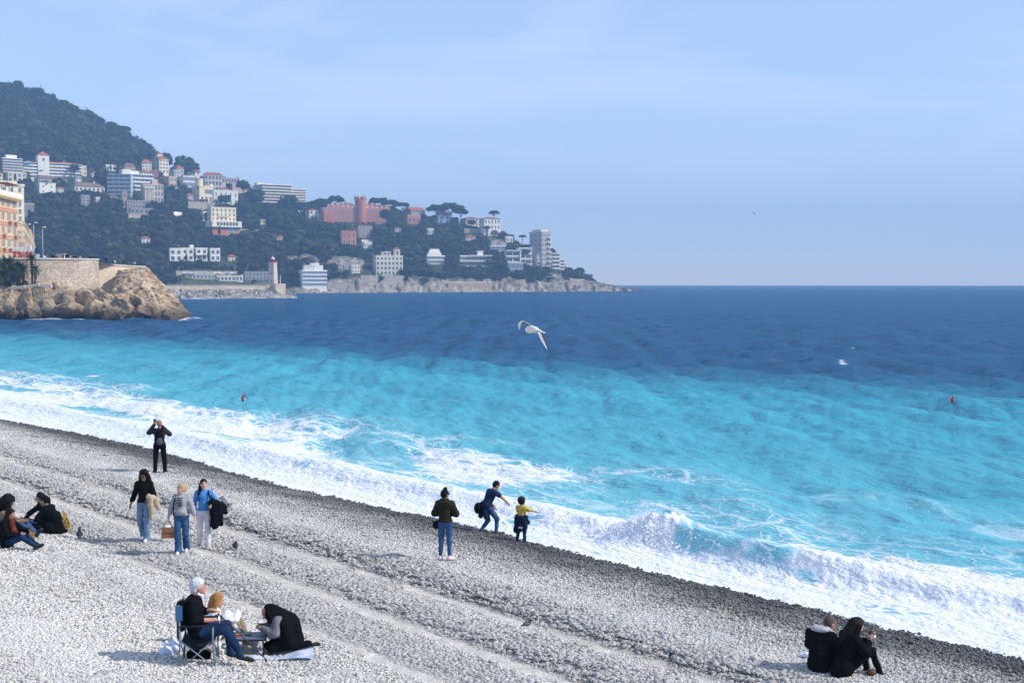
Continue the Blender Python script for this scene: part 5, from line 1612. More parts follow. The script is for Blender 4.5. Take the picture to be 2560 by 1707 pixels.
M_rock = rock_mat('sea_rock', (0.13, 0.095, 0.07), (0.60, 0.46, 0.30), (0.40, 0.21, 0.11))
M_block = mat('breakwater_concrete', (0.36, 0.33, 0.29), rough=0.95, var=0.45, vscale=0.35, bump=0.5, bscale=2)


def n3(X, f, seed):
    x, y, z = X[..., 0] * f, X[..., 1] * f, X[..., 2] * f
    return (vnoise(x + 0.7 * z, y, seed) + vnoise(y + 0.5 * x, z, seed + 1) + vnoise(z + 0.6 * y, x, seed + 2)) / 3


def rock_piece(name, parent, prims, h, seed, amp, facets=7, org=(0, 0, 0), k=0.5, m=None, rad=None):
    g = np.random.default_rng(seed)
    c = np.mean([p[1] for p in prims], 0); rad = rad or np.mean([max(p[2]) if p[0] == 'e' else np.ptp(p[2], axis=0).max() * 0.4 for p in prims])

    def disp(X):
        q = amp * (np.abs(n3(X, 0.55 / max(rad, 0.5) * 2.2, seed) - 0.5) * -3.2 + 0.35) + amp * 0.5 * (np.abs(n3(X, 2.6 / max(rad, 0.5) * 2, seed + 9) - 0.5) * -3 + 0.35)
        return -q
    v, f = sdf_prims(prims, h, k, disp, pad=amp * 1.6)
    if facets:                                                  # split faces: plane cuts flatten the lumps
        for i in range(facets):
            n_ = g.normal(size=3); n_[2] = n_[2] * 0.7; n_[1] -= 0.3; n_ /= np.linalg.norm(n_)
            d = (v - c) @ n_
            lim = np.quantile(d, 0.86 + 0.1 * g.random())
            v = v - np.maximum(d - lim, 0)[:, None] * n_ * 0.85
    me = np_mesh(name, v - np.array(org), f, m or M_rock, smooth=False)
    return obj(name, me, parent)


# ---- the boulders and the cliff below the quay
foreland = thing('rocky_foreland', None, None, at(150, 790, 268)); tag(foreland, 'tan boulders and cliff under the quay wall', kind='structure')
FO = np.array(foreland.location)
for i, (px, py, rx, ry) in enumerate(((-60, 760, 30, 40), (-25, 765, 26, 36), (10, 765, 24, 34), (40, 752, 22, 36), (30, 783, 18, 20), (64, 758, 21, 38), (92, 750, 22, 38), (88, 782, 24, 20), (118, 742, 20, 34), (122, 772, 26, 28), (142, 735, 17, 28), (165, 755, 24, 36), (192, 738, 18, 26), (180, 776, 36, 24), (216, 752, 20, 24), (236, 776, 26, 27), (250, 736, 12, 17), (270, 757, 22, 30), (282, 786, 34, 15))):
    D_ = 267.5 + (798 - py) * 0.11
    p = np.array(at(px, py, D_)); mm = D_ / F
    g_ = np.random.default_rng(900 + i)
    q = g_.normal(size=(13, 3)); q /= np.linalg.norm(q, axis=1)[:, None]
    rock_piece('boulder', foreland, [hull(p + q * (rx * mm * 1.2, rx * mm * 1.0, ry * mm * 1.18) * g_.uniform(0.85, 1.12, (13, 1)))], max(0.15, rx * mm / 13), 400 + i, rx * mm * 0.21, 0, FO)
HP = lambda L_: hull([np.array(at(*q)) for q in L_])
cl = [HP([(298, 680, 286), (365, 674, 288), (305, 680, 296), (368, 674, 300), (306, 722, 276), (402, 712, 284), (278, 748, 273), (250, 798, 272), (430, 795, 268), (440, 752, 278), (330, 690, 281)]),
      HP([(392, 722, 281), (440, 753, 276), (478, 793, 271), (380, 800, 265), (425, 800, 264), (470, 792, 282), (400, 760, 269)]),
      HP([(262, 748, 271), (330, 752, 268.5), (262, 799, 265), (372, 801, 264), (300, 737, 274), (250, 792, 276)]),
      HP([(330, 745, 270), (385, 752, 268.5), (360, 725, 275), (395, 800, 264.5), (335, 800, 265), (420, 770, 270)]),
      HP([(283, 776, 265.5), (330, 783, 264.5), (345, 802, 263.5), (270, 802, 263.8), (300, 800, 268), (310, 774, 267)])]
rock_piece('cliff', foreland, cl, 0.20, 470, 1.25, 0, FO, k=0.25, rad=3.2)
back = [('e', np.array(at(120, 752, 276)), (15, 4, 3.2)), ('e', np.array(at(20, 745, 278)), (12, 5, 4.2)), ('e', np.array(at(-100, 745, 284)), (12, 8, 4.5)), ('e', np.array(at(205, 782, 277)), (8, 5, 2.6)), ('e', np.array(at(275, 770, 281)), (3, 5, 3))]
rock_piece('bank', foreland, back, 0.5, 480, 0.6, 0, FO, k=0.9)
low = thing('low_garden_wall', 'low pale wall on top of the boulders below the palms', 'wall', at(70, 720, 272.5))
for (xa, ya, xb, yb) in ((30, 722, 62, 716), (62, 716, 98, 712), (98, 713, 128, 716)):
    a, b_ = at(xa, ya, 272.5), at(xb, yb, 272.3)
    d = b_ - a
    MB().mbox(Matrix.Translation((a + b_) / 2 - low.location) @ Matrix.Rotation(math.atan2(d.y, d.x), 4, 'Z') @ Matrix.Rotation(-math.atan2(d.z, math.hypot(d.x, d.y)), 4, 'Y'), (d.length + 0.2, 0.6, 0.6)).build('wall_section', M_seawall, low)


def strip_wall(t, pts, z_top, z_bot, thick, m, name):
    """upright wall along plan points (world xy); per-point top height; returns nothing"""
    o = t.location
    P = [Vector((p[0], p[1])) for p in pts]
    nr = []
    for i in range(len(P)):
        d = (P[min(i + 1, len(P) - 1)] - P[max(i - 1, 0)]).normalized()
        nr.append(Vector((d.y, -d.x)))                           # towards the camera for left-to-right walls
    a = MB(); vs_ = []
    for i, p in enumerate(P):
        q = p - nr[i] * thick; bt = p + nr[i] * 0.045 * (z_top[i] - z_bot)
        vs_ += [(bt.x - o.x, bt.y - o.y, z_bot - o.z), (p.x - o.x, p.y - o.y, z_top[i] - o.z), (q.x - o.x, q.y - o.y, z_top[i] - o.z), (q.x - o.x, q.y - o.y, z_bot - o.z)]
    fs = []
    for i in range(len(P) - 1):
        for k in range(4):
            fs.append((4 * i + k, 4 * i + (k + 1) % 4, 4 * i + 4 + (k + 1) % 4, 4 * i + 4 + k)[::-1])
    fs += [(0, 1, 2, 3), tuple(4 * len(P) - 4 + k for k in (3, 2, 1, 0))]
    a.add(vs_, fs); a.build(name, m, t)
    c = MB(); vs_ = []
    for i, p in enumerate(P):
        u, w = p + nr[i] * 0.22, p - nr[i] * (thick + 0.12)
        vs_ += [(u.x - o.x, u.y - o.y, z_top[i] - o.z + 0.004), (u.x - o.x, u.y - o.y, z_top[i] - o.z + 0.32), (w.x - o.x, w.y - o.y, z_top[i] - o.z + 0.32), (w.x - o.x, w.y - o.y, z_top[i] - o.z + 0.004)]
    c.add(vs_, fs); c.build('coping', M_coping, t)


def pxy(px, d):
    return ((px - CX) / F * d, d)


bast = thing('quay_wall', 'tall curved rubble stone bastion of the quay with a pale coping', 'sea wall', (*pxy(150, 277), 4))
plan = [pxy(-520, 284), pxy(-330, 278), pxy(-160, 275), pxy(-60, 274.5), pxy(0, 275), pxy(40, 276), pxy(80, 277.3), pxy(120, 278.8), pxy(160, 280.6), pxy(200, 282.6), pxy(248, 285.2)]
strip_wall(bast, plan + [pxy(243, 297)], [CAMH + (HY - 650) * 285 / F] * 12, 2.5, 0.7, M_rubble, 'wall')
bast2 = thing('quay_wall', 'lower smooth stone sea wall running on to the cliff top', 'sea wall', (*pxy(300, 288), 4))
plan2 = [pxy(246, 289), pxy(290, 292), pxy(330, 295.5), pxy(365, 299)]
strip_wall(bast2, plan2, [CAMH + (HY - y) * d / F for y, d in ((662, 289), (664.5, 292), (667, 295.5), (669, 299))], 3.0, 0.7, M_seawall, 'wall')
PLAT_Z = CAMH + (HY - 650) * 285 / F - 0.50
pl = MB()
pp = plan + [pxy(300, 293), pxy(365, 300), pxy(372, 312), pxy(60, 345), pxy(-520, 380)]
n_ = len(pp)
pl.add([(p[0], p[1] + 0.8, PLAT_Z - (0.7 if i in (11, 12, 13) else 0)) for i, p in enumerate(pp)], [tuple(range(n_))])
quay = pl.build('quay_road', M_paving); tag(quay, 'paved quay road behind the parapet', kind='structure')
door = thing('doorway', 'dark doorway in the bastion foot behind the palms', 'door', at(40, 712, 275.9), 0.1)
MB().box((0, 0, 1.1), (1.7, 0.5, 2.5)).build('door_leaf', M_glass, door); MB().box((0, 0.02, 2.45), (2.1, 0.56, 0.3)).build('lintel', M_coping, door)
for lab, px, py in (('small white plaque on the bastion wall, left of two', 141, 703), ('small pale plaque on the bastion wall, right of two', 164, 702)):
    q = MB().box((0, 0, 0), (0.6, 0.1, 0.5)).build('plaque', C['white'], None, loc=at(px, py, 279.6 if px < 150 else 280.6)); tag(q, lab, 'plaque')

# ---- castle hill rock behind the orange house, arch and palace at the far left
ch = rock_piece('castle_rock', None, [('e', np.array(at(-160, 640, 372)), (15, 26, 20)), ('e', np.array(at(15, 640, 350)), (6, 10, 9)), ('e', np.array(at(50, 600, 345)), (2.2, 6, 5.0)), ('e', np.array(at(57, 625, 340)), (2.2, 6, 5.5))], 1.0, 490, 1.6, 0)
tag(ch, 'tan rock of the castle hill behind the orange house', kind='structure')
b = B('pale stone palace with a cornice behind the orange house', (-40, 55, 462, 570), 'ivory', 6, 5, rot=16, side=0, name='palace', D=405, dmax=14, clear=False, wf=0.22, hf=0.5, base=3)
W_, D_, H_, m_ = dims(b); MB().box((W_ * 0.12, 1, H_ + 0.8), (W_ * 0.5, D_ * 0.6, 1.6)).build('upper_storey', C['ivory'], b)
p = terr_at(66, 548)[0]; m_ = p.y / F
arch = thing('arched_ruin', 'grey stone viaduct end with two arches right of the pale palace', 'ruin', p, 0.3, None)
MB().box((0, 0, 30 * m_), (36 * m_, 6, 14 * m_)).box((-14 * m_, 0, 10 * m_), (7 * m_, 6, 27 * m_)).box((0.5 * m_, 0, 9 * m_), (7 * m_, 6, 29 * m_)).box((15 * m_, 0, 10 * m_), (7 * m_, 6, 27 * m_)).build('piers', C['stone'], arch)
MB().box((0, 0, 38 * m_), (37 * m_, 6.6, 2 * m_)).build('parapet', C['white'], arch)
for xx_ in (-7, 8): window(arch, xx_ * m_, -0.6, 10 * m_, 8 * m_, 15 * m_, 0, 'arch', name='arch', fm=C['stone'])
CLEAR.append((46, 86, 504, 548, p.y, 8, None))

# ---- orange house on the quay
pR, pL = Vector((*pxy(47, 320), PLAT_Z)), Vector((*pxy(-95, 276), PLAT_Z))
dv = pR - pL; Wo = math.hypot(dv.x, dv.y); rz_ = math.atan2(dv.y, dv.x)
oh = thing('orange_house', 'tall orange and cream house with grey shutters and balconies on the quay', 'house', (pL + pR) / 2, rz_)
H1 = CAMH + (HY - 485) * 303 / F - PLAT_Z
MB().box((0, 6, H1 / 2 - 1), (Wo, 12, H1 + 2)).build('wall', mat('apricot_render', (0.70, 0.45, 0.24), rough=0.9, var=0.12, vscale=0.3), oh)
M_salm = mat('salmon_band', (0.60, 0.27, 0.16), rough=0.9)
M_trim = mat('cream_trim', (0.74, 0.58, 0.34), rough=0.9)
for i in range(1, 5):
    z = H1 * i / 5
    MB().box((0, -0.06, z - 0.15), (Wo + 0.1, 0.2, 0.85)).build('band', M_salm, oh); MB().box((0, -0.10, z + 0.4), (Wo + 0.2, 0.28, 0.22)).build('string_course', M_trim, oh)
MB().box((0, -0.5, H1 - 0.3), (Wo + 1.4, 1.8, 0.5)).build('cornice', M_trim, oh)
for i in range(40): MB().box((-Wo / 2 + Wo * (i + 0.5) / 40, -0.7, H1 - 0.75), (0.3, 1.1, 0.4)).build('bracket', M_trim, oh)
MB().box((0, 5.6, H1 + 0.4), (Wo + 1.0, 14, 0.9)).build('parapet', C['white'], oh)
roof_mb(Wo, 10, 2.0, 'hip', 0).build('roof', C['redt'], oh, loc=(0, 6.5, H1 + 0.86))
for i in range(5):
    for j in range(9):
        x = -Wo / 2 + Wo * (j + 0.5) / 9
        window(oh, x, 0, H1 * i / 5 + (0.75 if i else 0.3), 1.25, 2.1, 0, 'shutter')
for i, j in ((1, 8), (1, 7), (1, 6), (2, 8), (2, 6), (3, 8), (3, 7), (1, 5), (2, 4)):
    x = -Wo / 2 + Wo * (j + 0.5) / 9
    q = MB().box((x, -0.75, H1 * i / 5 + 0.62), (2.9, 1.4, 0.18)).build('balcony', C['ivory'], oh)
    r_ = MB()
    for k in range(9): r_.box((x - 1.35 + k * 0.3375, -1.38, H1 * i / 5 + 1.2), (0.05, 0.05, 0.98))
    r_.box((x, -1.38, H1 * i / 5 + 1.72), (2.9, 0.07, 0.06)); r_.build('railing', M_rail, q)
for i in range(4): MB().box((Wo / 2 - 2 - i * 3.2, 0.4, H1 + 1.9), (0.12, 0.12, 2.2)).build('pergola_post', M_bark, oh)
MB().box((Wo / 2 - 6.5, 0.4, H1 + 3.05), (11, 3.0, 0.16)).build('pergola_roof', C['brownt'], oh)
for q_ in (-12, -4): MB().box((q_, 7, H1 + 2.6), (0.9, 0.9, 2.4)).build('chimney', C['orange'], oh)

# ---- the big letter sign, seen from behind
sg = thing('letter_sign', 'large white and red letter sign on the quay seen from behind', 'sign', (*pxy(60, 292), PLAT_Z), 0)
M_red = mat('sign_red', (0.62, 0.03, 0.02), rough=0.5); M_swhite = mat('sign_white', (0.85, 0.85, 0.83), rough=0.5); M_sblue = mat('sign_blue', (0.015, 0.045, 0.16), rough=0.5)
mS = 292 / F


def letter(ch, px, zc, w, h, m):
    cu = bpy.data.curves.new('letter', 'FONT'); cu.body = ch; cu.extrude = 0.14; cu.align_x = 'CENTER'; cu.offset = 0.075; cu.size = 1.0
    cu.materials.append(m)
    tmp = bpy.data.objects.new('letter_outline', cu); COL.objects.link(tmp)
    me = bpy.data.meshes.new_from_object(tmp.evaluated_get(bpy.context.evaluated_depsgraph_get()))
    bpy.data.objects.remove(tmp); bpy.data.curves.remove(cu)
    o = obj('letter', me, sg)
    o.rotation_euler = (math.pi / 2, 0, math.pi)                   # its face looks away from the beach
    o.location = ((px - 60) * mS, 0, zc)
    bb = {'o': 0.55, 'v': 0.5, 'e': 0.55}.get(ch, 0.72)
    o.scale = (w / bb * 0.9, h / (0.72 if ch not in 'ove' else 0.55), 1)
    return o


zN = CAMH + (HY - 649) * mS - PLAT_Z
for ch_, px, w in (('E', 38.5, 11), ('C', 51.5, 12), ('I', 62.5, 5), ('N', 74.5, 14)):
    letter(ch_, px, zN, w * mS, 19 * mS, M_red)
zL = CAMH + (HY - 628.5) * mS - PLAT_Z
for ch_, px, w, h in (('e', 37.5, 8.5, 11), ('v', 46, 8.5, 10.5), ('o', 55, 8.5, 11), ('L', 67, 11, 17)):
    letter(ch_, px, zL, w * mS, h * mS, M_swhite)
q = MB().box((-1.5 * mS, 0, 9 * mS), (5 * mS, 0.3, 17 * mS)).box((3.6 * mS, 0, 3.2 * mS), (5.2 * mS, 0.3, 5.5 * mS)).build('letter', M_swhite, sg, loc=((80 - 60) * mS, 0, zL - 0.1))
letter('#', 96, zN + 0.9, 14 * mS, 20 * mS, M_sblue)
MB().box((8 * mS, 0, zN / 2 + 0.0), (66 * mS, 0.5, max(zN - 0.05, 0.2))).build('plinth', M_swhite, sg)
MB().box((38 * mS, -0.5, zN + 0.75), (9 * mS, 0.15, 1.0)).build('panel', M_swhite, sg)

# ---- palms, lamps on the quay
for i, (px, py, top, sp, lb) in enumerate(((6, 716, 688, 2.3, 'low spreading palm at the left edge below the quay'), (18, 714, 656, 1.7, 'tall palm with a long dead skirt at far left'), (27, 712, 655, 1.5, 'palm whose crown rises before the foot of the letter sign'), (49, 713, 668, 1.8, 'palm with a thick trunk before the dark doorway'), (58, 713, 673, 1.8, 'leaning palm with a brown skirt right of the doorway'), (43, 712, 664, 1.4, 'palm half hidden under the red letters'), (81, 717, 646, 1.5, 'tallest palm, crossing the coping at the end of the red letters'), (88, 717, 673, 1.5, 'short palm right of the tallest palm'), (-14, 716, 650, 1.8, 'palm cut by the left edge of the photo'))):
    D_ = 274.5
    p = at(px, py, D_); p.z -= 0.5
    palm(lb, p, (py - top) * D_ / F + 0.5, 'palms below the quay wall', 30 + i, spread=sp * 1.25, nfr=30)
for i, (lb, px, py, r) in enumerate((('dark bush at the foot of the palms', 62, 712, 8), ('low bush under the left palms', 20, 716, 9))):
    p = at(px, py, 274)
    t_ = thing('bush', lb, 'bush', p)
    v, f, rr_ = crown_mesh(26, 350 + i, rz=0.7, puff=0.35, leaf=120)
    obj('foliage', np_mesh('foliage', v * r * 274 / F + (0, 0, r * 0.5 * 274 / F), f, M_pine, True, {'rnd': rr_}), t_)


def lamp(label, px, ytop, ybase, D_, arm, group='street lamps on the quay'):
    p = at(px, ybase, D_); h = (ybase - ytop) * D_ / F
    t = thing('street_lamp', label, 'street lamp', p, 0, group)
    MB().tube([(0, 0, -0.5), (0, 0, h * 0.96)], [0.11, 0.07], 8).build('pole', M_rail, t, True)
    MB().tube([(0, 0, h * 0.95), (arm * 0.4, 0, h * 0.99), (arm, 0, h)], [0.06, 0.05, 0.05], 6).build('arm', M_rail, t, True)
    MB().ell((arm * 1.15, 0, h - 0.02), (0.42, 0.18, 0.12)).build('lamp_head', C['white'], t, True)
    return t


lamp('street lamp with a drooping curved arm nearest the orange house', 54, 561, 652, 302, 1.7)
lamp('shorter street lamp between the curved and the tallest', 72, 576, 652, 318, 0.4)
lamp('tallest street lamp over the letter sign', 85.5, 557, 652, 300, 0.5)
lamp('lone street lamp right of the letter sign', 107.5, 568, 650, 296, 0.35)
kiosk = thing('kiosk', 'small grey kiosk roof showing above the parapet', 'kiosk', (*pxy(155, 300), PLAT_Z - 0.3))
MB().box((0, 0, 1.2), (1.8, 1.8, 2.4)).build('wall', C['grey'], kiosk); MB().box((0, 0, 2.5), (2.3, 2.3, 0.2)).build('roof', C['concrete'], kiosk)

# ---- breakwater and lighthouse
DB = 622.0; mB = DB / F
bw = thing('breakwater', 'long cream breakwater wall with grey blocks piled along its foot', 'breakwater', (*pxy(560, DB), 0))
pa, pb = Vector((*pxy(380, DB), 0)), Vector((*pxy(682, DB + 26), 0))
d = pb - pa; an = math.atan2(d.y, d.x); L_ = math.hypot(d.x, d.y)
zt = CAMH - (714.5 - HY) * mB
c = (pa + pb) / 2 - bw.location
MB().box((c.x, c.y, (zt - 2) / 2), (L_, 3.0, zt + 2), an).build('wall', M_seawall, bw)
MB().box((c.x, c.y, zt + 0.15), (L_ + 0.1, 3.3, 0.3), an).build('coping', M_coping, bw)
hb_ = at(695, 732, DB + 20); hw_ = 26 * mB
MB().box((hb_.x - bw.location.x, hb_.y - bw.location.y + 3, (CAMH - (709 - HY) * mB) / 2 - 0.5), (hw_, 7, CAMH - (709 - HY) * mB + 1), 0.42).build('end_block', M_seawall, bw)
gB = random.Random(4)
bx_me = []
for i in range(4):
    a = MB(); a.box((0, 0, 0), (2.3 + 0.5 * i % 1.1, 1.7 + 0.3 * (i % 2), 1.9 + 0.35 * (i % 3)))
    me = a.mesh('block', M_block)
    bx_me.append(me)
for i in range(150):
    row = i % 4
    px = 398 + 340 * (i / 150.0) + gB.uniform(-3, 3)
    end = px > 700
    py = 730.5 + 4.6 * row + gB.uniform(-1.5, 1.5) + (3.0 if end else 0)
    if end and row == 0: continue
    D_ = DB - 3.5 - row * 2.2 + (px - 380) / 300 * 24 + (2 if end else 0)
    p = at(px, py, D_)
    o = obj('block', bx_me[i % 4], bw, p - bw.location)
    o.rotation_euler = (gB.uniform(-0.9, 0.9), gB.uniform(-0.9, 0.9), gB.uniform(0, 3.1))
    s_ = gB.uniform(0.75, 1.25) * (0.8 if end else 1)
    o.scale = (s_, s_, s_)
rock_piece('bank', bw, [('e', np.array((*pxy(450, DB + 1), -0.8)), (20, 6, 2.6)), ('e', np.array((*pxy(560, DB + 8), -0.8)), (22, 6, 2.6)), ('e', np.array((*pxy(650, DB + 15), -0.8)), (18, 6, 2.6)), ('e', np.array((*pxy(712, DB + 18), -0.9)), (7, 6, 2.2))], 0.8, 495, 0.8, 0, np.array(bw.location), m=M_block)

lhp = at(682.5, 716, DB + 30); mL = (DB + 30) / F
lh = thing('lighthouse', 'square tapering stone lighthouse with a red gallery and white dome on the breakwater', 'lighthouse', lhp, R(58 + 10.5))
M_lh = mat('lighthouse_stone', (0.62, 0.52, 0.42), rough=0.9, var=0.15, vscale=0.4, bump=0.2, bscale=3); M_lhr = mat('lighthouse_red', (0.45, 0.03, 0.03), rough=0.6)
sB = 18.2 * mL; hS = 57 * mL
MB().box((0, 0, hS / 2), (sB, sB, hS), taper=0.80).build('tower', M_lh, lh)
MB().box((0, 0, hS + 0.25), (sB * 0.92, sB * 0.92, 0.5)).build('gallery_deck', M_lh, lh)
ra = MB()
for k in range(16):
    a_ = k * math.pi / 8; q_ = sB * 0.42
    ra.box((q_ * max(-1, min(1, 1.4 * math.cos(a_))), q_ * max(-1, min(1, 1.4 * math.sin(a_))), hS + 1.05), (0.16, 0.16, 1.1))
for sx_, sy_ in ((0, 1), (0, -1)): ra.box((0, sy_ * sB * 0.42, hS + 1.62), (sB * 0.84, 0.14, 0.14))
for sx_ in (1, -1): ra.box((sx_ * sB * 0.42, 0, hS + 1.62), (0.14, sB * 0.84 - 0.15, 0.14))
ra.build('gallery_railing', M_lhr, lh)
ln = MB().cyl((0, 0, hS + 0.5), 4.6 * mL, 4.4 * mL, 8.5 * mL, 12).build('lantern', M_lhr, lh)
pn = MB()
for k in range(6): pn.box((4.55 * mL * math.cos(k * math.pi / 3), 4.55 * mL * math.sin(k * math.pi / 3), hS + 0.5 + 5.2 * mL), (0.12, 0.55, 3.6 * mL), k * math.pi / 3)
pn.build('pane', M_glass, ln)
MB().lathe([(5.0 * mL, 0), (4.9 * mL, 1.5 * mL), (3.6 * mL, 3.6 * mL), (1.4 * mL, 5.0 * mL), (0.5 * mL, 5.6 * mL), (0.4 * mL, 7.2 * mL), (0.05, 8.4 * mL)], (0, 0, hS + 0.5 + 8.5 * mL), 14).build('dome', C['white'], lh, True)
for k in (0.2, 0.5): window(lh, -sB / 2 * (1 - 0.2 * k), 0, hS * k, 0.7, 1.3, -math.pi / 2)
fence = thing('railing', 'thin white railing on the breakwater left of the lighthouse', 'railing', at(655, 716, DB + 28))
for k in range(5): MB().box((-4 + k * 1.6, 0, 0.8), (0.14, 0.14, 1.7)).build('post', C['white'], fence)
MB().box((-0.8, 0, 1.6), (6.6, 0.12, 0.12)).build('rail', C['white'], fence)
mast = thing('signal_mast', 'white signal mast with small steps right of the lighthouse', 'mast', at(701, 709, DB + 22))
MB().box((0, 0, 2.0), (0.3, 0.3, 4.2)).build('post', C['white'], mast)
for k in range(3): MB().box((0, 0, 1.6 + k * 1.1), (0.9, 0.2, 0.16)).build('step', C['white'], mast)
for i, (lb, px, yt) in enumerate((('thin lamp post on the breakwater, left one', 446, 668), ('thin lamp post on the breakwater, middle one', 588, 655), ('thin lamp post on the breakwater, nearest the lighthouse', 617, 663))):
    lamp(lb, px, yt, 714, DB + 60, 0.5, 'lamp posts along the breakwater')


build_hill()
plant_woods()

# ================================================================== PEOPLE
def skin(name, c): return mat(name, c, rough=0.6, spec=0.3)


SK = dict(light=skin('skin_light', (0.56, 0.33, 0.24)), tan=skin('skin_tan', (0.42, 0.22, 0.14)), brown=skin('skin_brown', (0.20, 0.10, 0.065)), red=skin('skin_ruddy', (0.52, 0.24, 0.17)))


def cloth(name, c, var=0.15, sc_=14): return mat(name, c, rough=0.95, spec=0.06, var=var, vscale=sc_, bump=0.25, bscale=60)


CL = dict(
    black=cloth('black_cloth', (0.006, 0.006, 0.007)), char=cloth('charcoal_puffer', (0.028, 0.030, 0.034)), blackp=cloth('black_trousers', (0.006, 0.006, 0.008)),
    navy=cloth('navy_cloth', (0.012, 0.018, 0.042)), navyt=cloth('navy_tshirt', (0.018, 0.034, 0.085)), jeans=cloth('blue_jeans', (0.045, 0.10, 0.22), 0.35, 5), djeans=cloth('dark_jeans', (0.018, 0.040, 0.095), 0.4, 5), ljeans=cloth('pale_jeans', (0.17, 0.26, 0.38), 0.25, 5),
    hood=cloth('grey_hoodie', (0.33, 0.335, 0.35)), sky=cloth('blue_jumper', (0.075, 0.24, 0.55)), whitep=cloth('white_trousers', (0.66, 0.63, 0.66)), olive=cloth('olive_puffer', (0.026, 0.024, 0.012)),
    yellow=cloth('yellow_tshirt', (0.60, 0.42, 0.075)), beige=cloth('beige_coat', (0.48, 0.38, 0.27)), poncho=cloth('grey_poncho', (0.17, 0.17, 0.185), 0.4, 8), fringe=cloth('pale_scarf', (0.58, 0.54, 0.55)), khaki=cloth('khaki_trousers', (0.27, 0.21, 0.14)), white=cloth('white_cloth', (0.76, 0.77, 0.80)),
    tansw=cloth('tan_jumper', (0.20, 0.15, 0.10)), greyh=cloth('pale_grey_hood', (0.42, 0.43, 0.45)), rust=cloth('rust_scarf', (0.16, 0.035, 0.022), 0.6, 22))
SH = dict(white=mat('white_shoe', (0.72, 0.70, 0.68), rough=0.7), black=mat('black_shoe', (0.012, 0.012, 0.012), rough=0.6), pink=mat('pale_pink_shoe', (0.70, 0.54, 0.54), rough=0.7), dark=mat('dark_trainer', (0.02, 0.022, 0.028), rough=0.6), grey=mat('grey_shoe', (0.30, 0.30, 0.31), rough=0.7), sole=mat('pale_sole', (0.62, 0.61, 0.60), rough=0.7))


def hairm(name, c): return mat(name, c, rough=0.6, spec=0.12, var=0.4, vscale=40, bump=0.6, bscale=90)


HA = dict(black=hairm('black_hair', (0.006, 0.005, 0.0045)), dark=hairm('dark_brown_hair', (0.014, 0.009, 0.007)), blond=hairm('blond_hair', (0.50, 0.33, 0.16)), white=hairm('white_hair', (0.62, 0.62, 0.64)), grizz=hairm('grizzled_hair', (0.10, 0.075, 0.06)), sandy=hairm('sandy_hair', (0.40, 0.19, 0.06)), bald=hairm('shaved_head', (0.40, 0.17, 0.12)))
M_eye = mat('eye_dark', (0.012, 0.010, 0.009), rough=0.3); M_lip = mat('lips', (0.38, 0.13, 0.11), rough=0.6); M_eyew = mat('eye_white', (0.7, 0.68, 0.65), rough=0.4)

V3 = lambda *a: np.array(a, float)


def base_pose():
    """a 1.75 m figure facing +y, x to its right, standing; metres"""
    J = dict(pelvis=V3(0, 0, 0.95), waist=V3(0, 0.0, 1.09), chest=V3(0, 0.005, 1.30), neck=V3(0, -0.01, 1.47), head=V3(0, 0.015, 1.625))
    for s_, k in ((1, 'R'), (-1, 'L')):
        J['sh' + k] = V3(0.158 * s_, -0.01, 1.41); J['el' + k] = V3(0.235 * s_, -0.03, 1.13); J['wr' + k] = V3(0.25 * s_, 0.04, 0.88)
        J['hip' + k] = V3(0.09 * s_, 0, 0.93); J['kn' + k] = V3(0.10 * s_, 0.02, 0.50); J['an' + k] = V3(0.105 * s_, -0.01, 0.085); J['toe' + k] = V3(0.12 * s_, 0.16, 0.035)
    return J


def frame(axis_y, up=(0, 0, 1)):
    y = np.array(axis_y, float); y /= np.linalg.norm(y)
    x = np.cross(y, np.array(up, float))
    if np.linalg.norm(x) < 1e-3: x = V3(1, 0, 0)
    x /= np.linalg.norm(x); z = np.cross(x, y)
    return np.stack([x, y, z], 1)


def hand_mesh(mb, wrist, fwd, palm_n, side, curl=0.35, sc_=1.0, mi=0):
    """palm, four unequal bent fingers and a thumb from the side of the palm"""
    f = np.array(fwd, float); f /= np.linalg.norm(f)
    n = np.array(palm_n, float); n = n - (n @ f) * f; n /= max(np.linalg.norm(n), 1e-6)
    l = np.cross(f, n) * side                                   # towards the thumb
    W = np.array(wrist, float)
    Mx = Matrix(np.stack([l, f, n], 1).tolist())
    c = W + f * 0.045 * sc_
    mb.ell(c, (0.042 * sc_, 0.056 * sc_, 0.019 * sc_), 8, 6, mi, Mx)
    for i, (off, ln) in enumerate(((0.030, 0.072), (0.010, 0.080), (-0.010, 0.075), (-0.029, 0.060))):
        p = W + f * 0.080 * sc_ + l * off * sc_
        pts_, a, d = [p - f * 0.02 * sc_, p], 0.0, f
        for k in range(3):
            a += curl * (1.0 + 0.12 * i)
            d = f * math.cos(a) + n * math.sin(a)
            p = p + d * ln * sc_ * (0.45, 0.32, 0.23)[k]
            pts_.append(p)
        mb.tube(pts_, [0.0095 * sc_, 0.0095 * sc_, 0.0088 * sc_, 0.008 * sc_, 0.006 * sc_], 6, mi)
    p = W + f * 0.022 * sc_ + l * 0.030 * sc_
    d1 = f * 0.62 + l * 0.62 + n * 0.3; d2 = f * 0.85 + l * 0.2 + n * 0.45
    mb.tube([p - l * 0.012 * sc_, p + d1 * 0.032 * sc_, p + d1 * 0.032 * sc_ + d2 * 0.034 * sc_], [0.012 * sc_, 0.0105 * sc_, 0.008 * sc_], 6, mi)


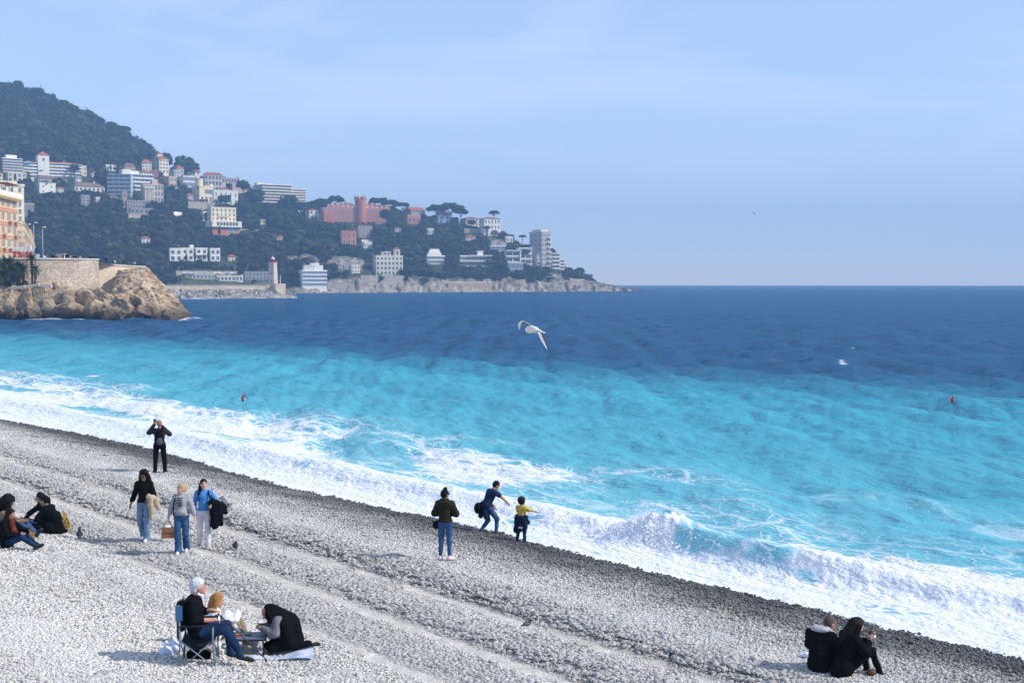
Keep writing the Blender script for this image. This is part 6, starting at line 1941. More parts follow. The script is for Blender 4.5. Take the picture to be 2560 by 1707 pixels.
def person(label, loc, rotz, J=None, height=1.70, female=False, skin_='light', top=None, bottom=None, shoes='black', hair=None, look=(0, 1, -0.05), sleeve=1.0, h=0.0135, curl=(0.35, 0.35), palms=(None, None), flare=0.0, loose=1.0, puffer=False, bare_ankle=False, group=None, extra_top=(), extra_bottom=(), fat=1.0, toph=None, headk=1.0, hem=0.02, hemclip=True, glasses=False):
    P = base_pose()
    for k, v in (J or {}).items(): P[k] = V3(*v)
    k_ = height / 1.75
    P = {k: v * k_ for k, v in P.items()}
    root = thing('person', label, 'person', Vector(loc) + Vector((0, 0, 0.025)), rotz, group)
    w = (0.92 if female else 1.0) * k_ * fat
    up = P['neck'] - P['pelvis']
    # ---- body: one continuous skin surface
    F3 = frame(look); hd = P['head']; hk = k_ * headk * 1.07
    def hp(x, y, z): return hd + F3 @ (V3(x, y, z) * hk)
    pr = [('c', P['pelvis'] + (P['hipL'] - P['pelvis']) * 0.5, P['pelvis'] + (P['hipR'] - P['pelvis']) * 0.5, 0.115 * w, 0.115 * w), ('c', P['pelvis'], P['waist'], 0.125 * w, 0.115 * w), ('c', P['waist'], P['chest'], 0.115 * w, 0.135 * w),
          ('c', P['chest'] + (P['shL'] - P['chest']) * 0.55, P['chest'] + (P['shR'] - P['chest']) * 0.55, 0.095 * w, 0.095 * w), ('c', P['shL'], P['shR'], 0.055 * w, 0.058 * w), ('c', P['chest'], P['neck'], 0.10 * w, 0.055 * w), ('c', P['neck'] - up * 0.04, hp(0, -0.02, -0.05), 0.055 * k_, 0.05 * k_),
          ('e', hp(0, -0.005, 0.02), V3(0.074, 0.094, 0.098) * hk, F3), ('e', hp(0, 0.028, -0.045), V3(0.054, 0.066, 0.070) * hk, F3), ('e', hp(0, 0.098, -0.022), V3(0.012, 0.022, 0.018) * hk, F3), ('c', hp(0, 0.082, 0.02), hp(0, 0.098, -0.02), 0.009 * hk, 0.012 * hk), ('e', hp(0, 0.072, -0.095), V3(0.022, 0.02, 0.018) * hk, F3),
          ('e', hp(0.076, -0.01, -0.012), V3(0.010, 0.018, 0.030) * hk, F3), ('e', hp(-0.076, -0.01, -0.012), V3(0.010, 0.018, 0.030) * hk, F3)]
    for s_ in 'LR':
        pr += [('c', P['sh' + s_], P['el' + s_], 0.052 * w, 0.042 * w), ('c', P['el' + s_], P['wr' + s_], 0.042 * w, 0.028 * w), ('c', P['hip' + s_], P['kn' + s_], 0.086 * w, 0.056 * w), ('c', P['kn' + s_], P['an' + s_], 0.055 * w, 0.038 * w), ('c', P['an' + s_], P['toe' + s_], 0.036 * k_, 0.028 * k_)]
    v, f = sdf_prims(pr, h, 0.022 * k_)
    mb = MB(); mb.add(v, f)
    for i, s_ in enumerate('LR'):
        fw = P['wr' + s_] - P['el' + s_]
        pn = palms[i] if palms[i] is not None else (1 if s_ == 'L' else -1, 0.15, -0.1)
        hand_mesh(mb, P['wr' + s_], fw, pn, 1 if s_ == 'R' else -1, curl[i], k_ * (0.92 if female else 1.0))
    for s_ in (-1, 1):                                            # eyes, brows, mouth
        mb.ell(hp(0.030 * s_, 0.083, 0.012), V3(0.013, 0.006, 0.008) * hk, 8, 5, 3, Matrix(F3.tolist()))
        mb.ell(hp(0.030 * s_, 0.0875, 0.012), V3(0.006, 0.004, 0.006) * hk, 6, 4, 1, Matrix(F3.tolist()))
        mb.tube([hp(0.014 * s_, 0.090, 0.033), hp(0.032 * s_, 0.089, 0.037), hp(0.048 * s_, 0.078, 0.030)], 0.0042 * hk, 4, 1)
    mb.tube([hp(-0.022, 0.084, -0.062), hp(0, 0.0925, -0.063), hp(0.022, 0.084, -0.062)], [0.003 * hk, 0.0065 * hk, 0.003 * hk], 5, 2)
    mb.build('body', [SK[skin_], M_eye, M_lip, M_eyew], root, True)
    if glasses:
        gq = MB()
        for s_ in (-1, 1): gq.ell(hp(0.033 * s_, 0.094, 0.012), V3(0.026, 0.006, 0.020) * hk, 10, 6, 0, Matrix(F3.tolist()))
        gq.tube([hp(-0.078, -0.01, 0.016), hp(-0.058, 0.085, 0.016), hp(0.058, 0.085, 0.016), hp(0.078, -0.01, 0.016)], 0.004 * hk, 4)
        gq.build('sunglasses', M_eye, root, True)

    wr_seed = random.random() * 50

    def folds(amp):
        def d(X):
            q = amp * (n3(X, 14.0, 7) - 0.5) * 2 + amp * 0.7 * (np.sin(X[..., 2] * 34 + 9 * n3(X, 5.0, 12) + wr_seed) * 0.5)
            return -q
        return d

    def quilt(X):
        return -(0.012 * np.abs(np.sin(X[..., 2] * 42 / k_)) + 0.006 * (n3(X, 22.0, 5) - 0.5) - 0.006)
    # ---- top
    if top:
        t_ = (0.015 if not puffer else 0.028) * loose
        ub = up / np.linalg.norm(up); hemp = P['pelvis'] + ub * hem * k_
        tp = [('c', P['pelvis'] + (P['waist'] - P['pelvis']) * 0.15, P['waist'], 0.132 * w + t_, 0.120 * w + t_), ('c', P['waist'], P['chest'], 0.120 * w + t_, 0.138 * w + t_), ('c', P['chest'] + (P['shL'] - P['chest']) * 0.55, P['chest'] + (P['shR'] - P['chest']) * 0.55, 0.098 * w + t_, 0.098 * w + t_), ('c', P['shL'], P['shR'], 0.056 * w + t_ * 0.7, 0.056 * w + t_ * 0.7), ('c', P['chest'], P['neck'] - up * 0.02, 0.10 * w + t_, 0.058 * w + t_ * 0.5)]
        tp += [('c', P['pelvis'] + (P['hipL'] - P['pelvis']) * 0.55, P['pelvis'] + (P['hipR'] - P['pelvis']) * 0.55, 0.120 * w + t_, 0.120 * w + t_)]
        for s_ in 'LR':
            if sleeve >= 1:
                tp += [('c', P['sh' + s_], P['el' + s_], 0.054 * w + t_, 0.046 * w + t_), ('c', P['el' + s_], P['el' + s_] + (P['wr' + s_] - P['el' + s_]) * 0.93, 0.046 * w + t_, 0.036 * w + t_ * 0.7)]
            elif sleeve > 0.5:
                tp += [('c', P['sh' + s_], P['el' + s_], 0.054 * w + t_, 0.046 * w + t_), ('c', P['el' + s_], P['el' + s_] + (P['wr' + s_] - P['el' + s_]) * 0.35, 0.046 * w + t_, 0.042 * w + t_ * 0.7)]
            else:
                tp += [('c', P['sh' + s_], P['sh' + s_] + (P['el' + s_] - P['sh' + s_]) * 0.62, 0.056 * w + t_, 0.058 * w + t_)]
        tp += [(q[0], *[V3(*e) * k_ if hasattr(e, '__len__') and len(e) == 3 else e * k_ for e in q[1:3]], *[e * k_ for e in q[3:]]) for q in extra_top]
        blob(toph or ('jacket' if puffer else 'top'), tp, CL[top], root, h, 0.03 * k_, quilt if puffer else folds(0.010), lambda X: np.where(np.abs((X - hemp) @ ub) < 0.22 * k_, (hemp - X) @ ub, -1.0) if hemclip else np.full(X.shape[:-1], -1.0))
    if bottom:
        t_ = 0.012
        bp_ = [('c', P['pelvis'] + (P['hipL'] - P['pelvis']) * 0.5, P['pelvis'] + (P['hipR'] - P['pelvis']) * 0.5, 0.118 * w + t_, 0.118 * w + t_), ('c', P['pelvis'], P['pelvis'] + (P['waist'] - P['pelvis']) * 0.6, 0.125 * w + t_, 0.118 * w + t_ * 0.6)]
        for s_ in 'LR':
            end = P['kn' + s_] + (P['an' + s_] - P['kn' + s_]) * (0.80 if bare_ankle else 1.0)
            bp_ += [('c', P['hip' + s_], P['kn' + s_], 0.090 * w + t_, 0.060 * w + t_ + flare * 0.3), ('c', P['kn' + s_], end, 0.058 * w + t_ + flare * 0.3, 0.041 * w + t_ + flare)]
        bp_ += [(q[0], *[V3(*e) * k_ if hasattr(e, '__len__') and len(e) == 3 else e * k_ for e in q[1:3]], *[e * k_ for e in q[3:]]) for q in extra_bottom]
        blob('trousers', bp_, CL[bottom], root, h, 0.022 * k_, folds(0.008))
    if shoes:
        for s_ in 'LR':
            a, t2 = P['an' + s_], P['toe' + s_]
            d = (t2 - a); dn = d / np.linalg.norm(d)
            so = blob('shoe', [('c', a - dn * 0.035 * k_ + V3(0, 0, -0.02) * k_, t2, 0.046 * k_, 0.036 * k_), ('c', a, a + V3(0, 0, 0.02) * k_, 0.046 * k_, 0.046 * k_)], SH[shoes], root, 0.011, 0.02 * k_)
    # ---- hair
    M3 = F3
    hp_ = []
    cap = [('e', hp(0, -0.018, 0.040), V3(0.084, 0.098, 0.090) * hk, M3), ('e', hp(0, -0.055, 0.0), V3(0.078, 0.062, 0.080) * hk, M3)]
    style, hc = hair if hair else (None, None)
    curly = 0.0
    if style == 'short': hp_ = cap
    elif style == 'buzz': hp_ = [('e', hp(0, -0.018, 0.032), V3(0.079, 0.094, 0.089) * hk, M3), ('e', hp(0, -0.05, 0.0), V3(0.072, 0.058, 0.07) * hk, M3)]
    elif style == 'fullshort': hp_ = cap + [('e', hp(0, -0.03, 0.055), V3(0.092, 0.100, 0.090) * hk, M3), ('e', hp(0, -0.07, -0.03), V3(0.075, 0.05, 0.07) * hk, M3)]
    elif style == 'mop': hp_ = cap + [('e', hp(0, -0.02, 0.05), V3(0.100, 0.105, 0.092) * hk, M3), ('e', hp(0.06, -0.02, 0), V3(0.04, 0.07, 0.07) * hk, M3), ('e', hp(-0.06, -0.02, 0), V3(0.04, 0.07, 0.07) * hk, M3)]; curly = 0.012
    elif style == 'bun': hp_ = cap + [('e', hp(0.02, -0.03, 0.135), V3(0.048, 0.048, 0.042) * hk, M3)]; curly = 0.006
    elif style == 'tied': hp_ = cap + [('e', hp(0, -0.115, 0.02), V3(0.035, 0.04, 0.04) * hk, M3), ('c', hp(0, -0.12, 0.01), hp(0.0, -0.135, -0.06), 0.026 * hk, 0.014 * hk)]
    elif style == 'longcurly': hp_ = cap + [('c', hp(0.085, -0.03, 0), hp(0.115, -0.02, -0.28), 0.050 * hk, 0.055 * hk), ('c', hp(-0.085, -0.03, 0), hp(-0.115, -0.02, -0.28), 0.050 * hk, 0.055 * hk), ('c', hp(0, -0.09, 0), hp(0, -0.12, -0.30), 0.07 * hk, 0.09 * hk), ('e', hp(0, -0.03, 0.07), V3(0.10, 0.10, 0.075) * hk, M3)]; curly = 0.014
    elif style == 'bigcurly': hp_ = cap + [('e', hp(0, -0.03, 0.02), V3(0.150, 0.150, 0.150) * hk, M3), ('c', hp(0, -0.10, 0), hp(0, -0.12, -0.22), 0.10 * hk, 0.10 * hk), ('c', hp(0.09, 0.0, 0), hp(0.10, 0.03, -0.16), 0.06 * hk, 0.05 * hk), ('c', hp(-0.09, 0.0, 0), hp(-0.10, 0.03, -0.16), 0.06 * hk, 0.05 * hk)]; curly = 0.022
    elif style == 'longside': hp_ = cap + [('c', hp(0.05, -0.09, -0.02), hp(0.105, 0.03, -0.22), 0.045 * hk, 0.045 * hk), ('c', hp(0.105, 0.03, -0.22), hp(0.11, 0.06, -0.36), 0.045 * hk, 0.02 * hk)]; curly = 0.005
    elif style == 'long': hp_ = cap + [('c', hp(0, -0.08, 0.0), hp(0, -0.10, -0.32), 0.085 * hk, 0.085 * hk), ('c', hp(0.075, -0.01, 0.02), hp(0.095, 0.04, -0.30), 0.036 * hk, 0.04 * hk), ('c', hp(-0.075, -0.01, 0.02), hp(-0.095, 0.04, -0.30), 0.036 * hk, 0.04 * hk)]; curly = 0.006
    elif style == 'bob': hp_ = cap + [('c', hp(0.07, -0.02, 0.02), hp(0.08, 0.0, -0.12), 0.035 * hk, 0.03 * hk), ('c', hp(-0.07, -0.02, 0.02), hp(-0.08, 0.0, -0.12), 0.035 * hk, 0.03 * hk), ('c', hp(0, -0.08, 0), hp(0, -0.085, -0.12), 0.06 * hk, 0.055 * hk)]; curly = 0.006
    if hp_:
        amp = max(curly, 0.004)
        fx = F3; hc_ = hd

        def hd_(X):
            q = amp * 2.2 * (n3(X, 30.0 if curly > 0.01 else 45.0, 3) - 0.42)
            Y = (X - hc_) @ fx / hk                                # keep the face free
            front = np.clip((Y[..., 1] - (0.058 if style != 'mop' else 0.066)) / 0.02, 0, 1) * np.clip((0.060 - Y[..., 2]) / 0.02, 0, 1) * np.clip((0.080 - np.abs(Y[..., 0])) / 0.02, 0, 1)
            return -q + front * 0.06
        blob('hair', hp_, HA[hc], root, 0.0115, 0.028 * hk, hd_)
    root['_k'] = k_
    return root, P


def world_pt(root, p):
    c, s_ = math.cos(root.rotation_euler.z), math.sin(root.rotation_euler.z)
    l = root.location
    return Vector((l.x + c * p[0] - s_ * p[1], l.y + s_ * p[0] + c * p[1], l.z + p[2]))


def soft(name, label, cat, loc, prims, m, rotz=0.0, h=0.014, k=0.03, amp=0.008, group=None, freq=16.0):
    """a soft held or lying thing as one mesh"""
    v, f = sdf_prims(prims, h, k, lambda X: -amp * 2 * (n3(X, freq, 31) - 0.5) - amp * 0.6 * np.sin(X[..., 0] * 40 + X[..., 2] * 23))
    o = obj(name, np_mesh(name, v, f, m), None, loc, rotz)
    return tag(o, label, cat, group)


# ---- 1 man photographing the sea
p = beach_at(400, 1186)
man, Pm = person('bald man in grey puffer jacket and black trousers photographing the sea', p, R(6), dict(elR=(0.30, 0.14, 1.28), wrR=(0.0, 0.30, 1.55), elL=(-0.34, 0.04, 1.34), wrL=(-0.19, 0.24, 1.60), knL=(-0.14, 0.02, 0.5), anL=(-0.155, 0, 0.085), toeL=(-0.19, 0.15, 0.035), knR=(0.14, 0.02, 0.5), anR=(0.165, -0.01, 0.085), toeR=(0.20, 0.14, 0.035), hipL=(-0.10, 0, 0.93), hipR=(0.10, 0, 0.93)), 1.80, skin_='red', top='char', bottom='blackp', shoes='black', hair=('buzz', 'bald'), puffer=True, look=(-0.15, 1, 0.05), flare=0.015, curl=(0.5, 0.5), palms=((0, -0.6, 0.5), (0, -0.6, 0.5)))
k = man['_k']
MB().box((0, 0, 0), (0.085, 0.012, 0.16)).build('phone', M_eye, None, loc=world_pt(man, V3(-0.20, 0.33, 1.68) * k)); ph = bpy.context.scene.collection.objects[-1]
tag(ph, 'mobile phone held up by the bald man', 'phone')
bpk = thing('backpack', 'small black backpack with a grey panel on the back of the bald man', 'backpack', man.location, man.rotation_euler.z)
blob('bag', [('e', V3(0.03, -0.235, 1.22) * k, V3(0.14, 0.085, 0.25) * k)], CL['black'], bpk, 0.013, 0.03)
blob('pocket', [('e', V3(0.05, -0.295, 1.10) * k, V3(0.095, 0.05, 0.13) * k)], CL['greyh'] if False else cloth('grey_nylon', (0.10, 0.105, 0.115)), bpk, 0.012, 0.03)
for s_ in (-1, 1):
    MB().tube([V3(0.03 + 0.08 * s_, -0.22, 1.38) * k, V3(0.12 * s_, -0.10, 1.50) * k, V3(0.13 * s_, 0.10, 1.46) * k, V3(0.15 * s_, 0.14, 1.30) * k, V3(0.14 * s_, -0.10, 1.08) * k], 0.02, 6).build('strap', CL['black'], bpk, True)

# ---- 2-4 three women walking up the beach
p = beach_at(362, 1354)
wa, Pw = person('woman with long curly dark hair in black jumper and wide pale jeans', p, R(180 - 6), dict(elR=(0.27, -0.05, 1.14), wrR=(0.33, 0.03, 0.92), elL=(-0.25, 0.02, 1.14), wrL=(-0.20, 0.20, 1.06), knR=(0.09, 0.06, 0.50), anR=(0.07, -0.12, 0.11), toeR=(0.08, 0.03, 0.035), anL=(-0.09, 0.10, 0.085), toeL=(-0.10, 0.26, 0.035), knL=(-0.10, 0.08, 0.5)), 1.66, True, 'brown', 'black', 'ljeans', 'white', ('longcurly', 'black'), (0.05, 1, -0.35), loose=1.7, flare=0.032, glasses=True, curl=(0.6, 0.4))
k = wa['_k']
soft('beige_coat', 'beige coat hanging over the arm of the woman in black', 'coat', wa.location, [('c', V3(-0.20, 0.14, 1.12) * k, V3(-0.36, 0.10, 1.06) * k, 0.075, 0.06), ('c', V3(-0.22, 0.17, 1.08) * k, V3(-0.26, 0.18, 0.76) * k, 0.09, 0.06), ('c', V3(-0.34, 0.12, 1.04) * k, V3(-0.40, 0.12, 0.86) * k, 0.075, 0.06), ('c', V3(-0.25, 0.18, 0.80) * k, V3(-0.24, 0.17, 0.58) * k, 0.055, 0.035)], CL['beige'], wa.rotation_euler.z, 0.013, 0.03, 0.012)

p = beach_at(455, 1385)
wb, Pw = person('blond woman in grey hoodie and blue jeans looking over her shoulder', p, R(180 + 4), dict(elR=(0.25, -0.02, 1.15), wrR=(0.31, 0.04, 0.90), elL=(-0.27, 0.0, 1.14), wrL=(-0.34, 0.06, 0.90), knR=(0.09, 0.08, 0.51), anR=(0.07, 0.10, 0.085), toeR=(0.08, 0.26, 0.035), knL=(-0.10, 0.04, 0.50), anL=(-0.09, -0.15, 0.13), toeL=(-0.10, 0.0, 0.04)), 1.56, True, 'light', 'hood', 'jeans', 'white', ('tied', 'blond'), (0.75, 0.75, 0.02), loose=1.6, flare=0.035, curl=(0.4, 0.9), extra_top=(('e', (0, -0.07, 1.46), (0.11, 0.07, 0.07)), ('e', (0, 0.07, 1.43), (0.09, 0.05, 0.05)), ('e', (0, 0.12, 1.04), (0.13, 0.06, 0.07))))
k = wb['_k']
pr_ = MB()
for i in range(6): pr_.box((-0.005 + 0.02 * (i % 2), 0.168 + 0.006 * (i == 3), 1.36 - 0.036 * i), (0.135 - 0.02 * (i % 3), 0.006, 0.016))
pr_.build('chest_print', CL['black'], wb, loc=(0, -0.004, -0.10))
MB().tube([V3(0.13, 0.10, 1.42) * k, V3(0.165, 0.13, 1.28) * k, V3(0.18, 0.10, 1.08) * k, V3(0.2, 0.0, 0.95) * k, V3(0.10, -0.15, 1.2) * k, V3(0.12, -0.08, 1.47) * k, V3(0.13, 0.08, 1.44) * k], 0.014, 6).build('bag_strap', CL['black'], wb, True)
hb_ = world_pt(wb, Pw['wrR'] + V3(0.02, 0.02, -0.10))
bg = thing('hand_bag', 'brown flap bag carried by the blond woman', 'bag', hb_, wb.rotation_euler.z + 0.2)
M_leather = mat('brown_leather', (0.25, 0.115, 0.045), rough=0.55, var=0.3, vscale=20)
MB().box((0.0, 0, -0.22), (0.29, 0.13, 0.24), taper=0.86).build('bag', M_leather, bg); MB().box((0, 0.075, -0.16), (0.26, 0.012, 0.10)).build('flap', M_leather, bg)
MB().tube([(-0.09, 0, -0.10), (-0.05, 0, 0.0), (0.0, 0, 0.03), (0.05, 0, 0.0), (0.09, 0, -0.10)], 0.011, 6).build('handle', M_leather, bg, True)
MB().ell((0.0, 0, -0.09), (0.10, 0.05, 0.05)).build('paper_wrap', CL['white'], bg, True)

p = beach_at(511, 1373)
wc, Pw = person('woman with dark side ponytail in blue jumper and white trousers', p, R(180 + 8), dict(elR=(0.24, -0.05, 1.15), wrR=(0.24, 0.02, 0.90), elL=(-0.30, 0.0, 1.20), wrL=(-0.22, 0.22, 1.12), knR=(0.10, 0.06, 0.51), anR=(0.13, -0.10, 0.12), toeR=(0.16, 0.05, 0.04), knL=(-0.10, 0.07, 0.5), anL=(-0.10, 0.06, 0.085), toeL=(-0.09, 0.22, 0.035)), 1.63, True, 'light', 'sky', 'whitep', 'grey', ('longside', 'dark'), (-0.25, 1, -0.05), loose=1.1, flare=0.018, curl=(0.6, 0.4))
k = wc['_k']
soft('black_coat', 'black coat draped over the arm of the woman in blue', 'coat', wc.location, [('c', V3(-0.24, 0.16, 1.18) * k, V3(-0.46, 0.08, 1.08) * k, 0.10, 0.085), ('c', V3(-0.26, 0.18, 1.14) * k, V3(-0.28, 0.18, 0.62) * k, 0.10, 0.10), ('c', V3(-0.38, 0.14, 1.10) * k, V3(-0.40, 0.14, 0.66) * k, 0.09, 0.08), ('c', V3(-0.46, 0.08, 1.08) * k, V3(-0.54, 0.06, 0.92) * k, 0.075, 0.06)], CL['black'], wc.rotation_euler.z, 0.014, 0.03, 0.014)
MB().tube([V3(-0.12, 0.11, 1.44) * k, V3(-0.17, 0.14, 1.28) * k, V3(-0.22, 0.12, 1.14) * k, V3(-0.22, -0.12, 1.1) * k, V3(-0.15, -0.10, 1.45) * k, V3(-0.12, 0.09, 1.45) * k], 0.018, 6).build('bag_strap', CL['black'], wc, True)

# ---- 5 woman in olive puffer seen from behind
p = beach_at(1113, 1404)
wg, Pw = person('woman with dark bun in olive puffer jacket and skinny jeans, seen from behind', p, R(-8), dict(elR=(0.27, 0.02, 1.16), wrR=(0.10, 0.22, 1.12), elL=(-0.27, 0.02, 1.16), wrL=(-0.10, 0.22, 1.12), knL=(-0.10, 0.0, 0.5), anL=(-0.115, -0.02, 0.085), toeL=(-0.07, 0.14, 0.035), anR=(0.115, -0.02, 0.085), toeR=(0.20, 0.12, 0.035)), 1.62, True, 'tan', 'olive', 'jeans', 'pink', ('bun', 'black'), (0.55, 0.85, -0.1), puffer=True, loose=1.15, bare_ankle=True, glasses=True, extra_top=(('e', (0, -0.13, 1.43), (0.17, 0.10, 0.095)), ('e', (0, -0.09, 1.50), (0.13, 0.07, 0.06))))
k = wg['_k']
soft('shoulder_bag', 'small black shoulder bag at the hip of the woman in olive', 'bag', wg.location, [('e', V3(-0.22, 0.02, 0.88) * k, V3(0.085, 0.10, 0.10))], CL['black'], wg.rotation_euler.z, 0.012, 0.02, 0.004)

# ---- 6 teenager stepping, 7 child
p = beach_at(1219, 1341); p.z = max(p.z, 0.05)
tn, Pw = person('teenage boy in navy t-shirt and jeans bending forward with one arm out', p, R(-62), dict(pelvis=(0, -0.02, 0.86), waist=(0, 0.0, 1.00), chest=(0, 0.10, 1.20), neck=(0, 0.19, 1.34), head=(0.0, 0.29, 1.475), shR=(0.17, 0.15, 1.31), shL=(-0.17, 0.13, 1.30), elR=(0.26, 0.34, 1.15), wrR=(0.24, 0.52, 0.98), elL=(-0.20, 0.16, 1.03), wrL=(-0.12, 0.26, 0.84), hipR=(0.09, 0.0, 0.85), hipL=(-0.09, 0.0, 0.85), knR=(0.10, 0.26, 0.50), anR=(0.09, 0.24, 0.10), toeR=(0.10, 0.41, 0.05), knL=(-0.09, 0.06, 0.45), anL=(-0.09, -0.20, 0.12), toeL=(-0.09, -0.05, 0.045)), 1.72, False, 'tan', 'navyt', 'jeans', 'dark', ('short', 'black'), (0, 0.85, -0.5), sleeve=0.4, curl=(0.3, 0.25), palms=(None, (0, -0.5, -1)))
k = tn['_k']
soft('tied_jacket', 'dark jacket tied round the waist of the teenage boy', 'jacket', tn.location, [('c', V3(-0.12, -0.10, 0.93) * k, V3(0.12, -0.10, 0.93) * k, 0.09, 0.09), ('c', V3(-0.08, -0.15, 0.90) * k, V3(-0.10, -0.17, 0.60) * k, 0.09, 0.075), ('c', V3(0.08, -0.15, 0.90) * k, V3(0.12, -0.12, 0.58) * k, 0.09, 0.07), ('c', V3(0.14, 0.0, 0.92) * k, V3(0.05, 0.14, 0.88) * k, 0.05, 0.045)], CL['navy'], tn.rotation_euler.z, 0.014, 0.03, 0.010)
soft('black_bag', 'round black bag slung behind the teenage boy', 'bag', tn.location, [('e', V3(-0.04, -0.31, 0.84) * k, V3(0.12, 0.10, 0.16)), ('c', V3(-0.04, -0.28, 0.97) * k, V3(0.0, -0.14, 1.0) * k, 0.03, 0.02)], CL['black'], tn.rotation_euler.z, 0.014, 0.02, 0.006)
p = beach_at(1304, 1364); p.z = max(p.z, 0.04)
kd, Pw = person('child with dark mop of hair in a yellow t-shirt with one arm stretched out', p, R(-28), dict(elR=(0.32, 0.12, 1.30), wrR=(0.50, 0.26, 1.25), elL=(-0.17, 0.12, 1.15), wrL=(-0.05, 0.20, 1.00), knL=(-0.14, 0.0, 0.50), anL=(-0.19, -0.02, 0.085), toeL=(-0.26, 0.12, 0.035), knR=(0.12, 0.0, 0.5), anR=(0.15, -0.02, 0.085), toeR=(0.17, 0.14, 0.035), head=(0, 0.03, 1.64)), 1.30, False, 'tan', 'yellow', 'djeans', 'grey', ('mop', 'dark'), (0.35, 0.9, -0.05), sleeve=0.4, headk=1.26, loose=1.3, curl=(0.3, 0.2), palms=(None, (0, 0, -1)))
k = kd['_k']
soft('tied_jacket', 'navy jacket tied round the waist of the child in yellow', 'jacket', kd.location, [('c', V3(-0.13, -0.03, 1.02) * k, V3(0.13, -0.03, 1.02) * k, 0.11, 0.11), ('c', V3(-0.12, -0.06, 0.98) * k, V3(-0.18, -0.08, 0.56) * k, 0.09, 0.085), ('c', V3(0.0, -0.10, 0.98) * k, V3(0.0, -0.13, 0.62) * k, 0.09, 0.09), ('c', V3(0.12, -0.06, 0.98) * k, V3(0.17, -0.06, 0.66) * k, 0.085, 0.075), ('c', V3(0.16, 0.04, 1.0) * k, V3(0.26, 0.08, 0.86) * k, 0.05, 0.05)], CL['navy'], kd.rotation_euler.z, 0.013, 0.03, 0.010)
tg = MB().box((0, 0, 0), (0.12, 0.012, 0.05)).build('jacket_patch', SH['sole'], None, loc=world_pt(kd, V3(0.07, -0.235, 0.70) * k), ); tag(tg, 'small white and red tag hanging from the navy jacket', 'tag'); tg.rotation_euler = (0, 0, kd.rotation_euler.z)

# ---- 8 white haired man in a camp chair
CH = beach_at(497, 1662); CH.z += 0.02
RZ8 = R(-84)
om, Po = person('white haired man in black jumper sitting in a folding camp chair with a cane', CH, RZ8, dict(pelvis=(0, 0, 0.54), waist=(0, -0.06, 0.68), chest=(0, -0.09, 0.89), neck=(0, -0.045, 1.075), head=(0, 0.01, 1.225), shR=(0.17, -0.08, 1.01), shL=(-0.17, -0.08, 1.01), elR=(0.25, -0.02, 0.75), wrR=(0.15, 0.25, 0.72), elL=(-0.24, 0.02, 0.78), wrL=(-0.10, 0.24, 0.80), hipR=(0.09, 0.03, 0.52), hipL=(-0.09, 0.03, 0.52), knR=(0.12, 0.46, 0.56), anR=(0.13, 0.68, 0.12), toeR=(0.13, 0.86, 0.05), knL=(-0.13, 0.44, 0.56), anL=(-0.12, 0.50, 0.10), toeL=(-0.12, 0.67, 0.04)), 1.66, skin_='red', top='black', bottom='djeans', shoes='black', hair=('fullshort', 'white'), look=(-0.25, 1, 0.02), loose=1.4, fat=1.12, sleeve=0.8, curl=(0.9, 0.5), hemclip=False, palms=((0, 0, -1), (0, 0, -1)), headk=1.05)
blob('shirt_collar', [('c', V3(-0.05, 0.01, 1.065), V3(0.0, 0.055, 1.03), 0.02, 0.018), ('c', V3(0.05, 0.01, 1.065), V3(0.0, 0.055, 1.03), 0.02, 0.018), ('c', V3(0.0, 0.055, 1.03), V3(0.0, 0.075, 0.94), 0.018, 0.012)], CL['white'], om, 0.01)
M_tube = mat('chair_tube', (0.16, 0.22, 0.27), rough=0.35, spec=0.5); M_cfab = mat('chair_fabric', (0.012, 0.016, 0.03), rough=0.9); M_cblue = mat('chair_blue_patch', (0.05, 0.14, 0.26), rough=0.9)
cc = thing('camp_chair', 'folding camp chair with grey blue crossed tubes and dark fabric', 'chair', CH, RZ8)
hw = 0.27
for sx in (-1, 1):
    MB().tube([(sx * hw, -0.26, 0.0), (sx * hw, -0.235, 0.45), (sx * hw, -0.25, 0.98)], 0.014, 8).build('rear_post', M_tube, cc, True)
    MB().tube([(sx * hw, 0.27, 0.0), (sx * hw, 0.25, 0.42), (sx * hw, 0.25, 0.64)], 0.012, 8).build('front_post', M_tube, cc, True)
    MB().tube([(sx * hw, -0.24, 0.44), (sx * hw * 0.98, 0.27, 0.02)], 0.010, 8).build('side_brace', M_tube, cc, True)
    MB().tube([(sx * hw * 0.96, 0.25, 0.43), (sx * hw * 0.94, -0.22, 0.02)], 0.010, 8).build('side_brace', M_tube, cc, True)
    MB().box((sx * hw, 0.0, 0.655), (0.05, 0.54, 0.02)).build('armrest', M_cfab, cc)
for yy_ in (-0.24, 0.26):
    MB().tube([(-hw, yy_, 0.05), (hw, yy_, 0.42)], 0.010, 8).build('cross_brace', M_tube, cc, True); MB().tube([(hw, yy_ + 0.02, 0.05), (-hw, yy_ + 0.02, 0.42)], 0.010, 8).build('cross_brace', M_tube, cc, True)


def sag(name, fn, nu, nv, m, par):
    V = [fn(i / nu, j / nv) for i in range(nu + 1) for j in range(nv + 1)]
    n = len(V); V += [(x, y - 0.006, z - 0.012) for x, y, z in V]
    a = MB(); fs = []
    for i in range(nu):
        for j in range(nv):
            q = i * (nv + 1) + j
            fs += [(q, q + 1, q + nv + 2, q + nv + 1), (n + q, n + q + nv + 1, n + q + nv + 2, n + q + 1)]
    a.add(V, fs); return a.build(name, m, par, True)


